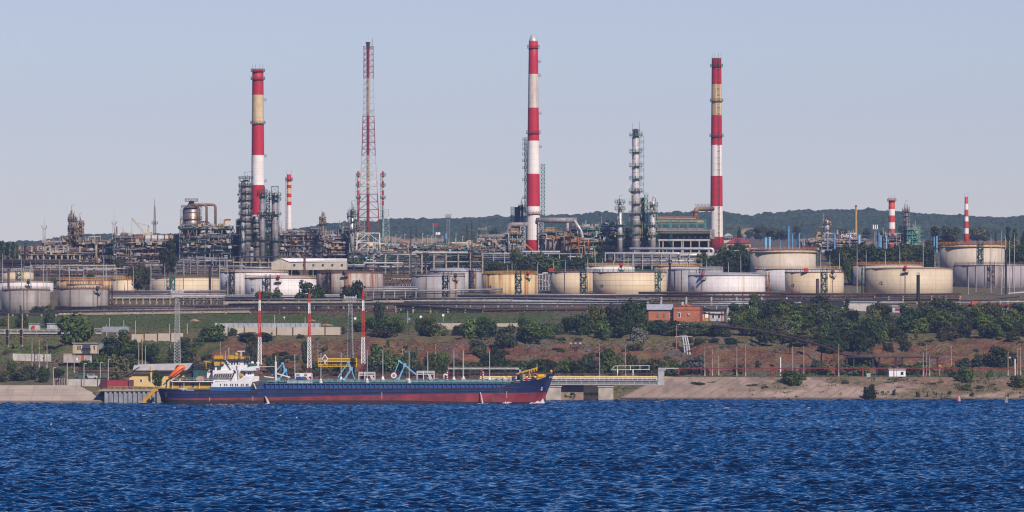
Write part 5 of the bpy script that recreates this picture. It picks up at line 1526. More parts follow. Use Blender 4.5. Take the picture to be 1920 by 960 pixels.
# ------------------------------------------------------------------ middle yard
t = thing("shed",px3(580,507,2700),'long low beige shed with a pale gable roof among dark pipes','shed')
def shed():
 Y = 2700.0
 beige = paint("shed_beige",(0.44,0.38,0.31),.85,var=.12)
 mb = MB()
 x0,x1,xr = xat(509,Y),xat(650,Y),xat(543,Y)
 zb,ze,zr = zat(506,Y),zat(491,Y),zat(485.5,Y)
 mb.prism([(x0,zb),(xr,zb),(xr,ze),((x0 + xr) / 2,zr),(x0,ze)],Y,Y + .4)
 mb.box2((xr,Y + .1,zb),(x1,Y + 14,ze))
 mb.build("wall",beige,t)
 mb = MB()
 mb.add([(x0 - .3,Y - .4,ze),((x0 + xr) / 2,Y - .4,zr + .3),(x1,Y + 9,zr + .3),(x1,Y,ze),(x1,Y + 20,ze),(x0,Y + 20,ze),(xr,Y - .4,ze)],
  [(6,1,2,3),(0,5,2,1),(5,4,2)])
 mb.build("roof",paint("shed_roof",(0.60,0.56,0.55),.6),t)
 for k in range(6):
  mb = MB(); x = xr + (x1 - xr) * (k + .5) / 6; mb.box((x,Y + .05,(zb + ze) / 2 + .3),(.9,.12,1.0)); mb.build("window",GLASS,t)
shed()
def rack2(px0,px1,Y,rows,step,pm,label,yb,postw=.35,depth=6,group='pipe racks inside the refinery',seed=1,name="pipe_rack",postm=None):
 """stack of parallel pipes on posts; rows: (photo row, radius, material)"""
 t = thing(name,px3(px0,yb,Y),label,'pipe rack',group)
 n = max(2,int((px1 - px0) / step)); yt = min(r[0] for r in rows) - .8
 for i in range(n + 1):
  px = px0 + (px1 - px0) * i / n
  mb = MB()
  for d in (0,depth): mb.beam(px3(px,yb + 3,Y,d),px3(px,yt,Y,d),postw)
  for r in rows[::2]: mb.beam(px3(px,r[0] + 1,Y,-.3),px3(px,r[0] + 1,Y,depth + .3),.25)
  mb.build("post",postm or pm,t)
 rnd = random.Random(seed)
 for k,(y,r,m_) in enumerate(rows):
  d = rnd.uniform(-.5,depth)
  a = px0 + (rnd.uniform(0,.25) * (px1 - px0) if rnd.random() < .35 else -1); b = px1 - (rnd.uniform(0,.25) * (px1 - px0) if rnd.random() < .35 else -1)
  mb = MB()
  pts = [px3(a,y,Y,d),px3(b,y,Y,d)]
  if rnd.random() < .45:
   m1 = a + (b - a) * rnd.uniform(.25,.75); dy = rnd.choice((-3,3,-4))
   pts = [px3(a,y,Y,d),px3(m1,y,Y,d),px3(m1,y + dy,Y,d),px3(b,y + dy,Y,d)]
  mb.tube(pts,r,8); mb.build("pipe",m_,t)
 return t
P_ = PIPEGREY
rack2(-20,175,2790,[(487,.3,BROWN),(490,.5,DARK),(493,.6,DARK),(497,.35,P_),(501,.4,TAN),(504,.45,P_),(508,.25,DARK)],20,BROWN,'dark stack of lagged pipes crossing below the concrete table at the left edge',510,seed=2)
rack2(60,215,2760,[(498,.4,TAN),(503,.35,P_),(506,.3,LGREY),(510,.3,BROWN),(514,.35,P_),(519,.3,DARK)],17,TAN,'tan pipe rack with a stepped pipe behind the low tanks',526,seed=3)
rack2(225,345,2770,[(493,.3,P_),(497,.35,BROWN),(501,.3,LGREY),(506,.4,P_),(510,.3,DARK),(515,.3,P_),(519,.28,BROWN)],15,BROWN,'rusty pipe rack between the dark trees above the cream hooped tank',524,seed=4)
rack2(330,425,2760,[(484,.3,P_),(488,.28,LGREY),(493,.3,P_),(498,.35,P_),(503,.35,BROWN),(508,.3,P_),(513,.3,TAN),(517,.3,BROWN)],12,P_,'grey multi-tier pipe rack in front of the big domed vessel',522,seed=5)
rack2(405,520,2770,[(485,.35,DARK),(489,.3,TAN),(492,.4,P_),(496,.3,DARK),(499,.5,P_),(503,.3,BROWN),(507,.3,DARK)],16,P_,'pipe rack with a long grey pipe in front of the grey columns',512,seed=6)
rack2(700,905,2760,[(477.5,.5,LGREY),(482,.25,GREEN),(486,.3,P_),(490,.25,GREEN),(494,.3,P_),(499,.5,P_),(503,.25,LGREY)],21,CONCP,'long pipe rack with one thick pale pipe on tan posts, right of the flare tower',510,postw=.6,seed=7)
rack2(640,780,2740,[(497,.45,LGREY),(500,.4,P_),(503,.25,BROWN)],23,DARK,'pale twin pipes on dark trestle legs above the rusted tank',515,postw=.5,seed=8)
rack2(905,1090,2780,[(476,.5,LGREY),(480,.3,P_),(484,.35,LGREY),(488,.3,GREEN),(492,.4,P_)],20,LGREY,'pale pipe rack at the foot of the central chimney, half hidden by trees',500,seed=9)
rack2(1135,1345,2770,[(475,.65,SILVER),(480,.3,LGREY),(483,.3,P_),(486,.3,LGREY),(489,.35,SILVER),(492,.3,P_),(495,.45,DULLSILVER),(498,.4,P_)],17,LGREY,'broad bank of shiny pipes in front of the green process area',504,seed=10)
rack2(-30,120,2740,[(507,.3,BROWN),(511,.4,DARK),(516,.35,P_),(520,.3,BROWN),(524,.4,DARK)],14,BROWN,'brown pipe stack with dark lagging behind the low cream tank at the left edge',532,seed=21)
rack2(118,232,2735,[(507,.25,LGREY),(512,.3,BROWN),(516,.3,DARK),(521,.35,P_),(526,.3,BROWN)],12,BROWN,'crowded brown and grey pipe stack above the low yellow tank',533,seed=22)
rack2(722,772,2640,[(522,.35,BROWN),(527,.3,TAN),(532,.3,BROWN),(538,.3,LGREY)],7,BROWN,'short brown trestle filling the gap between the rusted and the rust-striped tank',546,seed=23)
rack2(1005,1035,2620,[(515,.4,LGREY),(520,.3,P_),(525,.35,LGREY),(531,.3,P_),(538,.4,PIPEGREY)],6,LGREY,'pale pipe stack in the gap beside the yellow rusty tank',545,seed=24)
rack2(1345,1420,2800,[(470,.35,LGREY),(475,.3,P_),(480,.35,TAN),(485,.3,LGREY),(490,.3,P_)],9,BROWN,'pipe stack beside the foot of the sooty-topped chimney',498,seed=25)
t = thing("pipe_loop",px3(1335,478,2780),'thick silver pipe that turns back on itself beside the furnace house','pipe')
mb = MB(); mb.tube([px3(1180,466.5,2780,-2),px3(1337,466.5,2780,-2),px3(1337,476,2780,-2),px3(1180,476,2780,-2)],.62,12); mb.build("pipe",SILVER,t)
mb = MB()
for a in (1190,1220,1250,1280,1310,1330): mb.beam(px3(a,500,2780,-2),px3(a,466,2780,-2),.35)
mb.build("support",LGREY,t)
unit(700,905,464,484,2820,[467,475],18,GREY,'low green and blue pump yard between the flare tower and the chimney',depth=16,pipes=40,vessels=16,pal=[GREEN,BROWN,LGREY,GREEN,TAN,PIPEGREY,TAN],seed=14,brace=.3,clutter=330,railm=OCHR,deckm=GREY,vm=[TAN,LGREY,CONCP,SILVER],colw=.25)
unit(655,735,475,505,2785,[476,485,495],8,GREEN,'green pipe frame inside and around the foot of the flare tower',depth=10,pipes=16,vessels=6,pal=GPIPES,seed=15,brace=.3,clutter=80,colw=.28)
for i,(a,b,y,r,m_,lab) in enumerate(((692,727,460,1.0,'TAN','cream horizontal tank lying just behind the flare tower legs'),(845,874,459.5,1.3,'TAN','cream horizontal tank with rounded ends left of the tall lattice mast by the trees'),
     (755,800,461,.9,'TAN','long cream drum behind the twin blue tanks'))):
 t = thing("horizontal_tank",px3((a + b) / 2,y + 4,2840),lab,'horizontal tank')
 mb = MB(); R = r * 1.1; cm = paint("drum_cream",(0.58,0.45,0.29),.6,rust=.06)
 mb.cyl(px3(a,y,2840),px3(b,y,2840),R,n=16); mb.cyl(px3(a - 1.5,y,2840),px3(a,y,2840),R * .55,R,n=16); mb.cyl(px3(b,y,2840),px3(b + 1.5,y,2840),R,R * .55,n=16)
 mb.build("shell",cm,t)
 mb = MB()
 for q in (.2,.8): mb.box(px3(a + (b - a) * q,y + 5,2840),(.8,1.8,1.8))
 mb.build("saddle",CONCP,t)
for i,px in enumerate((731.5,740.5)):
 t = thing("blue_tank",px3(px,476,2830),('sky blue upright tank with a rounded top, nearer the flare tower' if i == 0 else 'sky blue upright tank, the one farther from the flare tower'),'upright tank')
 mb = MB(); mb.lathe(px3(px,476,2830),[(1.05,0),(1.05,2.9),(.8,3.5),(.2,3.7)],18); mb.build("shell",BLUE,t)
 mb = MB(); mb.lathe(px3(px,476,2830),[(1.07,1.4),(1.12,1.45),(1.07,1.5)],18); mb.build("hoop",DKGREEN,t)
t = thing("sphere_tank",px3(880,464,2850),'cream ball-shaped gas tank peeping over the trees near the mast','gas sphere')
mb = MB(); mb.lathe(px3(880,466,2850),[(1.0,0),(1.9,1.0),(2.1,2.0),(1.8,3.0),(1.0,3.8),(.1,4.0)],18); mb.build("shell",paint("drum_cream",(0.58,0.45,0.29)),t)
mb = MB()
for a in range(5): p = ringpt(px3(880,466,2850),1.9,a * 1.257,zat(466,2850)); mb.beam(p - Vector((0,0,2.5)),p + Vector((0,0,1.2)),.2)
mb.build("support_legs",CONCP,t)
mast(840.5,406,492,5,7,2830,GREY,'grey lattice floodlight mast with a wide head beside the pump yard',plat=408,headw=10,lamps=4)
mast(770,432,556,1.6,4,2720,DARK,'thin black lattice mast rising from the tank rows by the rusted tank',spike=420,style='z')
mast(503 + 277.5,430,452,2,3,2960,DARK,'small dark lattice pylon on the plain beyond the pump yard',style='z',spike=425)
mast(884.5,419,560,1.5,3.5,2600,DARK,'thin dark lattice mast in front of the trees by the pale cone-roofed tank',spike=415,style='z')
t = thing("blue_stack",px3(836,478,2840),'blue stack with a dark lattice base in the pump yard','vent stack')
mb = MB(); mb.cyl(px3(836,452,2840),px3(836,438,2840),.6,n=12); mb.build("pipe",BLUE,t)
mb = MB(); lattice(mb,px3(836,482,2840),px3(836,448,2840),2.2,1.6,7,.18,.12); mb.build("lattice_section",DKGREEN,t)
for (px,y,m_,lab) in ((816.5,421,REDP,'red flag flying on a slim pole in front of the hill'),(821.5,437.5,WHITE,'white flag flying on a slim pole below the red one')):
 Y = 3100
 t = thing("flag",px3(px - 4.5,462,Y),lab,'flag')
 mb = MB(); mb.cyl(px3(px - 4.5,464,Y),px3(px - 4.5,y - 3,Y),.12,n=6); mb.build("pole",PALE,t)
 mb = MB(); P = []
 for k in range(7):
  x = xat(px - 4.5,Y) + 2.35 * k / 6; P += [(x,Y + .25 * math.sin(k * 1.5),zat(y - 2,Y)),(x,Y + .25 * math.sin(k * 1.5 + .4),zat(y + 2.6,Y))]
 mb.add(P,[(2 * k,2 * k + 1,2 * k + 3,2 * k + 2) for k in range(6)]); mb.build("cloth",m_,t)
rnd = random.Random(77)
for k,px in enumerate((704,742,759,778,792,801,809,829,855,867)):
 t = thing("light_pole",px3(px,462,2990 + 10 * k),None,'light pole','light poles on the plain before the hill')
 yt = rnd.uniform(437,447)
 mb = MB(); mb.cyl(px3(px,464,2990 + 10 * k),px3(px,yt,2990 + 10 * k),.16,.1,n=6); mb.build("pole",PALE,t)
 mb = MB(); p = px3(px,yt,2990 + 10 * k); mb.box(p + Vector((.3,0,0)),(1.0,.3,.2)); mb.build("lamp_head",LGREY,t)
 TODO_LABELS.append((t,'slim pale lighting pole','on the plain below the hill',px))
for k,(px,w,y,h,wall,roof) in enumerate(((758,13,459,5,CONCL,REDP),(735,16,461,5,TAN,TAN),(925,30,458,9,TAN,DARK))):
 Y = 3000
 t = thing("storehouse",px3(px,y,Y),('small pink-roofed storehouse on the plain below the hill','low cream storehouse next to the pink-roofed one','ochre storehouse with a dark flat roof behind the grey furnace duct')[k],'building')
 mb = MB(); mb.box2((xat(px - w / 2,Y),Y,zat(y + 4,Y)),(xat(px + w / 2,Y),Y + 8,zat(y - h * .55,Y))); mb.build("wall",wall,t)
 mb = MB(); x0,x1 = xat(px - w / 2 - .5,Y),xat(px + w / 2 + .5,Y); mb.prism([(x0,zat(y - h * .55,Y)),(x1,zat(y - h * .55,Y)),((x0 * .35 + x1 * .65),zat(y - h,Y)),((x0 * .65 + x1 * .35),zat(y - h,Y))],Y - .3,Y + 8.3); mb.build("roof",roof,t)
# ------------------------------------------------------------------ central furnaces around the second chimney
YF = 2845.0
OCH = paint("furnace_ochre",(0.26,0.17,0.10),.85,var=.4,rust=.25)
FG = paint("furnace_grey",(0.24,0.21,0.20),.8,var=.3,rust=.15)
def furnace(px0,px1,yt,ym,yb,Y,label,legs=DARK,hop=True,box=None,seed=1):
 """box furnace: a stack of chambers over a tapered hopper, with ochre galleries"""
 t = thing("process_furnace",px3((px0 + px1) / 2,yb,Y),label,'furnace')
 w = px1 - px0
 mb = MB(); mb.box2((xat(px0 + w * .18,Y),Y,zat(ym,Y)),(xat(px1 - w * .18,Y),Y + 9,zat(yt,Y))); mb.build("convection_box",box or FG,t)
 mb = MB()
 for k in range(4):
  x = px0 + w * (.22 + .18 * k); mb.box2((xat(x,Y),Y - .25,zat(ym,Y)),(xat(x,Y) + .35,Y - .02,zat(yt,Y)))
 for y in np.arange(yt + 2,ym,6): mb.box2((xat(px0 + w * .18,Y),Y - .2,zat(y,Y) - .12),(xat(px1 - w * .18,Y),Y - .03,zat(y,Y) + .12))
 mb.build("buckstay",OCH,t)
 if hop:
  mb = MB(); x0,x1 = xat(px0,Y),xat(px1,Y); cx = (x0 + x1) / 2; q = (x1 - x0) * .3
  mb.prism([(x0,zat(ym,Y)),(x1,zat(ym,Y)),(cx + q,zat(ym + (yb - ym) * .55,Y)),(cx - q,zat(ym + (yb - ym) * .55,Y))][::-1],Y - 1,Y + 9); mb.build("hopper",box or FG,t)
  mb = MB(); mb.lathe((cx,Y + 4,zat(yb,Y)),[(q * 1.1,0),(q * 1.1,zat(ym + (yb - ym) * .5,Y) - zat(yb,Y))],20); mb.build("radiant_drum",SILVER if seed % 2 else FG,t)
 for y in (ym,yt + (ym - yt) * .45,yb - 2):
  mb = MB(); x0,x1 = xat(px0,Y) - .6,xat(px1,Y) + .6; z = zat(y,Y)
  mb.box2((x0,Y - 2,z - .2),(x1,Y + 9.5,z)); mb.build("gallery",DKGREEN,t)
  mb = MB(); mb.rail([Vector((x0,Y + 9,z)),Vector((x0,Y - 1.9,z)),Vector((x1,Y - 1.9,z)),Vector((x1,Y + 9,z))],1.1,1.3,.13); mb.build("handrail",OCHR,t)
 mb = MB()
 for i in range(4):
  x = xat(px0 + w * i / 3,Y)
  for d in (-1.5,8.5): mb.beam((x,Y + d,zat(yb,Y) - 2),(x,Y + d,zat(ym,Y)),.4)
 mb.build("leg",legs,t)
 rnd = random.Random(seed)
 for k in range(8):
  mb = MB(); x = xat(rnd.uniform(px0,px1),Y); z0 = zat(rnd.uniform(ym,yb),Y); d = rnd.uniform(-2.5,-1)
  z1 = z0 + rnd.uniform(3,9); mb.tube([(x,Y + d,z0),(x,Y + d,z1),(x + rnd.choice((-3,3)),Y + d,z1)],rnd.uniform(.12,.3),7)
  mb.build("pipe",rnd.choice([LGREY,ORANGE,OCH,SILVER,BROWN]),t)
 return t
furnace(953,977,428,454,480,YF,'tall ochre and grey furnace just left of the central chimney',seed=1,box=paint("furnace_tan",(0.27,0.20,0.145),.85,rust=.25))
furnace(1018,1046,426,448,480,YF,'grey furnace over a shiny drum just right of the central chimney',seed=3,box=FG)
furnace(1054,1072,432,457,480,YF,'middle furnace under the thick grey duct',seed=4,box=FG)
furnace(1083,1104,447,466,486,YF - 10,'lowest grey furnace where the slanting white duct comes down',seed=5,box=FG)
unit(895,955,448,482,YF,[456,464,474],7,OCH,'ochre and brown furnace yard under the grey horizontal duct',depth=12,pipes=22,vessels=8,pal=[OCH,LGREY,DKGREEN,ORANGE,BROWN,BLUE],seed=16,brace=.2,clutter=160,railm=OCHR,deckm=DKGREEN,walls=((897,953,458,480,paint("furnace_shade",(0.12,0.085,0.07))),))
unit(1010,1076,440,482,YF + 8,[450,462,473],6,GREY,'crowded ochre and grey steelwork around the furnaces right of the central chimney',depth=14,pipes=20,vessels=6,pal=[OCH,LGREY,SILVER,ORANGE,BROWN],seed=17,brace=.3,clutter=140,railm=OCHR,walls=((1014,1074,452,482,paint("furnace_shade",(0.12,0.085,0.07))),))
def duct(label,pts,r,Y,m_,sup=(),cone=None):
 t = thing("flue_duct",px3(pts[0][0],478,Y),label,'flue duct')
 mb = MB(); mb.tube([px3(a,b,Y,d) for a,b,d in pts],r,14); mb.build("duct",m_,t)
 L = [px3(a,b,Y,d) for a,b,d in pts]
 for a,b in zip(L[:-1],L[1:]):
  n = max(1,int((b - a).length / 2.9))
  for k in range(n):
   p = a.lerp(b,(k + .5) / n); e = (b - a).normalized() * .12
   mb = MB(); mb.cyl(p - e,p + e,r * 1.14,n=14); mb.build("stiffener_ring",m_,t)
 for (x,y0) in sup:
  mb = MB(); lattice(mb,px3(x,480,Y,pts[0][2]),px3(x,y0,Y,pts[0][2]),2.4,2.2,max(2,int((480 - y0) / 8)),.3,.18,style='x'); mb.build("support_lattice",LGREY,t)
 return t
LAG = paint("duct_lagging",(0.245,0.215,0.22),.6,.15,var=.3,rust=.05)
duct('grey ringed duct that climbs from the ochre yard to the central chimney',[(897,444,2),(946,443,2),(952,436,2),(955,421,2),(990,421,2)],1.15,YF,LAG,sup=((980,425),))
duct('thick grey ringed duct running right from the central chimney',[(1006,413,2),(1082,413,2)],1.35,YF,LAG,sup=((1014,417),))
t = duct('slanting bright white duct at the end of the thick ringed one',[(1077,413,1),(1091,435,1),(1093,452,1)],.62,YF,SILVER)
for (x,y0,y1,lab) in ((1064,418,432,'stubby silver downpipe hanging from the thick ringed duct'),(897.5,446,460,'short silver riser at the left end of the grey ringed duct'),(918,446,458,'second short silver riser below the grey ringed duct, toward its middle')):
 t = thing("riser_pipe",px3(x,y1,YF),lab,'pipe'); mb = MB(); mb.cyl(px3(x,y1,YF),px3(x,y0,YF),.7 if x > 1000 else .5,n=14); mb.cyl(px3(x,y1,YF),px3(x,y1 - 1,YF),.9,n=14); mb.build("pipe",SILVER,t)
t = thing("absorber_box",px3(969,426,YF + 20),'tall plain grey box with a green lattice on its left side','process box')
mb = MB(); mb.box2((xat(965,YF + 20),YF + 20,zat(432,YF + 20)),(xat(976,YF + 20),YF + 26,zat(388,YF + 20))); mb.build("cladding",paint("box_grey",(0.15,0.135,0.14),.8,var=.3),t)
mb = MB(); lattice(mb,px3(961,432,YF + 20,1),px3(961,388,YF + 20,1),1.6,1.6,9,.2,.14); mb.build("side_lattice",DKGREEN,t)
tower(979,386,430,5,YF + 18,[389,394],DULLSILVER,'grey column with a bushy top between the grey box and the chimney',top='clutter',rail=DKGREEN,out=1.3)
t = stair_tower(986,262,420,4.2,YF + 16,DKGREEN,'slender green ladder tower with small landings on the left flank of the central chimney','z',panels=13)
for k,y in enumerate((263,272,281,291,303,316,339,372)):
 mb = MB(); p = px3(983,y,YF + 16); mb.box(p,(1.9,1.6,.16)); mb.rail([p + Vector((-.9,-.7,0)),p + Vector((.9,-.7,0))],1.1,.9,.12); mb.build("side_landing",DKGREEN,t)
stair_tower(1018,308,425,7,YF + 20,GREEN,'broad green lattice stair tower on the right flank of the central chimney','x',panels=17,land=False)
t = thing("boom_lift",px3(1000,478,YF - 12),'orange boom lift raised in front of the chimney foot','boom lift')
mb = MB(); a,b = px3(1008,477,YF - 12),px3(987,459,YF - 12); mb.beam(a,b,.7,.5); mb.beam(b,b + Vector((-1.2,0,.6)),1.2,.8); mb.build("boom",ORANGE,t)
mb = MB(); mb.box(px3(1009,479,YF - 12),(4,2.2,1.6)); mb.build("chassis",YELLOW,t)
# ------------------------------------------------------------------ the green process area
GS = paint("bright_green_steel",(0.022,0.20,0.135),.6,var=.25)
unit(1070,1140,430,484,2850,[432,443,455,468],5,GS,'bright green pipe frame between the white duct and the short column',depth=14,pipes=24,vessels=10,pal=GPIPES,seed=18,brace=.25,clutter=170,railm=OCHR,deckm=GS,vm=[DARK,SILVER,DULLSILVER])
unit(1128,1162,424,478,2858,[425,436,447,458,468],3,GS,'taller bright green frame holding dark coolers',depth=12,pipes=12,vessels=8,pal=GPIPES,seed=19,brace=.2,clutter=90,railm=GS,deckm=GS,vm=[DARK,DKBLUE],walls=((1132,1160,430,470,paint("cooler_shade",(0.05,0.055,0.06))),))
tower(1162.5,381,462,9.5,2838,[379,392,421,440],SILVER,'short shiny column with a double-deck head at the left of the tall one',rail=GREEN,out=1.6,top='clutter',taper=.8)
t,c,R = tower(1192,252,463,16,2838,[254,285,311.5,335,358.5,382,400,421.5,438],SILVER,'tallest shiny column with green galleries all the way up',rail=GREEN,out=1.35,top=None,taper=.88,ladder=0)
mb = MB(); mb.lathe((c[0],c[1],zat(253,2838)),[(R * .62,0),(R * .62,2.4),(R * .3,2.9)],16); mb.build("head_nozzle",BROWN,t)
mb = MB(); ring_platform(mb,c,R * .5,zat(247,2838),.7,1.1); mb.build("platform",GREEN,t)
mb = MB()
for dx,y in ((-1.6,231),(1.8,228)): mb.beam(px3(1192,252,2838) + Vector((dx,0,0)),px3(1192,y,2838) + Vector((dx,0,0)),.11)
mb.build("lightning_rod",DARK,t)
mb = MB()
n = 8
for k in range(n):
 y = 256 + k * 13.2
 p = px3(1203.5,y + 12,2838); mb.box(p,(2.0,1.8,.15)); mb.rail([p + Vector((-1,-.8,0)),p + Vector((1,-.8,0))],1.0,1.0,.11)
for dx in (-.9,.9): mb.beam(px3(1203.5,365,2838) + Vector((dx,0,0)),px3(1203.5,254,2838) + Vector((dx,0,0)),.16)
mb.build("ladder_tower",GREEN,t)
tower(1223.5,376,462,12.5,2838,[384,398,422,441],SILVER,'second tallest shiny column, topped with a bent vapour pipe',rail=GREEN,out=1.2,top='hook',taper=.9)
t = stair_tower(1211.5,366,462,6.5,2842,GREEN,'green zigzag stair tower between the two shiny columns','x',panels=9)
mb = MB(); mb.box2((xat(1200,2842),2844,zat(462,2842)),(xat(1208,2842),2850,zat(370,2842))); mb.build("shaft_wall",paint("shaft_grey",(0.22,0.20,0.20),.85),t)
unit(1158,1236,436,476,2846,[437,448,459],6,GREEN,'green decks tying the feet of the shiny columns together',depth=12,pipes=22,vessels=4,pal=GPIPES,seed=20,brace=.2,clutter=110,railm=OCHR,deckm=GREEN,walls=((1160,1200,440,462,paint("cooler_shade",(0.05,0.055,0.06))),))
def furnace_house():
 Y = 2842.0
 t = thing("furnace_house",px3(1285,480,Y),'long furnace house on concrete portals with green galleries and a green top frame','furnace house')
 mb = MB()
 for x in (1236,1243,1262,1278,1281,1295,1311,1328): mb.box2((xat(x - 1,Y),Y - .6,zat(482,Y)),(xat(x + 1.2,Y),Y + 12,zat(452,Y)))
 mb.build("portal_leg",CONCP,t)
 mb = MB(); mb.box2((xat(1234,Y),Y - .8,zat(451.5,Y)),(xat(1332,Y),Y + 12,zat(448.5,Y))); mb.build("portal_beam",CONCL,t)
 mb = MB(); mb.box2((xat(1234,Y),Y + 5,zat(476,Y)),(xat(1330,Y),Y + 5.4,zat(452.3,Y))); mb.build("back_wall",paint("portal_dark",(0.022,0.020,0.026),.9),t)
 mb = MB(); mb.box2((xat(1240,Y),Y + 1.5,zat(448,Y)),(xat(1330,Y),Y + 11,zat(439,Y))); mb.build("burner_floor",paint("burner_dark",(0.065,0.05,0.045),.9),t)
 for k in range(7):
  x = 1260 + k * 11; mb = MB(); mb.cyl(px3(x,445,Y,1),px3(x,445,Y,1.5),.45,n=10); mb.build("burner",LGREY,t)
 for y,m_ in ((438,DKGREEN),(432,GREY)):
  mb = MB(); mb.box2((xat(1232,Y),Y - 1.6,zat(y,Y) - .25),(xat(1331,Y),Y + 12,zat(y,Y) + .2)); mb.build("gallery",m_,t)
  mb = MB(); mb.rail([px3(1232,y,Y,-1.5),px3(1331,y,Y,-1.5)],1.2,1.5,.12); mb.build("handrail",OCHR if y == 438 else GREY,t)
 mb = MB()
 for k in range(34):
  x = 1236 + k * 2.5
  if k not in (9,10,22,23): mb.box2((xat(x,Y),Y,zat(432,Y)),(xat(x + 1.3,Y),Y + .5,zat(427,Y)))
 mb.build("radiator_panel",GREY,t)
 mb = MB(); mb.box2((xat(1234,Y),Y + 2,zat(432,Y)),(xat(1320,Y),Y + 9,zat(426,Y))); mb.build("header_box",paint("header_grey",(0.2,0.19,0.2)),t)
 mb = MB()
 xs = (1233,1241,1256,1259,1274,1290,1307,1323)
 for d in (0,8):
  for x in xs: mb.beam(px3(x,432,Y,d),px3(x,412,Y,d),.42)
  for y in (412.5,419): mb.beam(px3(1232,y,Y,d),px3(1324,y,Y,d),.4)
  for a,b in zip(xs[::2],xs[1::2]): mb.beam(px3(a,419,Y,d),px3(b,412,Y,d),.2)
 mb.build("top_frame",paint("turquoise_frame",(0.045,0.19,0.145),.6,rust=.1),t)
 mb = MB(); mb.cyl(px3(1234,416,Y,3),px3(1320,416,Y,3),.75,n=12); mb.build("collector_pipe",TAN,t)
 mb = MB(); mb.rail([px3(1232,411,Y),px3(1310,411,Y)],1.2,1.5,.13); mb.build("roof_rail",ORANGE,t)
 mb = MB(); mb.cyl(px3(1232,409,Y,2),px3(1305,409.5,Y,2),.3); mb.build("roof_pipe",LGREY,t)
 mb = MB(); mb.box2((xat(1331,Y),Y,zat(448,Y)),(xat(1340,Y),Y + 6,zat(430,Y))); mb.build("lift_shaft",FG,t)
 for (xa,xb,ya,yb_) in ((1262,1255,436,448),(1252,1262,452,463),(1262,1254,463,472),(1333,1342,438,450),(1342,1334,452,462),(1335,1344,463,474)):
  mb = MB(); mb.beam(px3(xa,ya,Y,-2.4),px3(xb,yb_,Y,-2.4),.9,.22); mb.beam(px3(xa,ya - 4,Y,-2.4),px3(xb,yb_ - 4,Y,-2.4),.14); mb.build("stair_flight",DKGREEN if xa > 1300 else GREEN,t)
 for k in range(3):
  pass
furnace_house()
t = thing("flue_duct",px3(1304,412,2850),'rusty tan elbow duct linking the furnace house roof to the sooty-topped chimney','flue duct')
mb = MB(); mb.tube([px3(1304,414,2850),px3(1304,391.5,2850),px3(1336,391.5,2868)],1.1,14); mb.build("duct",paint("duct_rusty_tan",(0.27,0.16,0.10),.8,rust=.25),t)
mb = MB(); mb.rail([px3(1304,387,2850),px3(1334,387,2866)],1.1,1.6,.13); mb.build("handrail",BROWN,t)
for y in (398,407):
 mb = MB(); ring_platform(mb,px3(1304,400,2850),1.1,zat(y,2850),.5,.8); mb.build("platform",BROWN,t)
# ------------------------------------------------------------------ right yard
for k,(px,yt,yb,w,lab) in enumerate(((1395,447,466,3.4,'blue vent stack nearest the furnace house'),(1435.5,446,470,4.6,'pale blue stout vent stack, the first of a close pair behind the tall beige tank'),
  (1443,445,472,4.6,'pale blue stout vent stack, second of a close pair behind the tall beige tank'),(1463,454,466,2,'tiny blue vent stack behind the tall beige tank'),
  (1478.5,425,463,3.8,'tallest bright blue vent stack behind the tall beige tank'),(1485.5,440,466,3.4,'mid-height blue vent stack right beside the tallest bright blue one'.replace('right beside','close beside')),
  (1498.5,438,466,3.8,'blue vent stack two along from the tallest bright blue one'),(1551.5,438,476,3.4,'blue vent stack in front of the silver column'),
  (1564.8,437,476,3.6,'long blue vent stack between the silver column and the thin tan stack'),(1592.8,438,474,2.6,'thin blue vent stack just left of the thin tan stack'),
  (1611,441,474,4.8,'thick pale blue vent stack just right of the thin tan stack'),(1648,437,462,3,'blue vent stack before the stout orange-red chimney'),
  (1651.5,442,462,2.8,'shorter pale blue vent stack before the stout orange-red chimney'),(1662,443,466,2.2,'thin pale blue vent stack at the foot of the stout orange-red chimney'),
  (1751.5,444,478,3,'blue vent stack at the left flank of the rear beige tank'),(1756.5,443,478,2.4,'thin pale blue vent stack touching the rear beige tank'),
  (1379,449,470,2.6,'short blue vent stack beside the dark poplar'))):
 Y = 2960 + k * 2
 t = thing("vent_stack",px3(px,yb,Y),lab,'vent stack','blue vent stacks of the right yard')
 bm = BLUE if 'pale' not in lab else paint("pale_blue_paint",(0.20,0.44,0.62),.5)
 mb = MB(); r = w / 2 * Y / F
 mb.cyl(px3(px,yb + 6,Y),px3(px,yt,Y),r,n=12); mb.build("pipe",bm,t)
 mb = MB(); mb.cyl(px3(px,yt + 1.2,Y),px3(px,yt - .6,Y),r * 1.25,n=12); mb.build("collar",bm,t)
tower(1550.5,412,462,9,3000,[419,431,443],SILVER,'shiny column with a davit standing behind the cream 13 tank',top='clutter',rail=BROWN,out=.9)
tower(1535,434,462,7.5,2995,[440],paint("col_tan",(0.46,0.33,0.19),.6,rust=.15),'short tan column beside the shiny one of the right yard',top='clutter',rail=BROWN)
unit(1500,1620,452,476,2990,[456,464],12,BROWN,'low brown pipe yard behind the right tanks with tan walls',depth=14,pipes=22,vessels=8,pal=[LGREY,BROWN,P_,DARK,TAN,BLUE],seed=21,clutter=110,walls=((1560,1612,463,473,TAN),))
unit(1570,1606,448,456,3010,[450],6,LGREY,'pale pipe yard in front of the thin tan stack',depth=10,pipes=12,vessels=2,pal=[LGREY,WHITE,MASTRED,P_],seed=22,clutter=60)
unit(1656,1690,444,460,3000,[445,453],3,DARK,'black steel frame in front of the stout orange-red chimney',depth=8,pipes=5,vessels=2,seed=23,clutter=30,name="steel_structure",cat='steel structure')
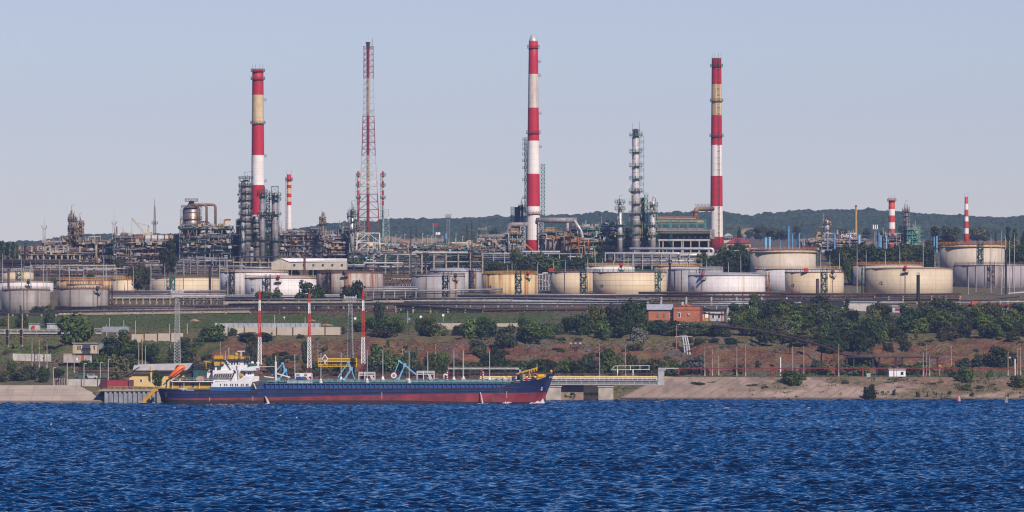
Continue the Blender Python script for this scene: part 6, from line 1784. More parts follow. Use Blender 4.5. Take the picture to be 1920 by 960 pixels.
tower(1698.5,390,468,8,3000,[397,404,414,424,434,446],DULLSILVER,'grey rusty column laced with galleries beside the pale green stair structure',top='clutter',rail=GREY,out=1.0,taper=.9)
PG = paint("pale_green_steel",(0.11,0.33,0.255),.65)
unit(1702,1720,431,468,2995,[432,441,450,459],2,PG,'pale green stair structure right of the grey laced column',depth=8,pipes=3,vessels=3,pal=[PG,LGREY],seed=24,brace=.6,clutter=12,name="stair_structure",cat='stair structure',colw=.3)
stair_tower(1721.5,426,470,6.5,3000,PG,'pale green lattice tower at the right end of the stair structure','x',panels=8)
for (px,y,Y,lab) in ((1512.5,433,2960,'dark blue floodlight tower with a cage head among the blue stacks'),(1641,428,2980,'telecom mast with white panel antennas left of the stout chimney'),(1383,450,2930,'dark floodlight head by the poplar')):
 t = thing("floodlight_tower",px3(px,470,Y),lab,'floodlight tower')
 mb = MB(); lattice(mb,px3(px,472,Y),px3(px,y + 4,Y),1.1,.9,8,.18,.12); mb.build("lattice_section",DKBLUE if px < 1600 else GREY,t)
 mb = MB(); p = px3(px,y + 3,Y); mb.box(p,(2.6,2.2,.3)); mb.rail([p + Vector((-1.3,-1,0)),p + Vector((1.3,-1,0))],1.2,.8,.18); mb.build("platform",DKBLUE if px < 1600 else GREY,t)
 for k in range(3):
  mb = MB(); mb.box(p + Vector((-1 + k,-1.2,.8 if px < 1600 else 1.5)),(.45,.3,.6 if px < 1600 else 2.0)); mb.build("lamp_panel",DARK if px < 1600 else WHITE,t)
for k,(x0,x1,ye,yr,yb,wall,roof,lab) in enumerate(((1357,1374,443,438,452,CONCL,ROOFG,'small grey gabled building behind the sooty-topped chimney'),
 (1362,1408,456,446,468,TAN,paint("roof_maroon",(0.27,0.05,0.065),.7),'ochre building with a maroon hipped roof beside the sooty-topped chimney'))):
 Y = 2990 - 40 * k
 t = thing("workshop",px3((x0 + x1) / 2,yb,Y),lab,'building')
 mb = MB(); mb.box2((xat(x0,Y),Y,zat(yb + 4,Y)),(xat(x1,Y),Y + 12,zat(ye,Y))); mb.build("wall",wall,t)
 mb = MB(); a,b = xat(x0 - .6,Y),xat(x1 + .6,Y); mb.prism([(a,zat(ye,Y)),(b,zat(ye,Y)),(a * .35 + b * .65,zat(yr,Y)),(a * .65 + b * .35,zat(yr,Y))],Y - .4,Y + 12.4); mb.build("roof",roof,t)
 for q in range(4):
  mb = MB(); x = xat(x0 + (x1 - x0) * (q + .5) / 4,Y); mb.box((x,Y - .03,zat((ye + yb) / 2,Y)),(1.0,.1,1.2)); mb.build("window",GLASS,t)
 mb = MB(); mb.box2((xat(x0 + 6,Y),Y + 4,zat(yr + 3,Y)),(xat(x0 + 8,Y),Y + 5,zat(yr - 5,Y))); mb.build("chimney_stub",RUST,t)
# ------------------------------------------------------------------ the river tanker
TH = math.radians(5.0)
SY0 = 1993.0
SX0 = xat(296,SY0)
SD = Vector((math.cos(TH),math.sin(TH),0)); SN = Vector((-math.sin(TH),math.cos(TH),0))
def W(s,t,z): return Vector((SX0,SY0,0)) + SD * s + SN * t + Vector((0,0,z))
def s_of(px,t=0.0):
 k = (px - 960.0) / F
 return (k * (SY0 + t * math.cos(TH)) - SX0 + t * math.sin(TH)) / (math.cos(TH) - k * math.sin(TH))
def z_of(px,py,t=0.0):
 Y = SY0 + s_of(px,t) * math.sin(TH) + t * math.cos(TH)
 return zat(py,Y)
def S(px,py,t=0.0): return W(s_of(px,t),t,z_of(px,py,t))
NAVY = paint("hull_navy",(0.010,0.020,0.080),.45,var=.45,scale=.25,rust=.26,rustcol=(0.065,0.035,0.04))
HRED = paint("hull_red",(0.20,0.024,0.032),.55,var=.5,scale=.22,rust=.3,rustcol=(0.13,0.05,0.045))
BOOT = paint("hull_boot_black",(0.022,0.012,0.012),.6,var=.5,scale=.4,rust=.14,rustcol=(0.22,0.03,0.025))
DBLUE = paint("trunk_blue",(0.018,0.060,0.215),.5,var=.3,scale=.4,rust=.06,rustcol=(0.10,0.05,0.05))
TEAL = paint("deck_teal",(0.020,0.17,0.18),.6,var=.25,scale=.5)
DECKG = paint("deck_grey",(0.13,0.19,0.21),.6,var=.25)
SWHITE = paint("ship_white",(0.62,0.60,0.61),.45,var=.14,rust=.12,rustcol=(0.42,0.30,0.2))
SYEL = paint("ship_yellow",(0.50,0.27,0.015),.5,var=.2,rust=.06)
SKYB = paint("crane_blue",(0.15,0.36,0.55),.5,var=.15)
SGREEN = paint("ship_green",(0.012,0.060,0.048),.6,var=.2)
STRIP = paint("bulwark_blue",(0.020,0.085,0.26),.5,var=.2)
LBO = paint("lifeboat_orange",(0.75,0.135,0.025),.45,var=.15,rust=.08,rustcol=(0.10,0.04,0.03))
ship = thing("river_tanker",W(0,0,0),'long low river tanker with navy sides, red boot and white wheelhouse at the stern','ship')
def B(mb,name,m_): return mb.build(name,m_,ship)
def sbox(mb,px0,px1,y0,y1,t0,t1,mi=0):
 """box on the ship from photo columns and rows (measured on its near face t0) and depth t0..t1"""
 s0,s1 = s_of(px0,t0),s_of(px1,t0); za,zb = z_of(px0,y1,t0),z_of(px0,y0,t0)
 vs = [W(s,t,z) for s in (s0,s1) for t in (t0,t1) for z in (za,zb)]
 mb.add(vs,[(0,1,3,2),(4,6,7,5),(0,4,5,1),(2,3,7,6),(0,2,6,4),(1,5,7,3)],mi)
def sprism(mb,poly,t0,t1,mi=0):
 n = len(poly)
 s_z = [(s_of(a,t0),z_of(a,b,t0)) for a,b in poly]
 vs = [W(s,t0,z) for s,z in s_z] + [W(s,t1,z) for s,z in s_z]
 mb.add(vs,[tuple(range(n)),tuple(range(n,2 * n))[::-1]] + [(i,n + i,n + (i + 1) % n,(i + 1) % n) for i in range(n)],mi)
LOA = s_of(1040,0)
def hull():
 ss = np.concatenate([np.array([0,.6,1.6,3,5,8,12]),np.arange(17,LOA - 24,6),np.linspace(LOA - 22,LOA,12)])
 hb_d = lambda s: np.interp(s,[0,.6,1.6,3,5,8,14,LOA - 22,LOA - 14,LOA - 8,LOA - 4,LOA - 1.5,LOA],[3.2,4.6,5.8,6.8,7.6,8.1,8.3,8.3,7.6,5.9,3.9,1.9,.15])
 hb_w = lambda s: np.interp(s,[0,.6,1.6,3,5,8,14,LOA - 22,LOA - 14,LOA - 8,LOA - 4,LOA - 1.5,LOA],[2.4,3.6,4.8,5.9,6.9,7.8,8.25,8.25,6.9,4.3,2.2,.8,.1])
 pxs = lambda s: 296 + (1040 - 296) * s / LOA
 ztop = lambda s: np.interp(pxs(s),[296,330,396,470,500,930,950,986,1013,1026,1040],[5.0,4.8,4.75,5.0,5.1,5.35,6.4,7.3,8.3,9.2,10.4])
 zr = lambda s: np.interp(pxs(s),[296,500,780,1020,1040],[1.75,2.25,3.3,3.75,3.8])
 zb = lambda s: np.interp(pxs(s),[296,420,760,860,1040],[1.6,1.25,1.2,.75,.6])
 rows = []
 for s in ss:
  lv = [-2.5,0.0,zb(s),zr(s),(zr(s) + ztop(s)) / 2,ztop(s)]
  r = []
  for z in lv:
   f = max(0.0,min(1.0,z / ztop(s)))
   hb = hb_w(s) + (hb_d(s) - hb_w(s)) * f ** 1.3
   bow = max(0.0,(s - (LOA - 22)) / 22); st = max(0.0,(6 - s) / 6)
   s2 = s - (1 - f) * 3.9 * bow ** 1.5 + (1 - f) * 1.6 * st
   r.append((s2,hb,z))
  rows.append(r)
 mb = MB(); n = len(ss); L = 6
 for sg in (-1,1):
  o = len(mb.v)
  for r in rows:
   for (s,hb,z) in r: mb.v.append(tuple(W(s,sg * hb,z)))
  for i in range(n - 1):
   for k in range(L - 1):
    q = [o + i * L + k,o + (i + 1) * L + k,o + (i + 1) * L + k + 1,o + i * L + k + 1]
    if sg > 0: q = q[::-1]
    mb.f.append(q); mb.m.append((2,2,1,0,0)[k] if k != 0 else 2); mb.sm.append(True)
 for i in (0,n - 1):
  o2 = n * L
  for k in range(L - 1):
   a = i * L + k
   mb.f.append([a,a + 1,o2 + a + 1,o2 + a]); mb.m.append((2,2,1,0,0)[k]); mb.sm.append(False)
 B(mb,"hull",[NAVY,HRED,BOOT])
 mb = MB(); o = 0
 for (s,hb,z) in [r[-1] for r in rows]:
  mb.v += [tuple(W(s,-hb + .15,z - .35)),tuple(W(s,hb - .15,z - .35))]
 for i in range(n - 1): mb.f.append([2 * i,2 * i + 2,2 * i + 3,2 * i + 1]); mb.m.append(0); mb.sm.append(False)
 B(mb,"deck",TEAL)
 edge = lambda s,z: hb_w(s) + (hb_d(s) - hb_w(s)) * max(0,min(1,z / ztop(s))) ** 1.3
 for nm,f_,a,b in (("rubbing_strake",lambda s: ztop(s) - .12 if pxs(s) < 940 else np.interp(pxs(s),[940,1000,1040],[5.25,5.7,7.2]),2,LOA - 5),("rubbing_strake",lambda s: (zr(s) + ztop(s)) / 2 + (.3 if pxs(s) < 480 else -.15),2,LOA - 14),("rubbing_strake",lambda s: ztop(s) - 1.25,1.5,34)):
  mb = MB(); P = []
  for s in np.arange(a,b,2.5):
   z = float(f_(s)); bow = max(0.0,(s - (LOA - 22)) / 22); f = min(1,z / ztop(s))
   P.append(W(s - (1 - f) * 3.9 * bow ** 1.5,-(edge(s,z) + .06),z))
  for p,q in zip(P[:-1],P[1:]): mb.beam(p,q,.22,.26)
  B(mb,nm,paint("strake_dark",(0.020,0.018,0.045),.6,rust=.25))
 return edge,ztop,zr
edge,ztop,zr_ = hull()
TN = -7.0       # near face of the trunk
mb = MB(); sbox(mb,497,946,719.3,731,TN,7.0); B(mb,"trunk",DBLUE)
mb = MB()
for k in range(53):
 px = 499 + k * 8.5
 if px > 944: break
 sbox(mb,px,px + 1.0,719.6,730,TN - .55,TN)
B(mb,"trunk_ribs",paint("rib_blue",(0.03,0.085,0.27),.5,rust=.06))
mb = MB(); sbox(mb,497,948,718.4,719.4,TN - .6,7.2); B(mb,"trunk_deck",TEAL)
mb = MB()
pts = [S(px,718.6,TN - .5) for px in range(486,962,12)]
mb.rail(pts,.95,1.9,.12); B(mb,"deck_rail",TEAL)
mb = MB()
pts = [S(px,716.5,-4) for px in range(545,950,20)]
mb.rail(pts,.8,2.2,.13); B(mb,"gangway_rail",paint("rail_grey",(0.12,0.24,0.26),.6))
for (t_,y,r,m_,a,b) in ((-5,716.2,.26,DECKG,520,958),(-3.5,715.2,.22,LGREY,500,965),(-2,714.5,.28,DECKG,540,940),(0,713.6,.24,LGREY,560,930)):
 mb = MB(); mb.tube([S(a,y,t_),S(b,y,t_)],r,8); B(mb,"cargo_pipe",m_)
rnd = random.Random(31)
for k in range(34):        # valves, vents and manifold pieces on deck
 px = rnd.uniform(545,965); t_ = rnd.uniform(-5,2); mb = MB(); m_ = rnd.choice([DECKG,LGREY,DARK,LGREY,SWHITE,DKBLUE])
 p = S(px,717.6,t_); h = rnd.uniform(.5,1.5)
 if rnd.random() < .5: mb.lathe(p,[(.35,0),(.35,h),(.5,h),(.5,h + .25)],10)
 else: mb.box(p + Vector((0,0,h * .5)),(rnd.uniform(.5,1.6),.8,h))
 B(mb,"deck_valve",m_)
mb = MB(); sbox(mb,538,586,713.6,719,-6,-2); B(mb,"cargo_hatch",paint("hatch_grey",(0.33,0.36,0.39),.6))
mb = MB(); p = S(563,712.5,-4); mb.cyl(p,p + Vector((0,0,.9)),2.0,.8,18); B(mb,"hatch_dome",DKBLUE)
for (px,yt,yb,tip) in ((552.8,664,713,0),(601.6,662,718,0),(639.5,661,714,0),(688.4,657,717,0),(717.8,657,713,0),(767,658,717,0),(802,659,712,0),(851,658,714,0),(869,655,713,1),(918,656,714,1)):
 t_ = -5.5 if yb > 715 else -1.5
 mb = MB(); mb.cyl(S(px,yb,t_),S(px,yt,t_),.15,.10,8); B(mb,"vent_mast",PALE)
 mb = MB(); p = S(px,yb,t_); mb.lathe(p,[(.7,-.3),(.6,.4),(.2,1.4)],12); B(mb,"mast_foot",SWHITE)
 if tip: mb = MB(); p = S(px,yt,t_); mb.box(p,(.75,.4,.5)); B(mb,"mast_lamp",REDP)
for (ap,kn,l1,l2,tipb,k3) in (((530,681.6),(535,694.7),(522.6,712),(540,712),(509.5,704),0),((653.4,678.7),(658.2,691.8),(644.4,713),(664.8,713),(633.5,707.9),0),((748.6,677.2),(758.9,684.5),(746.5,712),None,(738.4,703),1)):
 mb = MB(); t_ = -1.0
 mb.beam(S(*ap,t_),S(*kn,t_),.5); mb.beam(S(*kn,t_),S(*l1,t_ - 1),.42)
 if l2: mb.beam(S(*kn,t_),S(*l2,t_ + 1),.4)
 else: mb.beam(S(*kn,t_),S(782,704,t_ + 1),.42)
 p = S(*kn,t_); mb.box(p,(1.1,.9,1.2)); mb.box(S(*ap,t_),(.8,.8,.8)); mb.box(S(*l1,t_ - 1),(1.1,1,1.4))
 B(mb,"hose_crane",SKYB)
 mb = MB(); mb.beam(S(*ap,t_),S(*tipb,t_ - .5),.3 if not k3 else .22); B(mb,"crane_jib",SKYB)
mb = MB(); p = S(738.4,704,-1.8); mb.cyl(p + Vector((0,-.2,0)),p + Vector((0,.2,0)),.95,n=20); B(mb,"hose_disc",SWHITE)
mb = MB(); p = S(738.4,704,-1.8)
mb.cyl(p + Vector((0,-.28,0)),p + Vector((0,-.2,0)),.5,n=16); B(mb,"disc_mark",paint("faded_pink",(0.42,0.12,0.14),.6))
for (x0,x1,y0,y1,xs) in ((554,585,700,712,577),(673,703,698,714,697),(782,814,696,714,806)):
 mb = MB(); t_ = -3.0
 sbox(mb,x0,x1,y0 + 5.5,y0 + 6.3,t_,3)
 for x in (x0,(x0 + x1) / 2 - 4,x1):
  for q in (t_,3): mb.beam(S(x,y1 + 3,q),S(x,y0,q),.24)
 for y in (y0,y0 + 3): mb.beam(S(x0,y,t_),S(x1,y,t_),.22); mb.beam(S(x0,y,3),S(x1,y,3),.2)
 B(mb,"manifold_platform",SWHITE)
 mb = MB()
 mb.beam(S(xs,y0 + 6,t_ - .3),S(xs + 6,y1 + 2,t_ - .3),.26); mb.beam(S(xs - 3,y0 + 6,t_ - .3),S(xs + 3,y1 + 2,t_ - .3),.26)
 for k in range(6): mb.beam(S(xs - 3 + k,y0 + 6 + k * 1.6,t_ - .3),S(xs + k,y0 + 6 + k * 1.6,t_ - .3),.14)
 B(mb,"ladder",SWHITE)
 for q in (x0 + 7,x1 - 2):
  mb = MB(); p = S(q,y0 + 10,-1); mb.cyl(p + Vector((0,-.7,0)),p + Vector((0,.7,0)),.65,n=12); B(mb,"hose_reel",REDP)
mb = MB(); sbox(mb,562,570,701,706,-3.2,-3.1); sbox(mb,576,583,701,706,-3.2,-3.1); B(mb,"side_panel",SWHITE)
mb = MB(); mb.tube([S(832,712,-3),S(832,702,-3),S(837,702,-3),S(837,705,-3)],.25,8); B(mb,"vent_pipe",SWHITE)
mb = MB()
A_,E_ = S(968,701,-2),S(1008,689.5,-2); mb.beam(A_,E_,.32,.42); mb.beam(S(1007,693,-2),S(1007,682,-2),.2)
for q in (.62,.72,.84,.95): p = A_.lerp(E_,q); mb.box(p - Vector((0,0,.5)),(.4,.4,.9))
B(mb,"jib_crane",SYEL)
mb = MB(); mb.cyl(S(976.5,713,-2),S(976.5,699,-2),.45,n=10); B(mb,"crane_post",SGREEN)
mb = MB(); p = S(1013,706,-1.5); mb.cyl(p + Vector((-1.4,0,0)),p + Vector((1.4,0,0)),.8,n=16); mb.box(p + Vector((0,0,-.7)),(2.4,1.2,.6)); mb.box(p + Vector((1.7,0,.1)),(.3,1.0,1.2)); B(mb,"windlass",SYEL)
for (px,py,m_,w) in ((982,706,SYEL,1.6),(993,705,SYEL,1.2),(971.7,709,REDP,1.1),(988,712,REDP,1.2),(999,710,DARK,1.4),(963,710,DKBLUE,1.6),(957,711,LGREY,1.4),(946,712,CONCL,2.0),(935,713,LGREY,1.8),(924,713,CONCL,1.6),(1003,712,SYEL,.8),(978,713,REDP,.9),(950,709,SYEL,.9),(985,699,SYEL,.9)):
 mb = MB(); p = S(px,py,rnd.uniform(-3,0)); mb.lathe(p - Vector((0,0,.6)),[(w * .4,0),(w * .45,.5),(w * .3,.8),(w * .45,1.2),(w * .2,1.4)],10); B(mb,"deck_fitting",m_)
mb = MB()
for k in range(20):
 a = 6.283 * k / 20; b = 6.283 * (k + 1) / 20; c = S(1004,704,-2.4)
 mb.beam(c + Vector((math.cos(a) * .75,0,math.sin(a) * .75)),c + Vector((math.cos(b) * .75,0,math.sin(b) * .75)),.25)
B(mb,"lifebuoy",paint("buoy_pink_red",(0.55,0.07,0.12),.5))
mb = MB(); p = S(1033.4,696,0); mb.lathe(p - Vector((0,0,.5)),[(.1,-1.6),(.15,-.1),(.42,.1),(.5,.5),(.36,.86),(.05,1.0)],12); B(mb,"bow_light",SYEL)
mb = MB(); mb.rail([S(962,710,-6),S(972,708,-6.2),S(986,707.5,-5.5),S(1000,706,-4.5)],.9,1.2,.11); B(mb,"bow_rail",DKBLUE)
def hullpt(px,py,off=.12):
 t_ = -8.0
 for _ in range(12):
  s = s_of(px,t_); z = z_of(px,py,t_); bow = max(0.0,(s - (LOA - 22)) / 22)
  f = max(0,min(1,z / float(ztop(min(LOA,s)))))
  s0 = min(LOA,s + (1 - f) * 3.9 * bow ** 1.5)
  t_ = -(float(edge(s0,z)) + off)
 return W(s_of(px,t_),t_,z_of(px,py,t_))
def hull_text(body,px,py,h,name="lettering"):
 vs,fs = text_mesh(body,h)
 mb = MB(); s = SY0 / F
 mb.add([hullpt(px + v[0] / s,py - v[1] / s,.14) for v in vs],fs)
 B(mb,name,SWHITE)
hull_text("СУДАК",335,731.2,.58)
mb = MB()          # two rows of port lettering too small to read
for y,xs in ((729.8,(351,353,355.2,357,359.4,361.2)),(732.0,(350,352,354.4,356.2,358.2,360.4,362.2))):
 for x in xs: mb.beam(hullpt(x,y,.14),hullpt(x + 1.1,y,.14),.1,.18)
B(mb,"lettering",SWHITE)
hull_text("СУДАК",1029.5,709,.5)
mb = MB(); mb.beam(hullpt(1016,727),hullpt(1015,731.5),.22); mb.beam(hullpt(1014,731),hullpt(1016.4,731.6),.25); mb.beam(hullpt(1015.4,727),hullpt(1016.8,727.3),.3); B(mb,"anchor",SWHITE)
for (px,y0,y1) in ((716,736,749),(950,734,747),(393,745,752),(474,743,752)):
 mb = MB()
 for k in range(7): y = y0 + (y1 - y0) * k / 7; mb.beam(hullpt(px,y),hullpt(px,y + (y1 - y0) / 12),.2)
 B(mb,"draught_mark",paint("mark_white",(0.6,0.55,0.52),.6))
mb = MB(); mb.beam(hullpt(938,738.6),hullpt(988,738.6),.18); B(mb,"load_line",paint("line_red",(0.34,0.04,0.05),.6))
mb = MB(); sbox(mb,310,313,735,745,-7.9,-7.2); B(mb,"stern_fairlead",BLACKP)
mb = MB(); sprism(mb,[(394,733.5),(469.5,733.5),(469.5,725),(396,725.6)],-8.45,-7.9); B(mb,"side_bulwark",STRIP)
mb = MB(); sbox(mb,320,398,716,728,-6.2,6.5); B(mb,"poop_house",SYEL)
mb = MB()
for (a,b,y0,y1) in ((336,339,719,726),(347,349,720,723),(356,358.5,719.5,722.5),(360,363.5,719,726)): sbox(mb,a,b,y0,y1,-6.32,-6.2)
B(mb,"poop_window",DKBLUE)
mb = MB(); sbox(mb,330,333.5,718.5,722.5,-6.5,-6.2); B(mb,"fire_locker",REDP)
mb = MB(); sbox(mb,321,403,714.6,716.2,-7.7,7.7); B(mb,"poop_roof",SWHITE)
mb = MB()
for px in (324,345,374,397): mb.beam(S(px,729,-7.3),S(px,715,-7.3),.13)
B(mb,"poop_pillar",SWHITE)
mb = MB(); mb.rail([S(323,714.6,-7.4),S(360,714.4,-7.4),S(400,714.4,-7.4),S(440,714,-7.4)],1.0,1.8,.11); B(mb,"poop_rail",LGREY)
poly = [(394.6,725.8),(400.5,716),(443,714.2),(457,706.2),(486,705.2),(486,713.6),(473,716.6),(470,724.6)]
mb = MB(); sprism(mb,poly,-8.1,8.1); B(mb,"lower_house",SWHITE)
for px in (412.5,420.5,424.5,431.5,435,441,444.5,451.5,455,461,464):
 mb = MB(); sbox(mb,px,px + 1.9,719.6,723.8,-8.2,-8.1); B(mb,"cabin_window",GLASS)
mb = MB(); sbox(mb,399,455,694,715,-6.0,6.0); B(mb,"middle_house",SWHITE)
mb = MB(); sprism(mb,[(398.5,707.5),(403,700.5),(437,699),(434,707.5)],-7.0,-6.0); B(mb,"engine_casing",LGREY)
mb = MB()
for k in range(8): x = 401 + k * 4.2; sprism(mb,[(x,706.8),(x + 1.6,701.4),(x + 4.2,701.2),(x + 2.8,706.8)],-7.15,-7.0)
B(mb,"skylight_panes",DARK)
mb = MB(); sprism(mb,[(387,709),(389,697),(394,692),(410,690.8),(410,709)],-2.6,2.6); B(mb,"funnel",SWHITE)
mb = MB(); sprism(mb,[(389.8,698.3),(391.8,695.8),(410.2,694.2),(410.2,696.8)],-2.75,2.75); B(mb,"funnel_band",REDP)
mb = MB(); sbox(mb,362,388,692.5,714,-4.6,4.6); B(mb,"generator_house",SGREEN)
mb = MB(); sbox(mb,366,373,694.5,712,-4.72,-4.6); B(mb,"generator_door",paint("door_teal",(0.012,0.09,0.075),.5))
mb = MB(); sbox(mb,361,389.5,691.4,692.6,-4.9,4.9); B(mb,"generator_roof",DARK)
mb = MB(); p = S(375,712,-6); mb.cyl(p + Vector((0,-.6,0)),p + Vector((0,.6,0)),1.3,n=16); B(mb,"mooring_reel",paint("reel_tan",(0.36,0.26,0.21),.7))
mb = MB(); p = S(380,712,-5.5); mb.lathe(p,[(.6,-.3),(.6,1.3)],10); B(mb,"red_drum",REDP)
mb = MB(); sbox(mb,403,468,675.5,695,-5.0,5.0); B(mb,"wheelhouse",SWHITE)
for (a,b) in ((409.5,412),(423,425.5),(427,430.5),(433.5,436.5),(439,441),(444,450),(457.5,460.5),(462,466)):
 mb = MB(); sbox(mb,a,b,677.5,683.5,-5.12,-5.0); B(mb,"wheelhouse_window",GLASS)
mb = MB(); sbox(mb,400.5,470,674.2,675.6,-6.0,6.0); B(mb,"wheelhouse_roof",DARK)
mb = MB(); sprism(mb,[(452.5,694.8),(453,692.5),(468,687.5),(486.5,685.4),(486.8,693.6),(476,695)],-7.8,7.8); B(mb,"bridge_wing",SWHITE)
mb = MB(); sbox(mb,455,476.5,695,706.2,-6.5,6.5); B(mb,"wing_house",SWHITE)
mb = MB()
for (a,b) in ((456.5,460),(465,467),(468.5,470.5)): sbox(mb,a,b,698,704 if a < 460 else 702,-6.62,-6.5)
B(mb,"wing_window",GLASS)
mb = MB(); sbox(mb,480.5,486,690.6,692.6,-7.92,-7.8); B(mb,"wing_port",DARK)
mb = MB(); mb.cyl(S(466,684.6,-5.5),S(482,684.6,-5.5),.55,n=14); B(mb,"life_raft",SGREEN)
for (px,py) in ((473,680.5),(483,681.5)):
 mb = MB(); p = S(px,py,-4); mb.lathe(p,[(.1,-1.1),(.4,-.7),(.62,-.1),(.5,.35),(.1,.6)],12); B(mb,"radome",SWHITE)
for (a,b,y0) in ((402.5,418,666.6),(428.5,439,666.2),(440,446,668),(452,458,669)):
 mb = MB(); sbox(mb,a,b,y0,674.2,-4.6,-3.2); B(mb,"roof_locker",SYEL)
mb = MB(); p = S(443,674,-3); mb.lathe(p,[(.35,0),(.35,1.2),(.55,1.4),(.6,1.9),(.3,2.3)],12); B(mb,"searchlight",SYEL)
mb = MB(); mb.rail([S(402,674.2,-5.8),S(468,674.2,-5.8)],1.15,1.5,.11); B(mb,"roof_rail",SYEL)
mb = MB(); mb.beam(S(452,674,0),S(452,659,0),.3); mb.beam(S(445,658.6,0),S(459,658.4,0),.35,.28); B(mb,"radar",SWHITE)
mb = MB(); mb.beam(S(429,674,0),S(429,652.5,0),.3,.3); mb.beam(S(426.5,653,0),S(431,652.6,0),.22); mb.beam(S(421,659,0),S(424,659,0),.22); mb.beam(S(422.5,674,0),S(422.5,659,0),.25); B(mb,"signal_mast",TAN)
mb = MB(); mb.beam(S(464,676,3),S(462,654,3),.3); mb.beam(S(468,676,3),S(466,664,3),.24); mb.beam(S(440,660,3),S(466,664,3),.14); B(mb,"antenna_mast",DARK)
mb = MB(); mb.beam(S(421.5,673,-5.6),S(443.5,697,-6.6),.3); B(mb,"stair_rail",SWHITE)
mb = MB(); mb.beam(S(433.5,712,-6.9),S(441,695,-6.6),.6,.3); B(mb,"stair_flight",DARK)
mb = MB(); mb.beam(S(448,712,-6.6),S(448,679,-6.6),.35); B(mb,"side_post",SWHITE)
mb = MB(); p = S(407,682,-5.4); mb.box(p,(1.8,.6,1.3)); p = S(417,681.5,-5.4); mb.lathe(p,[(.5,-.5),(.8,0),(.5,.5)],12); B(mb,"signal_lamp",SYEL)
mb = MB(); sprism(mb,[(407,693),(410,683),(415,684),(414,693)],-5.6,-5.1); B(mb,"canvas_cover",SGREEN)
mb = MB(); mb.beam(S(386.5,692,-3),S(386.5,677,-3),.35); mb.beam(S(382,677,-3),S(400,680.3,-3),.3); B(mb,"davit_crane",SYEL)
mb = MB(); mb.rail([S(365,691.4,-4.4),S(402,691.4,-4.4)],1.4,1.6,.12); B(mb,"house_rail",DARK)
for (px,py) in ((451,702),(453.5,703.5),(451,705)):
 mb = MB(); p = S(px,py,-6.8); mb.lathe(p,[(.2,-.4),(.38,0),(.2,.4)],10); B(mb,"life_vest_box",SYEL)
mb = MB(); mb.cyl(S(517,721,-3),S(517,678.5,-3),.36,n=12); mb.cyl(S(517,679,-3),S(517,667,-3),.16,.1,8); B(mb,"kingpost",SWHITE)
mb = MB(); mb.beam(S(519,700.5,-3.2),S(544,707.5,-3.2),.35); mb.beam(S(495,706,-3.2),S(514,708,-3.2),.3); mb.beam(S(487,687.5,-3),S(515,687.3,-3),.14); B(mb,"cargo_boom",SWHITE)
mb = MB(); mb.beam(S(472,733,-7.2),S(478,717,-7.2),.5,.3); mb.beam(S(478,733,-7.4),S(484,733,-7.4),2.0,.3); B(mb,"stair_to_deck",DARK)
mb = MB(); mb.beam(S(475,717,-7.3),S(481,731,-7.3),.4,.3); B(mb,"white_stair",SWHITE)
mb = MB(); sbox(mb,470,499,724,733,-6.5,6.5); B(mb,"break_wall",DKBLUE)
mb = MB()
for (a,y0,y1,w) in ((487,712,724,2),(491,715,724,4),(503,713,720,5)): sbox(mb,a,a + w,y0,y1,-3,-1)
B(mb,"winch",DKBLUE)
mb = MB(); sbox(mb,508,513,715,719.5,-3,-1); B(mb,"deck_locker",LGREY)
mb = MB()
for t_ in (-2.2,2.2):
 mb.beam(S(322,717,t_),S(364,686.5,t_),.7,.8); mb.beam(S(311,729,t_),S(313,714,t_),.4); mb.beam(S(311,714,t_),S(325,708,t_),.45)
 mb.beam(S(346,716,t_),S(350,696,t_),.4); mb.beam(S(306,722,t_),S(318,711,t_),.35); mb.beam(S(332,716,t_),S(341,704,t_),.3)
mb.beam(S(364,686.5,-2.2),S(364,686.5,2.2),.5); mb.beam(S(322,717,-2.2),S(322,717,2.2),.5)
B(mb,"boat_ramp",BLACKP)
mb = MB()
for (a,b,y0,y1) in ((352,362,700,714),(362,372,684.5,691),(374,386,686,691.4),(340,350,707,715),(328,334,711,716)): sbox(mb,a,b,y0,y1,-3.4,2)
B(mb,"stern_gear",DARK)
def lifeboat():
 p0,p1 = S(319.5,713.5,0),S(349.5,690,0)
 t = thing("lifeboat",p0,'orange enclosed lifeboat with black wear, tilted on the stern ramp of the tanker','lifeboat')
 ax = (p1 - p0); L = ax.length; ax.normalize(); up = Vector((-ax.z,0,ax.x)).normalized(); sd_ = Vector((0,1,0))
 mb = MB(); n = 14; m_ = 16; rings = []
 for i in range(n + 1):
  q = i / n; w = 1.35 * math.sin(math.pi * min(1,max(.03,q * .94 + .03))) ** .45
  h = 1.25 * math.sin(math.pi * min(1,max(.03,q * .94 + .03))) ** .4
  hump = .9 * math.exp(-((q - .72) / .16) ** 2)
  ring = []
  for k in range(m_):
   a = 2 * math.pi * k / m_
   y = math.cos(a) * w; z = math.sin(a)
   z = z * (h + hump) if z > 0 else z * h * .75
   ring.append(p0 + ax * (L * q) + up * (z + .7) + sd_ * y)
  rings.append(ring)
 vs = [p for r in rings for p in r]
 fs = [(i * m_ + k,i * m_ + (k + 1) % m_,(i + 1) * m_ + (k + 1) % m_,(i + 1) * m_ + k) for i in range(n) for k in range(m_)]
 fs += [tuple(range(m_))[::-1],tuple(n * m_ + k for k in range(m_))]
 mb.add(vs,fs,0,True); mb.build("hull",LBO,t)
 mb = MB()
 for sg in (-1,1): mb.beam(p0 + ax * .5 + up * .75 + sd_ * sg * 1.3,p0 + ax * (L - .5) + up * .75 + sd_ * sg * 1.3,.18)
 mb.build("fender",BLACKP,t)
 mb = MB(); c = p0 + ax * (L * .72) + up * 2.3
 for k in (-.5,.1): mb.beam(c + ax * k - sd_ * 1.05,c + ax * (k + .4) - sd_ * 1.05,.3)
 mb.build("window",BLACKP,t)
lifeboat()
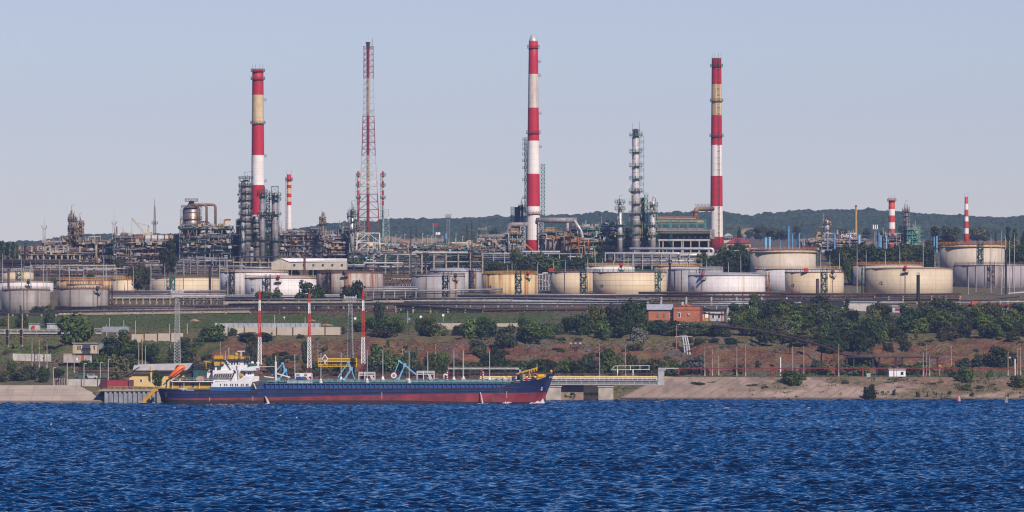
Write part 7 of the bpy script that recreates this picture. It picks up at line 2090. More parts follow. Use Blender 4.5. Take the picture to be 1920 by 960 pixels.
t = thing("gangway_arm",S(268,755,4),'yellow hinged arm reaching from the quay down to the water at the tanker stern','gangway')
mb = MB(); a,b = px3(269,753.5,2010),px3(291,731,2010); mb.beam(a,b,1.5,1.0); mb.beam(b,px3(300,729.5,2010),.8,.7); mb.build("arm",SYEL,t)
mb = MB(); mb.rail([a,b],1.0,1.3,.12); mb.build("handrail",SYEL,t)
mb = MB(); mb.box(a + Vector((0,0,-.3)),(2.2,2.2,.7)); mb.build("float",TAN,t)
mb = MB(); mb.beam(px3(292,756,2010),px3(292,735,2010),.35); mb.beam(px3(276,754,2010),px3(291,744,2010),.2); mb.beam(px3(292,756,2010),px3(284,742,2010),.2); mb.build("strut",DARK,t)
FOAM = paint("foam_white",(0.46,0.47,0.49),.95,var=.25,scale=2.0)
for (px,y0,w,m_,dx,lab) in ((497,744,.95,paint("bilge_water",(0.50,0.40,0.30),.7,var=.2),1.4,'tan jet of bilge water pouring from the side of the tanker near its stern'),(900,735.5,.5,FOAM,1.0,'thin white jet of water pouring from the side of the tanker near its bow')):
 t = thing("water_jet",hullpt(px,757.5),lab,'water jet')
 mb = MB(); P = []
 p0 = hullpt(px,y0)
 n = 9
 for k in range(n + 1):
  q = k / n; P.append(p0 + Vector((dx * q * .9,-.1 - 1.6 * q ** .7,-(p0.z + .2) * q ** 1.5)))
 for k in range(n): mb.cyl(P[k],P[k + 1],w * (.25 + .3 * k / n),w * (.25 + .3 * (k + 1) / n),9,caps=(k in (0,n - 1)))
 mb.build("stream",m_,t)
 mb = MB()
 for k in range(26):
  q = P[-1] + Vector((rnd.gauss(0,1.0),rnd.gauss(0,.6),rnd.uniform(.0,.25))); mb.lathe(q,[(.3,-.1),(.35,.08),(.1,.22)],6)
 mb.build("splash",m_,t)
t = thing("bow_wave",hullpt(1018,757),'white broken wave curling along the tanker bow','bow wave')
for nm,x0,x1,hmax in (("crest",975,1022,1.55),("trail",936,968,.8)):
 mb = MB(); nx = 46
 V = []
 for i in range(nx + 1):
  q = i / nx; px = x0 + (x1 - x0) * q
  if nm == "crest": h = hmax * (q ** 1.6) * (1 if q < .93 else (1 - q) / .07) * (.55 + .9 * float(vnoise(np.array([i * .55]),np.array([3.3]))[0]))
  else: h = hmax * math.sin(math.pi * q) ** 1.2 * (.5 + float(vnoise(np.array([i * .6]),np.array([8.3]))[0]))
  b = hullpt(px,757.2,.05)
  for k in range(5):
   u = k / 4; V.append(b + Vector((rnd.gauss(0,.08),-2.3 * u + .1,-.35 + (h + .25) * math.sin(math.pi * (.5 + .5 * u)) + rnd.gauss(0,.05))))
 mb.add(V,[(i * 5 + k,(i + 1) * 5 + k,(i + 1) * 5 + k + 1,i * 5 + k + 1) for i in range(nx) for k in range(4)],0,True)
 mb.build(nm,FOAM,t)
# ------------------------------------------------------------------ left quay
def pbox(mb,px0,px1,y0,y1,Y,depth,mi=0):
 mb.box2((xat(px0,Y),Y,zat(y1,Y)),(xat(px1,Y),Y + depth,zat(y0,Y)),mi)
PILE = paint("sheet_pile",(0.25,0.255,0.28),.6,.1,var=.25,rust=.15)
t = thing("sheet_pile_wall",px3(250,757,2014),'corrugated grey sheet-pile quay wall under the yellow building','quay wall')
mb = MB(); Y = 2014
n = 44
for k in range(n):
 a = 196 + (392 - 196) * k / n; d = 0 if k % 2 == 0 else .55
 mb.box2((xat(a,Y),Y + d,-2),(xat(a + (392 - 196) / n,Y),Y + 1.5,zat(733.5,Y)))
mb.build("piles",PILE,t)
mb = MB(); mb.box2((xat(185,Y),Y - .25,zat(733.5,Y)),(xat(394,Y),Y + 30,zat(730.5,Y))); mb.build("coping",CONCP,t)
mb = MB(); mb.rail([px3(203,730.5,Y,.2),px3(262,730.5,Y,.2),px3(300,730.5,Y,.2),px3(390,730.5,Y,.2)],1.1,2.2,.11); mb.build("handrail",TAN,t)
def wall_panel(px0,px1,y0,y1,Y,m_,label,name="concrete_wall",n=4,cat='wall',postm=None,th=.3,yb2=None,y02=None,gap=.0):
 """a wall of upright panels between posts; rows may slope from left to right"""
 t = thing(name,px3((px0 + px1) / 2,y1,Y),label,cat)
 yb2 = y1 if yb2 is None else yb2; y02 = y0 if y02 is None else y02
 for k in range(n):
  a = px0 + (px1 - px0) * k / n; b = px0 + (px1 - px0) * (k + 1) / n; q = (k + .5) / n
  ya = y0 + (y02 - y0) * q; yb = y1 + (yb2 - y1) * q
  mb = MB(); mb.box2((xat(a,Y) + .06 + gap,Y,zat(yb + 3,Y)),(xat(b,Y) - .06 - gap,Y + th,zat(ya,Y))); mb.build("panel",m_,t)
 for k in range(n + 1):
  a = px0 + (px1 - px0) * k / n; q = k / n
  mb = MB(); mb.beam(px3(a,y1 + (yb2 - y1) * q + 3,Y,-.1),px3(a,y0 + (y02 - y0) * q - .6,Y,-.1),.34); mb.build("post",postm or BROWN,t)
 return t
wall_panel(101,128,709,722,2046,paint("wall_grey",(0.26,0.235,0.225),.9),'grey ribbed metal wall section left of the plain concrete one',n=6,name="metal_wall")
wall_panel(128,189,711,728,2040,CONCL,'plain grey concrete wall on the quay beside the red containers',n=2,postm=CONCP)
t = thing("steel_gate_post",px3(189.5,740,2020),'tall dark post where the ramp meets the sheet-pile quay','post'); mb = MB(); mb.beam(px3(189.5,742,2020),px3(189.5,708,2020),.45); mb.build("post_shaft",DARK,t)
for (a,b,m_,lab) in ((190,201,paint("container_dark_red",(0.10,0.018,0.028),.6),'dark red shipping container end next to the concrete wall'),(200.5,241,paint("container_red",(0.28,0.035,0.045),.6,var=.2),'faded red shipping container on the quay'),(241.5,250,paint("container_plum",(0.14,0.04,0.06),.6),'plum-coloured half-height container beside the yellow building')):
 Y = 2036 + (b - a) * .02; t = thing("shipping_container",px3((a + b) / 2,730,Y),lab,'container')
 mb = MB(); pbox(mb,a,b,712.5,730.4,Y,2.5); mb.build("body",m_,t)
 mb = MB()
 k = a + .6
 while k < b - .5: pbox(mb,k,k + .6,713.2,729.8,Y - .06,.06); k += 1.7
 mb.build("corrugation",m_,t)
 mb = MB()
 for e in (a,b - .9): pbox(mb,e,e + .9,712.3,730.4,Y - .1,.1)
 pbox(mb,a,b,712.2,713.2,Y - .09,.09); mb.build("corner_frame",m_,t)
def yellow_house():
 Y = 2046
 ym = paint("render_yellow",(0.60,0.42,0.17),.85,var=.12)
 t = thing("quay_building",px3(285,730,Y),'yellow quay building under a wide pale grey roof behind the tanker stern','building')
 mb = MB(); pbox(mb,242,345,701,731,Y,12); mb.build("wall",ym,t)
 mb = MB(); pbox(mb,292,345,694,702,Y + .5,11); mb.build("upper_wall",CONCL,t)
 mb = MB(); x0,x1 = xat(249,Y),xat(352,Y); mb.prism([(x0,zat(694.5,Y)),(x0 + .5,zat(684.5,Y)),(x1,zat(682,Y)),(x1,zat(694,Y))],Y - 1.2,Y - .8);
 mb.add([(x0,Y - 1.2,zat(694.5,Y)),(x1,Y - 1.2,zat(694,Y)),(x1 + 1,Y + 14,zat(681,Y)),(x0 + 1,Y + 14,zat(683,Y))],[(0,1,2,3)])
 mb.build("roof",paint("quay_roof",(0.43,0.40,0.41),.7,var=.15),t)
 mb = MB(); pbox(mb,248,350,694.6,696.2,Y - 1.3,.5); mb.beam(px3(236,703,Y,-1.4),px3(262,688,Y,-1.4),.25); mb.build("fascia",BROWN,t)
 for a in (262,278.5):
  mb = MB(); pbox(mb,a,a + 5,710,717,Y - .08,.08); mb.build("window_frame",WHITE,t)
  mb = MB(); pbox(mb,a + .8,a + 4.2,711,716,Y - .12,.05); mb.build("window_pane",GLASS,t)
 mb = MB(); pbox(mb,282,285,686,706,Y - 1.6,.5); mb.build("pillar",ym,t)
 mb = MB(); mb.tube([px3(237,706,Y,-1.5),px3(252,696.5,Y,-1.5),px3(325,696.5,Y,-1.5),px3(335,699,Y,-1.5)],.25,7); mb.build("pipe",DARK,t)
yellow_house()
tree('round','dark',295,724,30,24,label='small dark round tree in front of the yellow quay building',Y=2038)
for (px,py,lab,m_) in ((152,708,'dark green parked car behind the quay wall',paint("car_green",(0.05,0.12,0.10),.3)),(171,709,'silver parked car behind the quay wall',paint("car_silver",(0.40,0.42,0.44),.3))):
 Y = 2062; t = thing("parked_car",px3(px,py,Y),lab,'car'); b = px3(px,py,Y)
 mb = MB(); mb.prism([(b.x - 2.1,b.z),(b.x + 2.1,b.z),(b.x + 2.1,b.z + .75),(b.x + 1.2,b.z + .85),(b.x + .7,b.z + 1.4),(b.x - 1.1,b.z + 1.4),(b.x - 1.7,b.z + .85),(b.x - 2.1,b.z + .8)],Y,Y + 1.7); mb.build("body",m_,t)
 mb = MB(); mb.prism([(b.x - 1.0,b.z + .9),(b.x + 1.0,b.z + .9),(b.x + .6,b.z + 1.32),(b.x - .95,b.z + 1.32)],Y - .03,Y - .01); mb.build("window",GLASS,t)
 for dx in (-1.35,1.35): mb = MB(); mb.cyl((b.x + dx,Y - .05,b.z),(b.x + dx,Y + .2,b.z),.36,n=14); mb.build("wheel",BLACKP,t)
t = thing("brown_walkway",px3(180,716,2075),'low brown pipe walkway on thin legs behind the parked cars','pipe walkway')
mb = MB(); mb.tube([px3(146,695,2075),px3(211,695,2075)],.28,7); mb.tube([px3(146,697.5,2075),px3(242,697.5,2075),px3(262,692,2075)],.22,7); mb.build("pipe",BROWN,t)
mb = MB(); mb.rail([px3(146,694,2075),px3(211,694,2075)],.9,1.6,.12); mb.build("handrail",BROWN,t)
for px in (147,170,201,225):
 mb = MB(); mb.beam(px3(px,716,2075),px3(px,695,2075),.25); mb.build("leg",BROWN,t)
def gatehouse():
 Y = 2150
 cm = paint("gatehouse_cream",(0.46,0.36,0.25),.85,var=.2,rust=.05)
 t = thing("gatehouse",px3(155,678,Y),'two-storey cream gatehouse with a dark balcony and an orange door','building')
 mb = MB(); pbox(mb,136.5,182,644,664,Y,9); mb.build("upper_wall",cm,t)
 mb = MB(); pbox(mb,119,172,663,680,Y + .4,9); mb.build("lower_wall",paint("gatehouse_grey",(0.36,0.31,0.27),.9,var=.3),t)
 mb = MB(); pbox(mb,135.5,183,642.6,644.4,Y - .5,10); mb.build("roof",paint("gatehouse_roof",(0.30,0.25,0.24),.8),t)
 mb = MB(); pbox(mb,155,169,645,662,Y - .3,.3); mb.build("balcony_recess",paint("balcony_dark",(0.05,0.05,0.07)),t)
 mb = MB(); mb.rail([px3(154,658,Y,-.5),px3(170,658,Y,-.5)],1.0,.9,.14); mb.build("balcony_rail",DARK,t)
 for a in (145,149,175.5):
  mb = MB(); pbox(mb,a,a + 2.3,648,656,Y - .08,.08); mb.build("window",GLASS,t)
 mb = MB(); pbox(mb,152.5,157.5,664.5,677,Y + .3,.08); mb.build("door",paint("door_orange",(0.42,0.08,0.02),.6),t)
 mb = MB(); pbox(mb,137,182,662.6,664,Y - .12,.1); mb.build("floor_band",BROWN,t)
 mb = MB(); pbox(mb,143,146,671,676,Y + .3,.1); mb.build("notice",WHITE,t)
gatehouse()
wall_panel(25,95,663,673,2142,CONCL,'low pale concrete wall with a yellow mark left of the gatehouse',n=6,y02=664,yb2=675,postm=CONCL)
t = thing("wall_marker",px3(82.5,671,2141),'small yellow diamond marker on the low pale wall left of the gatehouse','marker'); mb = MB(); c = px3(82.5,669,2141.5); mb.add([c + Vector((-.4,0,0)),c + Vector((0,0,-.4)),c + Vector((.4,0,0)),c + Vector((0,0,.4)),c + Vector((-.4,.06,0)),c + Vector((0,.06,-.4)),c + Vector((.4,.06,0)),c + Vector((0,.06,.4))],[(0,1,2,3),(7,6,5,4),(0,4,5,1),(1,5,6,2),(2,6,7,3),(3,7,4,0)]); mb.build("plate",SYEL,t)
t = thing("sloping_gallery",px3(201,655,2200),'grey sloping conveyor gallery climbing to a long grey box','gallery')
mb = MB(); x0,x1 = xat(183,2200),xat(222,2200)
mb.prism([(x0,zat(657,2200)),(x1,zat(638,2200)),(x1,zat(629,2200)),(x0,zat(647,2200))],2200,2204); mb.build("ramp",paint("gallery_grey",(0.20,0.20,0.21),.7,var=.2),t)
mb = MB(); pbox(mb,192,241,612.5,623,2206,6); mb.build("upper_box",paint("gallery_blue_grey",(0.24,0.25,0.29),.7,var=.15),t)
mb = MB(); pbox(mb,218,224,622,650,2203,3); mb.build("link_box",paint("gallery_grey",(0.2,0.2,0.21)),t)
for px in (197,206,236): mb = MB(); mb.beam(px3(px,650,2205),px3(px,622,2205),.3); mb.build("leg",DARK,t)
def quick_thing(name,label,cat,px,py,Y,builds,group=None):
 t = thing(name,px3(px,py,Y),label,cat,group)
 for nm,m_,fn in builds:
  mb = MB(); fn(mb); mb.build(nm,m_,t)
 return t
quick_thing("shed",'small white shed with a red tank before it, under the dark trestle','shed',64,619,2330,[("wall",CONCL,lambda mb: pbox(mb,54,74,608,619,2330,5)),("roof",ROOFG,lambda mb: pbox(mb,53,75,606.8,608,2329.6,6)),("red_tank",REDP,lambda mb: pbox(mb,60,65,611,618,2329,.8))])
quick_thing("shed",'small plain grey-white shed right of the one with the red tank','shed',97,618,2330,[("wall",LGREY,lambda mb: pbox(mb,88,107,607.5,618,2330,5)),("roof",ROOFG,lambda mb: pbox(mb,87.4,107.6,606.4,607.5,2329.6,6)),("door_panel",PALE,lambda mb: pbox(mb,93,98,609,617.5,2329.9,.08))])
quick_thing("road_viaduct",'light grey road rail and deck running past the signals at the left edge','viaduct',40,625,2290,[("deck",LGREY,lambda mb: mb.box2((xat(-40,2290),2290,zat(626,2290)),(xat(190,2290),2296,zat(623.5,2290)))),("guard_rail",PALE,lambda mb: mb.rail([px3(-40,623.5,2290),px3(190,621.5,2290)],1.1,2.4,.16)),("pier",CONCP,lambda mb: [mb.beam(px3(a,640,2291),px3(a,625,2291),.5) for a in (-10,66,97)])])
for (px,lab) in ((13.5,'black double-headed railway signal, the one at the left edge'),(39.5,'black double-headed railway signal, second along from the left edge')):
 Y = 2215; t = thing("railway_signal",px3(px,648,Y),lab,'railway signal')
 mb = MB(); mb.beam(px3(px + 2.5,650,Y),px3(px + 2.5,588,Y) if px < 20 else px3(px + 2.5,588,Y),.4); mb.build("post",POLE,t)
 for (y0,y1) in ((619,630),(633,646)):
  mb = MB(); pbox(mb,px - 2.6,px + 2.6,y0,y1,Y - .6,.5); mb.cyl(px3(px,y0,Y,-.35),px3(px,y0 - 1.5,Y,-.35),.5,.2,10); mb.build("signal_head",BLACKP,t)
  mb = MB()
  for q in (.25,.55,.8): p = px3(px,y0 + (y1 - y0) * q,Y,-.62); mb.cyl(p,p + Vector((0,-.2,0)),.22,n=10)
  mb.build("lens_hood",DARK,t)
FENCE = paint("fence_concrete",(0.43,0.355,0.285),.9,var=.15,scale=.2)
wall_panel(246,345,627,642,2245,FENCE,'pale concrete panel fence with rusty posts, left part above the slope',n=4,y02=624,yb2=640)
wall_panel(398,640,614.5,627,2285,FENCE,'long pale concrete panel fence behind the radio masts',n=8,y02=613,yb2=625)
wall_panel(792,905,606,621,2330,FENCE,'pale concrete fence with a pipe on top between two dark bushes',n=4,y02=606,yb2=619,postm=FENCE)
wall_panel(930,985,606,612,2350,FENCE,'short low concrete wall below the black railed rack',n=2,postm=FENCE)
t = wall_panel(404,600,606,613,2330,paint("fence_metal",(0.33,0.35,0.38),.6),'low pale metal sheet fence between the meadow and the concrete fence',n=22,name="metal_fence",postm=LGREY,cat='fence',gap=.05)
for (px,py,lab) in ((512,620,'yellow round marker on the long concrete fence'),(268,634,'yellow round marker on the left concrete fence')):
 quick_thing("fence_marker",lab,'marker',px,py,2284 if px > 300 else 2244,[("disc",SYEL,lambda mb,px=px,py=py: mb.cyl(px3(px,py,2284 if px > 300 else 2244,-.1),px3(px,py,2284 if px > 300 else 2244,.02),.35,n=12))])
for (px,py,w,h,lab) in ((612,610,40,4,'low heap of tan soil beside the metal sheet fence'),(365,602,26,5,'heap of broken pink rubble by the concrete fence'),(585,602,20,4,'small heap of tan soil near the striped radio masts')):
 g = gpix(px,py); s = g.y / F; t = thing("soil_heap",g,lab,'heap')
 mb = MB(); n = 16; m_ = 8; V = []; rr = random.Random(px)
 for i in range(m_ + 1):
  for k in range(n):
   a = 6.283 * k / n; r = (1 - i / m_) ** .8 * w * s / 2 * rr.uniform(.85,1.1); V.append((g.x + math.cos(a) * r,g.y + math.sin(a) * r * .6,g.z - .2 + h * s * (i / m_) * rr.uniform(.8,1.1)))
 mb.add(V,[(i * n + k,i * n + (k + 1) % n,(i + 1) * n + (k + 1) % n,(i + 1) * n + k) for i in range(m_) for k in range(n)]); mb.build("mound",paint("heap_soil",(0.30,0.195,0.125),.95,var=.4),t)
# ------------------------------------------------------------------ striped radio masts and floodlight masts
for (px,yt,yb,y2,lab) in ((487,545,726,684,'red and white striped lattice mast just behind the wheelhouse'),(580,550,716,690,'red and white striped lattice mast left of the yellow sign'),(681,545,716,682,'red and white striped lattice mast right of the yellow sign')):
 Y = 2075; s = Y / F
 t = thing("striped_mast",px3(px,yb,Y),lab,'mast','striped lattice masts on the shore')
 ys = [yt,yt + 18,yt + 38,632,y2,yb]; ms = [MASTRED2,WHITE,MASTRED2,WHITE,MASTRED]
 wd = lambda y: 2.0 + 6.2 * ((y - yt) / (yb - yt))
 mb = MB(); mb.cyl(px3(px,yt,Y),px3(px,yt - 10,Y),.12,.05,6); mb.build("tip_rod",MASTRED2,t)
 for k in range(5):
  a,b = ys[k],ys[k + 1]; mb = MB()
  lattice(mb,px3(px,b,Y),px3(px,a,Y),wd(b) * s,wd(a) * s,max(3,int((b - a) / 7)),.18,.12,style='x'); mb.build("lattice_section",ms[k],t)
for (px,yt,yb,Y,lab) in ((332.5,556,690,2080,'galvanised lattice floodlight mast behind the tanker stern'),(657,566,712,2085,'galvanised lattice floodlight mast rising behind the yellow sign')):
 s = Y / F
 t = thing("floodlight_mast",px3(px,yb,Y),lab,'floodlight mast')
 for k in range(4):
  a = yt + (yb - yt) * k / 4; b = yt + (yb - yt) * (k + 1) / 4; wa,wb = 6.5 + 5.5 * k / 4,6.5 + 5.5 * (k + 1) / 4
  mb = MB(); lattice(mb,px3(px,b,Y),px3(px,a,Y),wb * s,wa * s,6,.15,.10,style='x'); mb.build("lattice_section",paint('pylon_grey',(0.31,0.31,0.32),.6),t)
 mb = MB(); w = 10 * s; p = px3(px,yt,Y); mb.box(p,(2 * w,2.4,.3)); mb.rail([p + Vector((-w,-1.2,0)),p + Vector((w,-1.2,0))],1.1,1.0,.14); mb.rail([p + Vector((-w,1.2,0)),p + Vector((w,1.2,0))],1.1,1.0,.14); mb.build("platform",PALE,t)
 for k in range(5):
  q = p + Vector((-w + 2 * w * k / 4,-1.3,1.5)); mb = MB(); mb.box(q,(.8,.5,.7)); mb.beam(q,q - Vector((0,0,1.3)),.1); mb.build("floodlight",LGREY,t)
 for sg in (-1,1): mb = MB(); mb.beam(p + Vector((sg * w * .6,0,1)),p + Vector((sg * w * 1.2,0,2.4)),.16); mb.build("lamp_arm",WHITE,t)
s = 2185 / F
t = mast(1079,652,704,4.5,6,2165,BROWN,'rust-brown floodlight tower with a square gallery on the bluff behind the bow',plat=651,headw=18,lamps=3,name="floodlight_tower",style='x',cat='floodlight tower',platm=BROWN)
mb = MB(); p = px3(1079,645,2165); mb.rail([p + Vector((-1.7,-1.7,0)),p + Vector((1.7,-1.7,0))],1.1,.9,.16); mb.box(px3(1079,652.5,2165),(2.6,2.6,1.0)); mb.build("upper_gallery",BROWN,t)
for (px,yt,yb,Y,hw,lab,m_) in ((393.5,470 + 31,578,2515,8,'dark rusty floodlight column in front of the cream hooped tank',DARK),(571,478,560,2600,9,'brown floodlight column standing by the pale gabled shed',BROWN),(798,479,558,2620,7,'black floodlight column by the rust-striped grey tank',DARK),(1721.5,516,560,2490,5,'short black column in front of the wide buff tank',BLACKP),(1886,469,546,2560,5,'black floodlight column in front of the mauve-grey tank',DARK),(1867,437,462,2800,10,'dark floodlight head on the roof line of the rear beige tank',DARK),(1256,494,556,2525,6,'thin dark lattice floodlight column beside the hooped tank',DARK),(1533,523,569,2495,3,'rust-brown pipe column before the cream 13 tank',BROWN),(47,478 - 17,487,2810,7,'dark floodlight tower by the pine-dark wood',DARK),(16,505,556,2560,6,'rusty floodlight column among the left tanks',BROWN)):
 t = thing("floodlight_column",px3(px,yb,Y),lab,'floodlight column')
 s = Y / F
 mb = MB(); mb.cyl(px3(px,yb + 6,Y),px3(px,yt,Y),.5 if px not in (1721.5,1533) else .72,n=10); mb.build("shaft",m_,t)
 mb = MB(); p = px3(px,yt,Y); h = hw * s / 2; mb.box(p,(2 * h,1.6,.3));
 if hw > 4: mb.rail([p + Vector((-h,-.8,0)),p + Vector((h,-.8,0))],1.0,.7,.14)
 mb.build("platform",m_,t)
 if hw > 5:
  for k in range(3): mb = MB(); mb.box(p + Vector((-h + h * k,-.9,1.1)),(.6,.4,.6)); mb.build("floodlight",DARK,t)
# ------------------------------------------------------------------ yellow sign with black letters
def sign():
 SYEL = paint('sign_yellow',(0.64,0.38,0.02),.5,var=.1)
 Y = 2082.0; s = Y / F
 t = thing("lettered_sign",px3(633,712,Y),'yellow slatted sign with black Cyrillic letters and a flame emblem','sign')
 for y in (671.5,676,682.5,686.3):
  mb = MB(); pbox(mb,597,669.5,y,y + (2.3 if y in (671.5,676,682.5) else 1.2),Y,.3); mb.build("slat",SYEL,t)
 for (a,b) in ((597,597.8),(613,613.8),(630,630.8),(668.7,669.5)):
  mb = MB(); pbox(mb,a,b,671.5,687.5,Y + .05,.2); mb.build("frame_bar",SYEL,t)
 for a in (598.5,662):
  mb = MB(); pbox(mb,a,a + 3,687.3,716,Y + .3,.6); mb.build("leg",BLACKP,t)
 mb = MB(); pbox(mb,598,669,672,687,Y + .9,.08); mb.build("backing",paint("sign_backing",(0.34,0.20,0.03),.7,var=.5,scale=2.0),t)
 text_flat("САРАТОВСКИЙ НПЗ",4.9 * s,px3(614.2,684,Y,-.12),Vector((1,0,0)),BLACKP,t,squeeze=(668 - 614.5) * s / (max(v[0] for v in text_mesh("САРАТОВСКИЙ НПЗ",4.9 * s)[0])))
 mb = MB(); r2 = random.Random(4); x = 617.0
 while x < 666:
  w = r2.uniform(.7,1.4); pbox(mb,x,x + w,674.1,675.6,Y - .08,.05); x += w + r2.uniform(.35,1.2)
 mb.build("small_lettering",BLACKP,t)
 mb = MB(); P = [(609.3,664.2),(612,667.5),(612,668.8),(614.4,671),(614.4,673.5),(612,677.5),(611,678.8),(611,683.3),(607.4,683.3),(607.4,678.8),(606.5,677.5),(604.2,673.5),(604.2,671),(606.6,668.8),(606.6,667.5)]
 mb.prism([(xat(a,Y),zat(b,Y)) for a,b in P][::-1],Y - .25,Y - .12); mb.build("emblem_border",WHITE,t)
 mb = MB(); c = (609.3,673)
 Q = [(c[0] + (a - c[0]) * .74,c[1] + (b - c[1]) * .74) for a,b in P if b < 678]
 mb.prism([(xat(a,Y),zat(b,Y)) for a,b in Q][::-1],Y - .33,Y - .26); mb.build("emblem_flame",paint("emblem_grey",(0.10,0.11,0.12)),t)
 mb = MB(); mb.prism([(xat(a,Y),zat(b,Y)) for a,b in ((609.3,673),(611.2,676.5),(610.6,683),(607.9,683),(607.3,676.5))][::-1],Y - .36,Y - .34); mb.build("emblem_flame_core",paint("emblem_peach",(0.62,0.38,0.24)),t)
sign()
# ------------------------------------------------------------------ concrete poles with slanting struts and arms
def cpole(px,yt,yb,lab=None,patch=None,arms=(),strut=0,m_=None,r=.19,lamp=0,word='concrete pole',name="utility_pole",Y=None,white_foot=True,group='poles along the shore railway'):
 Y = Y or hit(px,yb); s = Y / F
 t = thing(name,px3(px,yb,Y),lab,'pole',group)
 mb = MB(); mb.cyl(px3(px,yb + 3,Y),px3(px,yt,Y),r,r * .62,8); mb.build("shaft",m_ or POLE,t)
 if white_foot and not m_:
  mb = MB(); mb.cyl(px3(px,yb + 1,Y),px3(px,yb - 6,Y),r * 1.12,r * 1.1,8); mb.build("foot_band",CONCL,t)
 for (y,a,b) in arms:
  mb = MB(); mb.beam(px3(px + a,y,Y,-.1),px3(px + b,y,Y,-.1),.12)
  for q in (a,b): mb.beam(px3(px + q,y,Y,-.1),px3(px + q,y - 1.5,Y,-.1),.13)
  mb.build("cross_arm",DARK,t)
 if strut:
  mb = MB(); mb.beam(px3(px,yt + (yb - yt) * .22,Y,-.2),px3(px + strut,yt - 1,Y,-.2),.16); mb.beam(px3(px,yt + (yb - yt) * .38,Y,-.2),px3(px + strut * .55,yt + (yb - yt) * .30,Y,-.2),.1); mb.build("slanting_arm",BLACKP,t)
 if lamp:
  mb = MB(); mb.beam(px3(px,yt,Y),px3(px + lamp,yt - .8,Y),.1); mb.box(px3(px + lamp,yt - .5,Y),(1.0,.4,.22)); mb.build("lamp_head",LGREY,t)
 if lab is None: TODO_LABELS.append((t,word,patch,px))
 return t
P = 'on the left slope above the quay'
for (px,yt,yb,st,lm) in ((60,634,692,0,0),(73.5,637,690,18,0),(88,640,690,0,0),(139,636,700,0,0),(260,640,684,0,0),(266.5,638,684,0,0),(272.5,648,684,0,0),(320,646,680,-12,0),(413,640,690,16,0)):
 cpole(px,yt,yb,patch=P,strut=st,arms=((yt + 5,-3,3),) if px in (60,139,260) else ())
P = 'along the wall by the red containers'
for px,yt,yb in ((100,690,721),(126,676,722),(157.5,682,725),(188,680,735),(203,674,712)):
 cpole(px,yt,yb,patch=P,m_=LGREY,lamp=2.5,word='thin grey lamp post',name="lamp_post",Y=2038,group='lamp posts of the shore')
P = 'on the slope above the tanker deck'
for (px,yt,yb,st,am) in ((469.5,641,700,-26,1),(596,640,698,18,1),(573.5,660,700,0,1),(647,668,700,-16,1),(816.5,645,698,14,1),(868,646,705,-17,1),(754.5,655,700,0,0),(700,678,702,0,0)):
 cpole(px,yt,yb,patch=P,strut=st,arms=((yt + 3,-4,4),(yt + 14,-5,5)) if am else (),lamp=0 if am else 2)
P = 'beside the white footbridge'
for (px,yt,yb,st) in ((1124,646,704,20),(1173,648,705,-14)):
 cpole(px,yt,yb,patch=P,strut=st,arms=((yt + 4,-8,3),),Y=2150)
P = 'along the red pipe rail'
for (px,yt,yb,st,m_) in ((1321.5,650,704,0,None),(1335.5,655,703,0,None),(1347.5,646,702,0,None),(1381.5,650,703,-18,None),(1398,646,706,-20,None),(1486,649,697,0,None),(1507,648,704,0,None),(1572.5,646,705,0,None),(1731,660,703,0,None),(1737.5,646,703,22,None),(1743,668,703,0,None),(1783.5,648,702,-12,None),(1890,661,702,0,None),(1908,652,701,0,None),(1913.5,651,701,0,None)):
 cpole(px,yt,yb,patch=P,strut=st,arms=((yt + 5,-4,4),) if px in (1321.5,1347.5,1507,1572.5,1737.5,1783.5,1908) else (),Y=2185 + (px % 7))
for (px,yt,yb,lab) in ((1463.5,670,702,'short bright white post behind the big bush on the right bank'),(1903,673,702,'bright white post among the pole pair at the right edge')):
 quick_thing("white_post",lab,'post',px,yb,2178,[("shaft",WHITE,lambda mb,px=px,yt=yt,yb=yb: mb.cyl(px3(px,yb + 2,2178),px3(px,yt,2178),.22,n=8))])
quick_thing("catenary_gantry",'dark lattice gantry beam carried between two poles above the red soil','gantry',1365,700,2186,[("beam",BLACKP,lambda mb: [mb.beam(px3(1347,646,2186),px3(1383,646,2186),.18),mb.beam(px3(1347,650,2186),px3(1383,650,2186),.18)] + [mb.beam(px3(1347 + k * 6,650 if k % 2 else 646,2186),px3(1353 + k * 6,646 if k % 2 else 650,2186),.12) for k in range(6)]),("hanger",BLACKP,lambda mb: [mb.beam(px3(a,650,2186),px3(a,655,2186),.14) for a in (1355,1371,1375)])])
P = 'on the meadow below the tanks'
for (px,yt,yb,lm,w) in ((236,610,642,0,'pale post'),(254,601,648,0,'pale post'),(232,600,640,0,'pale post'),(318,607,626,0,'pale post'),(351,606,626,0,'pale post'),(764.5,583,606,0,'pale post'),(515,590,612,0,'pale post'),(572,595,612,0,'pale post'),(205.5,596,628,0,'pale post'),(200,608,632,0,'pale post'),(1405,573,602,0,'pale post'),(1363,580,604,0,'pale post'),(1375,580,604,0,'pale post'),(1388,577,596,0,'pale post')):
 cpole(px,yt,yb,patch=P,m_=PALE,word=w,name="lamp_post",lamp=lm,r=.16,group='lamp posts of the shore')
P = 'in the tank farm'
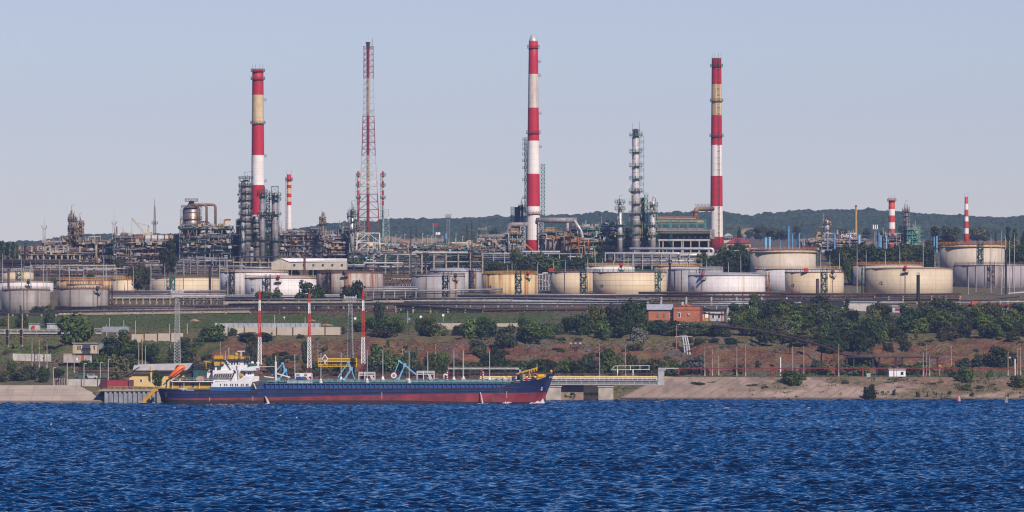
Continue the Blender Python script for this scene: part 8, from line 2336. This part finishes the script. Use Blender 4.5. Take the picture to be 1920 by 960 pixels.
rods = [(5,475,540),(40,480,535),(57,490,535),(81,490,532),(88,500,530),(112,485,530),(130,500,526),(157,500,540),(194,478,530),(199,495,530),(219,500,526),(250,500,526),(283,492,522),(309,493,520),(345,490,520),(412,493,520),(423,500,512),(427,492,512),(450,480,510),(453,485,510),(461,490,512),(489,492,512),(527,492,512),(532,495,512),(536,493,512),(547,500,522),(587,490,521),(780,500,518),(800,500,516),(851,498,510),(868,499,510),(952,497,514),(960,490,514),(1008,494,514),(1038,488,512),(1060,488,510),(1102,484,500),(1116,476,500),(1130,484,500),(1150,488,500),(1178,482,500),(1186,476,500),(1289,492,520),(1316,484,512),(1325,486,515),(1366,492,517),(1389,478,517),(1430,482,518),(1434,492,520),(1538,468,512),(1556,478,508),(1574,474,508),(1607,460,500),(1624,468,500),(1660,470,497),(1687,462,497),(1731,452,500),(1753,474,520),(1830,500,540),(1816,508,552),(1893,450,505),(1858,440,460),(1878,432,460),(1885,440,460),(1902,438,470)]
for k,(px,yt,yb) in enumerate(rods):
 Y = 2545 + (k * 37 % 60)
 t = thing("lightning_rod",px3(px,yb,Y),None,'lightning rod','lightning rods of the tank farm')
 mb = MB(); mb.cyl(px3(px,max(yb,552),Y),px3(px,yt + (yb - yt) * .35,Y),.17,.13,6); mb.cyl(px3(px,yt + (yb - yt) * .35,Y),px3(px,yt,Y),.11,.06,6)
 mb.build("shaft",(PALE,LGREY,paint("rod_green_grey",(0.30,0.36,0.33),.6))[k % 3],t)
 TODO_LABELS.append((t,('slim galvanised lightning rod','slim pale grey lightning rod','slim green-grey lightning rod')[k % 3],P,px))
for (px,y,Y,m_,lab,sh) in ((533,595,2400,WHITE,'white triangular warning plate on the meadow behind the mast',3),(666,597,2400,WHITE,'white round plate on the meadow by the floodlight mast',16),(767.5,598,2390,paint("sign_blue",(0.15,0.25,0.55)),'blue and white sign plate on the mid meadow',4),(789,594,2390,WHITE,'white round plate with a post on the mid meadow',16),(831,591,2390,WHITE,'white plate on a rack post, mid meadow',4),(1366.5,704 - 106,2395,WHITE,'white sign plate beside the brick building annex',4)):
 t = thing("road_sign",px3(px,y + 9,Y),lab,'sign'); mb = MB(); mb.beam(px3(px,y + 12,Y),px3(px,y,Y),.12); mb.build("post",PALE,t)
 mb = MB(); c = px3(px,y,Y,-.1); r = .5; mb.add([c + Vector((math.sin(6.283 * k / sh + (3.1416 if sh == 3 else .785 if sh == 4 else 0)) * r * (1.25 if sh == 4 else 1),-d,math.cos(6.283 * k / sh + (3.1416 if sh == 3 else .785 if sh == 4 else 0)) * r * (1.25 if sh == 4 else 1))) for d in (0,.08) for k in range(sh)],[tuple(range(sh)),tuple(range(sh,2 * sh))[::-1]] + [(k,sh + k,sh + (k + 1) % sh,(k + 1) % sh) for k in range(sh)]); mb.build("plate",m_,t)
# ------------------------------------------------------------------ the bridge with the yellow band
def bridge():
 Y = 2120.0
 t = thing("pipe_bridge",px3(1130,750,Y),'low bridge with a yellow band and white rail on concrete piers','bridge')
 x0,x1 = xat(900,Y),xat(1243,Y)
 gird = paint("girder_grey",(0.17,0.165,0.175),.7,var=.25,rust=.15)
 mb = MB(); mb.box2((x0,Y,zat(721.5,Y)),(x1,Y + 8,zat(713.5,Y))); mb.build("girder",gird,t)
 mb = MB()
 for k in range(24): a = 905 + k * 14.2; pbox(mb,a,a + 1.1,713,722,Y - .18,.17)
 pbox(mb,900,1243,712.6,714,Y - .35,.34); pbox(mb,900,1243,720.6,721.8,Y - .3,.29); mb.build("girder_ribs",LGREY,t)
 yb = paint("band_yellow",(0.58,0.40,0.11),.7,var=.2)
 mb = MB(); mb.cyl(px3(900,707.5,Y,.6),px3(1240,707.5,Y,.6),.48,n=12); mb.build("yellow_pipe",yb,t)
 mb = MB(); mb.cyl(px3(900,709.6,Y,.2),px3(1240,709.6,Y,.2),.22,n=10); mb.build("white_pipe",paint("pipe_cream",(0.55,0.47,0.36)),t)
 mb = MB(); mb.rail([px3(900,713,Y,-.2),px3(1240,713,Y,-.2)],1.15,1.7,.12,mid=True); mb.build("handrail",WHITE,t)
 mb = MB(); mb.rail([px3(900,706,Y,8),px3(1240,706,Y,8)],1.1,1.7,.16); mb.build("far_handrail",BROWN,t)
 for (a,b) in ((1023,1052),(1122,1150),(930,955)):
  mb = MB(); pbox(mb,a,b,724.5,757,Y + .4,6); mb.build("pier",paint("pier_concrete",(0.40,0.345,0.29),.9,var=.35,scale=.3),t)
  mb = MB(); pbox(mb,a - 1.5,b + 1.5,721.8,725.5,Y + .1,7); mb.build("pier_cap",CONCL,t)
 mb = MB(); pbox(mb,1052,1094,722,757,Y + 2.6,3); mb.build("abutment",paint("abutment_brown",(0.27,0.185,0.14),.9,var=.35,scale=.25),t)
 mb = MB(); pbox(mb,1094,1124,722,750,Y + 16,3); pbox(mb,960,1052,722,755,Y + 14,3); mb.build("underdeck_shade",paint("rear_dark",(0.045,0.034,0.030),.95),t)  # dark sheets behind the piers: shade under the deck put into their colour
 mb = MB(); pbox(mb,1234,1245.5,694,721,Y - .5,1.2); pbox(mb,1234,1248.5,689.5,694.6,Y - .5,1.2); pbox(mb,1233,1245.5,716,722,Y - .6,8); mb.build("end_frame",LGREY,t)
 rr = random.Random(9)
 for m_,n in ((paint("graffiti_pale",(0.50,0.45,0.22)),10),(BLACKP,14)):
  mb = MB()
  for k in range(n):
   cx = 1058 + 20 * rr.random(); cy = 741 + 4 * rr.gauss(0,.6); p = None
   for j in range(6):
    q = px3(cx + rr.gauss(0,1.5),cy + rr.gauss(0,2.0),Y,2.5 - (.03 if m_ is BLACKP else 0))
    if p is not None: mb.beam(p,q,.10,.16)
    p = q
  mb.build("graffiti",m_,t)
bridge()
quick_thing("pipe_gantry",'pale pipe gantry on legs behind the foredeck, ending in a square grey frame','pipe gantry',900,720,2110,[("pipe",LGREY,lambda mb: mb.cyl(px3(840,691.5,2110),px3(970,691.5,2110),.32,n=10)),("walkway",TAN,lambda mb: mb.rail([px3(840,691,2110,-.3),px3(970,691,2110,-.3)],.5,2.0,.12)),("leg",MASTRED,lambda mb: mb.beam(px3(840,720,2110),px3(840,691,2110),.3)),("leg",MASTRED,lambda mb: mb.beam(px3(904.5,720,2110),px3(904.5,691,2110),.35)),("end_frame",LGREY,lambda mb: [pbox(mb,966,977,689.6,693,2109.5,1.2),pbox(mb,973.5,977,689.6,702,2109.5,1.2)])])
quick_thing("pipe_fence",'long rust-brown railing with pipes running behind the tanker deck','railing',700,712,2122,[("rail",BROWN,lambda mb: mb.rail([px3(495,704,2122),px3(1030,704,2122)],1.2,2.0,.16)),("pipe",BROWN,lambda mb: [mb.cyl(px3(495,706,2123),px3(1030,706,2123),.28,n=8),mb.cyl(px3(495,710,2123),px3(1030,710,2123),.35,n=8)]),("support",DARK,lambda mb: [mb.beam(px3(a,720,2123),px3(a,704,2123),.3) for a in range(500,1030,34)])])
for k,(px,lab) in enumerate(((838.5,'red and white crossing post by the pipe gantry legs'),(906,'red and white crossing post under the pale pipe gantry'))):
 quick_thing("crossing_post",lab,'post',px,716,2108,[("shaft",WHITE,lambda mb,px=px: mb.cyl(px3(px,718,2108),px3(px,697,2108),.2,n=8)),("red_band",REDP,lambda mb,px=px: [mb.cyl(px3(px,y + 2,2108),px3(px,y,2108),.23,n=8) for y in (699,704,709)])])
quick_thing("white_footbridge",'white pipe footbridge frame between the green bushes at the bridge end','footbridge',1185,704,2150,[("rail",WHITE,lambda mb: [mb.beam(px3(1152,686,2150),px3(1218,685.5,2150),.13),mb.beam(px3(1148,693.5,2150),px3(1218,692.5,2150),.16),mb.beam(px3(1146,694,2150),px3(1152,686,2150),.13)]),("post",WHITE,lambda mb: [mb.beam(px3(a,b,2150),px3(a,686,2150),.14) for a,b in ((1158,696,),(1182,694),(1200,694),(1217,694))]),("leg",WHITE,lambda mb: [mb.beam(px3(a,704,2150),px3(a,693,2150),.35) for a in (1187,1158)])])
def red_rail():
 Y = 2168
 rr = paint("rail_red",(0.25,0.035,0.038),.7,var=.3)
 t = thing("red_pipe_rail",px3(1560,706,Y),'long red pipe carried on red posts above the right bank','pipe rail')
 mb = MB(); mb.cyl(px3(1272,690.5,Y),px3(1900,690.5,Y),.17,n=8); mb.build("pipe",rr,t)
 mb = MB()
 for k in range(120): p = px3(1272 + k * 5.25,690.5,Y); mb.beam(p,p - Vector((0,0,.55)),.12) if k % 2 else mb.beam(p,p + Vector((0,0,.4)),.12)
 mb.build("hanger",rr,t)
 mb = MB(); mb.cyl(px3(1248,691,Y),px3(1272,691,Y),.24,n=8); mb.build("end_pipe",LGREY,t)
 for a in (1272.5,1331.5,1393,1448,1503.5,1565,1618,1676,1733,1843,1902):
  mb = MB(); mb.beam(px3(a,712,Y),px3(a,690,Y),.3)
  if a == 1618: mb.beam(px3(a - 2.5,711,Y),px3(a,695,Y),.2); mb.beam(px3(a + 2.5,711,Y),px3(a,695,Y),.2)
  mb.build("post",rr,t)
red_rail()
quick_thing("kerb_rail",'low white kerb rail along the top of the right concrete bank','kerb rail',1300,712,2166,[("rail",paint("pipe_cream",(0.55,0.47,0.36)),lambda mb: mb.rail([px3(1246,712,2164),px3(1355,712.5,2164)],.8,1.4,.16)),("pipe",paint("band_yellow",(0.58,0.40,0.11)),lambda mb: mb.cyl(px3(1246,707.5,2165),px3(1290,709.5,2165),.3,n=8)),("curb",CONCL,lambda mb: mb.box2((xat(1246,2163.5),2163.2,zat(714,2163)),(xat(1355,2163.5),2163.8,zat(712,2163))))])
def trestle():
 Y = 2215
 t = thing("brown_trestle",px3(1660,695,Y),'brown pipeline that sweeps down the slope onto a dark legged trestle','pipe trestle')
 pts = [(1350,611,72),(1422,617,60),(1490,632,38),(1545,648,18),(1580,664,4),(1610,668,0),(1760,669.5,0)]
 P = [px3(a,b,Y,d) for a,b,d in pts]
 mb = MB(); mb.tube(P,.42,8); mb.tube([p + Vector((0,.9,.25)) for p in P],.25,8); mb.build("pipe",BROWN,t)
 mb = MB()
 for a,b in zip(P[:-1],P[1:]): mb.rail([a + Vector((0,-.3,.2)),b + Vector((0,-.3,.2))],1.0,1.8,.15)
 mb.build("handrail",paint("trestle_brown",(0.12,0.075,0.06),.9),t)
 mb = MB(); mb.box2((xat(1584,Y),Y - .4,zat(670.5,Y)),(xat(1762,Y),Y + 2.5,zat(668.2,Y))); mb.build("deck",DARK,t)
 for a in (1588,1601,1637,1649,1680,1692,1733,1758):
  mb = MB(); mb.beam(px3(a,692,Y,.8),px3(a,670,Y,.8),.6,1.4); mb.build("leg",DARK,t)
 for (a,b,d) in pts[1:4]:
  mb = MB(); mb.beam(px3(a,b + 40,Y,d),px3(a,b,Y,d),.35); mb.build("prop",DARK,t)
trestle()
quick_thing("bent_pipes",'three white pipes bending over the crest of the bank on a frame','pipes',1283,665,2262,[("pipe",LGREY,lambda mb: mb.tube([px3(1273,631,2262,3),px3(1280,631,2262,0),px3(1282.5,650,2262,-2),px3(1282.5,668,2262,-14)],.32,8)),("pipe",LGREY,lambda mb: mb.tube([px3(1273,630.5,2262,4),px3(1284,630.5,2262,0),px3(1287,648,2262,-2),px3(1287.5,668,2262,-14)],.32,8)),("pipe",PALE,lambda mb: mb.tube([px3(1273,630,2262,5),px3(1288,630,2262,0),px3(1291,648,2262,-2),px3(1292,666,2262,-14)],.26,8)),("frame",LGREY,lambda mb: [mb.beam(px3(1266,631,2262),px3(1298,631,2262),.25),mb.beam(px3(1281,646,2262,-2.5),px3(1293,646,2262,-2.5),.2)])])
cpole(1268.5,609,655,lab='rust-stained lamp post with a crooked pale head by the bent white pipes',m_=paint("rust_post",(0.30,0.16,0.12),.8,rust=.3),lamp=5,Y=2262,name="lamp_post",group='lamp posts of the shore')
quick_thing("utility_cabin",'small white metal cabin with a dark hatch under the brown trestle','cabin',1682,706,2172,[("wall",WHITE,lambda mb: pbox(mb,1667,1698,693,706,2172,5)),("roof",paint("cabin_roof",(0.40,0.46,0.45)),lambda mb: pbox(mb,1666,1699,691.4,693,2171.6,6)),("hatch",GLASS,lambda mb: pbox(mb,1689,1694,697,703,2171.9,.08)),("seam",LGREY,lambda mb: pbox(mb,1681,1681.8,693,706,2171.9,.08))])
quick_thing("grey_bin",'small grey metal box on the grass left of the white cabin','box',1628,706,2172,[("body",LGREY,lambda mb: pbox(mb,1625,1632,700.5,707,2172,1.5)),("lid",PALE,lambda mb: pbox(mb,1624.6,1632.4,699.8,700.6,2171.9,1.7))])
quick_thing("orange_canopy",'orange canopy on a thin post behind the red rail','canopy',1762,702,2190,[("cover",ORANGE,lambda mb: mb.lathe(px3(1762,688,2190),[(.9,0),(.75,.45),(.2,.75)],12)),("post",PALE,lambda mb: mb.beam(px3(1762,704,2190),px3(1762,688,2190),.14))])
quick_thing("lamp_on_pole",'white round lamp on a leaning pale pole near the right edge','lamp',1893,700,2180,[("globe",WHITE,lambda mb: mb.lathe(px3(1893.5,671,2180),[(.1,-.35),(.33,0),(.1,.35)],12)),("arm",PALE,lambda mb: mb.beam(px3(1891,670,2180),px3(1893,670,2180),.1))])
for (px,py,w,lab) in ((1864,702,6,'grey broken concrete block on the right grass'),(1862,744,4,'dark boulder at the foot of the right bank'),(1318 - 93,757 - 3,3,'small dark rock in the water under the bridge end'),(1650 - 140,750,5,'dark flat rock at the water edge of the right bank')):
 g = px3(px,py,2128 if py > 720 else 2175); t = thing("boulder",g,lab,'rock'); mb = MB(); rr = random.Random(px); s = w * 2150 / F / 2
 V = []
 for i in range(5):
  for k in range(9):
   a = 6.283 * k / 9; r = math.cos(i / 4 * 1.4) * s * rr.uniform(.8,1.15); V.append((g.x + math.cos(a) * r,g.y + math.sin(a) * r,g.z - .3 + s * .8 * i / 4 * rr.uniform(.8,1.2)))
 mb.add(V,[(i * 9 + k,i * 9 + (k + 1) % 9,(i + 1) * 9 + (k + 1) % 9,(i + 1) * 9 + k) for i in range(4) for k in range(9)] + [tuple(36 + k for k in range(9))]); mb.build("stone",paint("stone_grey",(0.16,0.13,0.12),.95,var=.4),t)
t = thing("driftwood",px3(1775,747,2130),'dark driftwood logs lying at the water edge behind the pink buoy','driftwood')
for (a,b,y0,y1) in ((1762,1784,748,746.5),(1770,1790,746,748.5),(1764,1772,745,748)):
 mb = MB(); mb.cyl(px3(a,y0,2130),px3(b,y1,2130),.22,.14,8); mb.build("log",DARK,t)
def buoy(px,yw,yt,w,m_,label,cone):
 Y = CAMH * F / (yw - HY); s = Y / F; c = px3(px,yw,Y)
 t = thing("buoy",c,label,'buoy'); H = zat(yt,Y) - c.z; r = w * s / 2
 if cone:
  mb = MB(); mb.lathe(c,[(r,-.4),(r,.3),(r * .85,.45)],16); mb.build("float",DARK,t)
  mb = MB(); lattice(mb,c + Vector((0,0,.4)),c + Vector((0,0,H * .8)),r * 1.1,r * .35,3,.12,.08); mb.lathe(c + Vector((0,0,H * .75)),[(r * .3,0),(r * .35,.3),(.05,H * .28)],10); mb.build("cage",LGREY,t)
 else:
  mb = MB(); mb.lathe(c,[(r * .7,-.6),(r,.1),(r * .95,H * .45),(r * .6,H * .8),(r * .2,H)],18); mb.build("body",m_,t)
  mb = MB(); mb.lathe(c + Vector((0,0,H * .95)),[(r * .18,0),(r * .2,.2),(.04,.3)],8); mb.build("lantern",DARK,t)
buoy(1798,754,742,6.5,paint("buoy_pink",(0.62,0.20,0.20),.6,var=.15),'pink cone-topped channel buoy near the right bank',False)
buoy(1887,757.5,745,10,DARK,'dark channel buoy with an open cage near the right edge',True)
# ------------------------------------------------------------------ brick building and sheds of the right terrace
def brick_house():
 Y = 2400.0
 m,nt,b = _nt("brick_orange"); tc = N(nt,"ShaderNodeTexCoord")
 br = N(nt,"ShaderNodeTexBrick"); br.inputs['Scale'].default_value = 1.0; br.inputs['Brick Width'].default_value = .9; br.inputs['Row Height'].default_value = .3; br.inputs['Mortar Size'].default_value = .03
 br.inputs['Color1'].default_value = (0.46,0.145,0.055,1); br.inputs['Color2'].default_value = (0.36,0.105,0.042,1); br.inputs['Mortar'].default_value = (0.22,0.10,0.07,1)
 mp = N(nt,"ShaderNodeMapping"); mp.inputs['Rotation'].default_value = (math.radians(90),0,0); nt.links.new(tc.outputs['Object'],mp.inputs[0]); nt.links.new(mp.outputs[0],br.inputs[0])
 c = mixc(nt,mul(nt,ramp(nt,noise(nt,.25,None,4),.45,.75),.5),br.outputs['Color'],(0.17,0.06,0.04,1)); nt.links.new(c,b.inputs['Base Color']); b.inputs['Roughness'].default_value = .9
 t = thing("brick_building",px3(1275,604,Y),'orange brick building with a stepped gable and a pale metal-roofed wing','building')
 mb = MB(); g = [(1263,606),(1312,606),(1312,574.5),(1300,574.5),(1288,569.5),(1276,574.5),(1263,574.5)]
 mb.prism([(xat(a,Y),zat(b_,Y)) for a,b_ in g][::-1][::-1],Y,Y + 9); mb.build("gable_wall",m,t)
 mb = MB(); pbox(mb,1312,1317,575,606,Y + .2,9); mb.build("side_wall",paint("brick_dark",(0.17,0.045,0.03),.9),t)
 mb = MB(); pbox(mb,1216,1263,580.5,606,Y + 2.5,8); mb.build("wing_wall",m,t)
 mb = MB(); x0,x1 = xat(1213,Y),xat(1263,Y); mb.add([(x0,Y + 1.8,zat(580.8,Y)),(x1,Y + 1.8,zat(580.8,Y)),(x1,Y + 8,zat(570.2,Y)),(x0,Y + 8,zat(570.2,Y)),(x0,Y + 11,zat(581,Y)),(x1,Y + 11,zat(581,Y))],[(0,1,2,3),(3,2,5,4),(0,3,4),(1,5,2)]); mb.build("metal_roof",ROOFG,t)
 mb = MB(); pbox(mb,1262.3,1312.6,580.5,581.6,Y - .12,.12); pbox(mb,1262.3,1312.6,574,575.2,Y - .14,.13); mb.build("cornice",paint("brick_dark",(0.17,0.045,0.03)),t)
 for (a,y0,y1,d,fm) in ((1271,586,596,0,WHITE),(1231,587,595.5,2.5,None),(1242.5,587,595.5,2.5,None),(1255.5,586.5,596,2.5,WHITE)):
  if fm: mb = MB(); pbox(mb,a,a + 5,y0,y1,Y + d - .1,.1); mb.build("window_frame",fm,t)
  mb = MB(); pbox(mb,a + .8,a + 4.2,y0 + .7,y1 - .8,Y + d - .16,.06); mb.build("window_pane",GLASS if fm else paint("boarded_teal",(0.10,0.14,0.14)),t)
 mb = MB(); c0 = px3(1286.5,573.5,Y,-.06); mb.cyl(c0 + Vector((0,.05,0)),c0 - Vector((0,.04,0)),.32,n=12); mb.build("gable_window",GLASS,t)
 mb = MB(); pbox(mb,1289.5,1293,587.5,591,Y - .5,.5); mb.build("air_conditioner",LGREY,t)
 mb = MB(); pbox(mb,1278,1282,566,572,Y + 5,1.5); mb.build("chimney",CONCL,t)
 mb = MB(); pbox(mb,1317,1357,581,606,Y + 3,8); mb.build("annex_wall",CONCL,t)
 for (a,b_) in ((1316.5,1318),(1320.5,1323.5),(1328.5,1331.5),(1352,1355)):
  mb = MB(); pbox(mb,a,b_,581,606,Y + 2.8,.2); mb.build("brick_pier",m,t)
 for a in (1334.5,1345.5):
  mb = MB(); pbox(mb,a,a + 5.5,587,597,Y + 2.85,.12); mb.build("annex_window_frame",WHITE,t)
  mb = MB(); pbox(mb,a + .8,a + 4.7,587.8,596.2,Y + 2.78,.06); mb.build("annex_window_pane",GLASS,t)
 mb = MB(); pbox(mb,1315,1360,579.3,581.2,Y + 2.2,9); mb.build("annex_roof",DARK,t)
 mb = MB(); pbox(mb,1322,1328,589,596,Y + 2.6,.2); mb.build("door_panel",WHITE,t)
 mb = MB(); mb.rail([px3(1316,604,Y,1.5),px3(1327,604,Y,1.5)],1.4,.6,.14); mb.build("yellow_rail",SYEL,t)
 mb = MB(); pbox(mb,1344,1347.5,598,601.5,Y + 2.7,.1); mb.build("blue_plate",paint("sign_blue",(0.15,0.25,0.55)),t)
 mb = MB(); mb.tube([px3(1316,577,Y,1),px3(1335,581,Y,1),px3(1362,582,Y,1)],.3,7); mb.build("lagged_pipe",DARK,t)
brick_house()
for (x0,x1,y0,y1,roofy,Y,wall,label,k) in ((1505,1582,573,590,565,2455,LGREY,'long low grey shed with a dark roof and a row of window bands',6),(1583,1642,566,586,564.6,2462,CONCL,'white flat-roofed shed beside the long grey one',0),(1673,1700,574,592,572,2455,CONCL,'small pale hut with a dark red door among the trees',1),(1863,1905,580,600,578,2450,CONCP,'tan shed with a blue window under the red pipe rack at the right',2)):
 t = thing("shed",px3((x0 + x1) / 2,y1,Y),label,'shed')
 mb = MB(); pbox(mb,x0,x1,y0,y1 + 3,Y,9); mb.build("wall",wall,t)
 mb = MB(); mb.add([(xat(x0 - 1,Y),Y - .5,zat(y0,Y)),(xat(x1 + 1,Y),Y - .5,zat(y0,Y)),(xat(x1 + 1,Y),Y + 10,zat(roofy,Y)),(xat(x0 - 1,Y),Y + 10,zat(roofy,Y)),(xat(x0 - 1,Y),Y - .5,zat(y0 + .8,Y)),(xat(x1 + 1,Y),Y - .5,zat(y0 + .8,Y))],[(0,1,2,3),(4,5,1,0)]); mb.build("roof",DARK if k == 6 else ROOFG,t)
 for i in range(k):
  a = x0 + (x1 - x0) * (i + .2) / max(1,k); mb = MB(); pbox(mb,a,a + (x1 - x0) / max(1,k) * .55,y0 + 4,y0 + 9,Y - .08,.08); mb.build("window" if k != 1 else "door",GLASS if k == 6 else paint("hut_door",(0.20,0.03,0.05)) if k == 1 else paint("pale_blue_paint",(0.20,0.44,0.62)),t)
quick_thing("canopy_roof",'black sloping canopy roof on posts at the right edge','canopy',1885,575,2480,[("roof",BLACKP,lambda mb: mb.prism([(xat(1838,2480),zat(562.5,2480)),(xat(1912,2480),zat(555.5,2480)),(xat(1912,2480),zat(557.5,2480)),(xat(1838,2480),zat(564,2480))][::-1],2480,2492)),("post",CONCP,lambda mb: [mb.beam(px3(a,578,2481),px3(a,560,2481),.6) for a in (1876,1890,1908)]),("white_roof",ROOFG,lambda mb: mb.prism([(xat(1890,2495),zat(549,2495)),(xat(1935,2495),zat(545,2495)),(xat(1935,2495),zat(548,2495)),(xat(1890,2495),zat(551,2495))][::-1],2495,2506))])
quick_thing("orange_container",'orange-red container on the ground below the wide buff tank','container',1829,576,2465,[("body",paint("container_orange",(0.40,0.09,0.045),.7),lambda mb: pbox(mb,1822,1836,564.5,575,2465,5)),("frame",BROWN,lambda mb: [pbox(mb,1821.6,1822.4,564.2,575.2,2464.9,.1),pbox(mb,1835.6,1836.4,564.2,575.2,2464.9,.1)])])
# ------------------------------------------------------------------ weeds and tufts over the slopes: beyond counting
def weeds():
 rs = np.random.RandomState(12); V = []; Fc = []
 n = 21000; c = 0
 px = rs.uniform(-40,1960,n); py = rs.uniform(578,709,n)
 for a,b in zip(px,py):
  if 628 < b < 695 and a > 330 and rs.rand() < .72: continue
  if b < 600 and not (230 < a < 1080) and rs.rand() < .5: continue
  Y = hit(a,b); g = ground(a,Y); g.z -= .15
  h = rs.uniform(.25,.75); w = rs.uniform(.15,.5)
  for k in range(3):
   t = rs.uniform(0,6.283); dx,dy = math.cos(t) * w,math.sin(t) * w
   o = Vector((rs.normal(0,.35),rs.normal(0,.35),0)); hh = h * rs.uniform(.6,1.1)
   V += [tuple(g + o + Vector((-dx,-dy,0))),tuple(g + o + Vector((dx,dy,0))),tuple(g + o + Vector((dx * .7,dy * .7 - .1,hh))),tuple(g + o + Vector((-dx * .5,-dy * .5 - .1,hh * .8)))]
   i = len(V); Fc.append([i - 4,i - 3,i - 2,i - 1])
 for k in range(1500):        # weeds in the cracks of the right bank
  a = rs.uniform(1300,1925); b = 714 + 33 * rs.beta(1,1.8)
  if vnoise(np.array([a / 14.]),np.array([b / 6.]))[0] < .5: continue
  if rs.rand() > (a - 1280) / 900: continue
  tt = (749 - b) / 36.0; Y = 2133 + 31 * tt; x = xat(a,Y); z = -.9 + 8.8 * tt
  for q in range(4):
   t = rs.uniform(0,6.283); w = rs.uniform(.15,.45); dx,dy = math.cos(t) * w,math.sin(t) * w; hh = rs.uniform(.15,.6); o = rs.normal(0,.6)
   V += [(x + o - dx,Y - dy,z - .2),(x + o + dx,Y + dy,z - .2),(x + o + dx * .7,Y + dy - .1,z + hh),(x + o - dx * .6,Y - dy - .1,z + hh * .8)]
   i = len(V); Fc.append([i - 4,i - 3,i - 2,i - 1])
 me = bpy.data.meshes.new("weeds"); me.from_pydata(V,[],Fc)
 m = leafmat("leaf_weed",(0.042,0.055,0.018),(0.165,0.140,0.062)); me.materials.append(m)
 o = bpy.data.objects.new("weeds",me); COL.objects.link(o); o['kind'] = 'stuff'; o['label'] = 'dry grass tufts and weeds scattered over the slopes'
weeds()
# ------------------------------------------------------------------ labels of the many alike: each by its place in its patch
def give_labels():
 ORD = ['','second','third','fourth','fifth','sixth','seventh','eighth','ninth','tenth','eleventh','twelfth','thirteenth','fourteenth','fifteenth','sixteenth','seventeenth','eighteenth','nineteenth','twentieth']
 sets = {}
 for (o,look,patch,px) in TODO_LABELS: sets.setdefault((look,patch),[]).append((px,o))
 for (look,patch),L in sets.items():
  L.sort(key=lambda a: a[0])
  n = len(L)
  for k,(px,o) in enumerate(L):
   if n == 1: s = f"{look} {patch}"
   elif k == 0: s = f"{look} leftmost {patch}"
   elif k == n - 1: s = f"{look} rightmost {patch}"
   elif k < 20: s = f"{look}, {ORD[k]} from the left, {patch}"
   else:
    j = n - 1 - k; w = ORD[j] if j < 20 else f"number {k + 1}"
    s = f"{look}, {w} from the right, {patch}" if j < 20 else f"{look}, {k + 1}th from the left, {patch}"
   o['label'] = s
give_labels()
# ------------------------------------------------------------------ air
def make_haze():
 mb = MB(); mb.box2((-1500,-60,-9),(1500,8200,330))
 m = bpy.data.materials.new("haze_air"); m.use_nodes = True
 nt = m.node_tree; nt.nodes.clear()
 v = nt.nodes.new("ShaderNodeVolumePrincipled"); o = nt.nodes.new("ShaderNodeOutputMaterial")
 v.inputs['Color'].default_value = (0.40,0.56,1.0,1)
 v.inputs['Density'].default_value = HAZE_DENSITY
 v.inputs['Anisotropy'].default_value = 0.0
 nt.links.new(v.outputs[0],o.inputs['Volume'])
 h = mb.build("haze",m)
 h['kind'] = 'stuff'; h['label'] = 'thin blue-grey summer haze over the river and refinery'
make_haze()
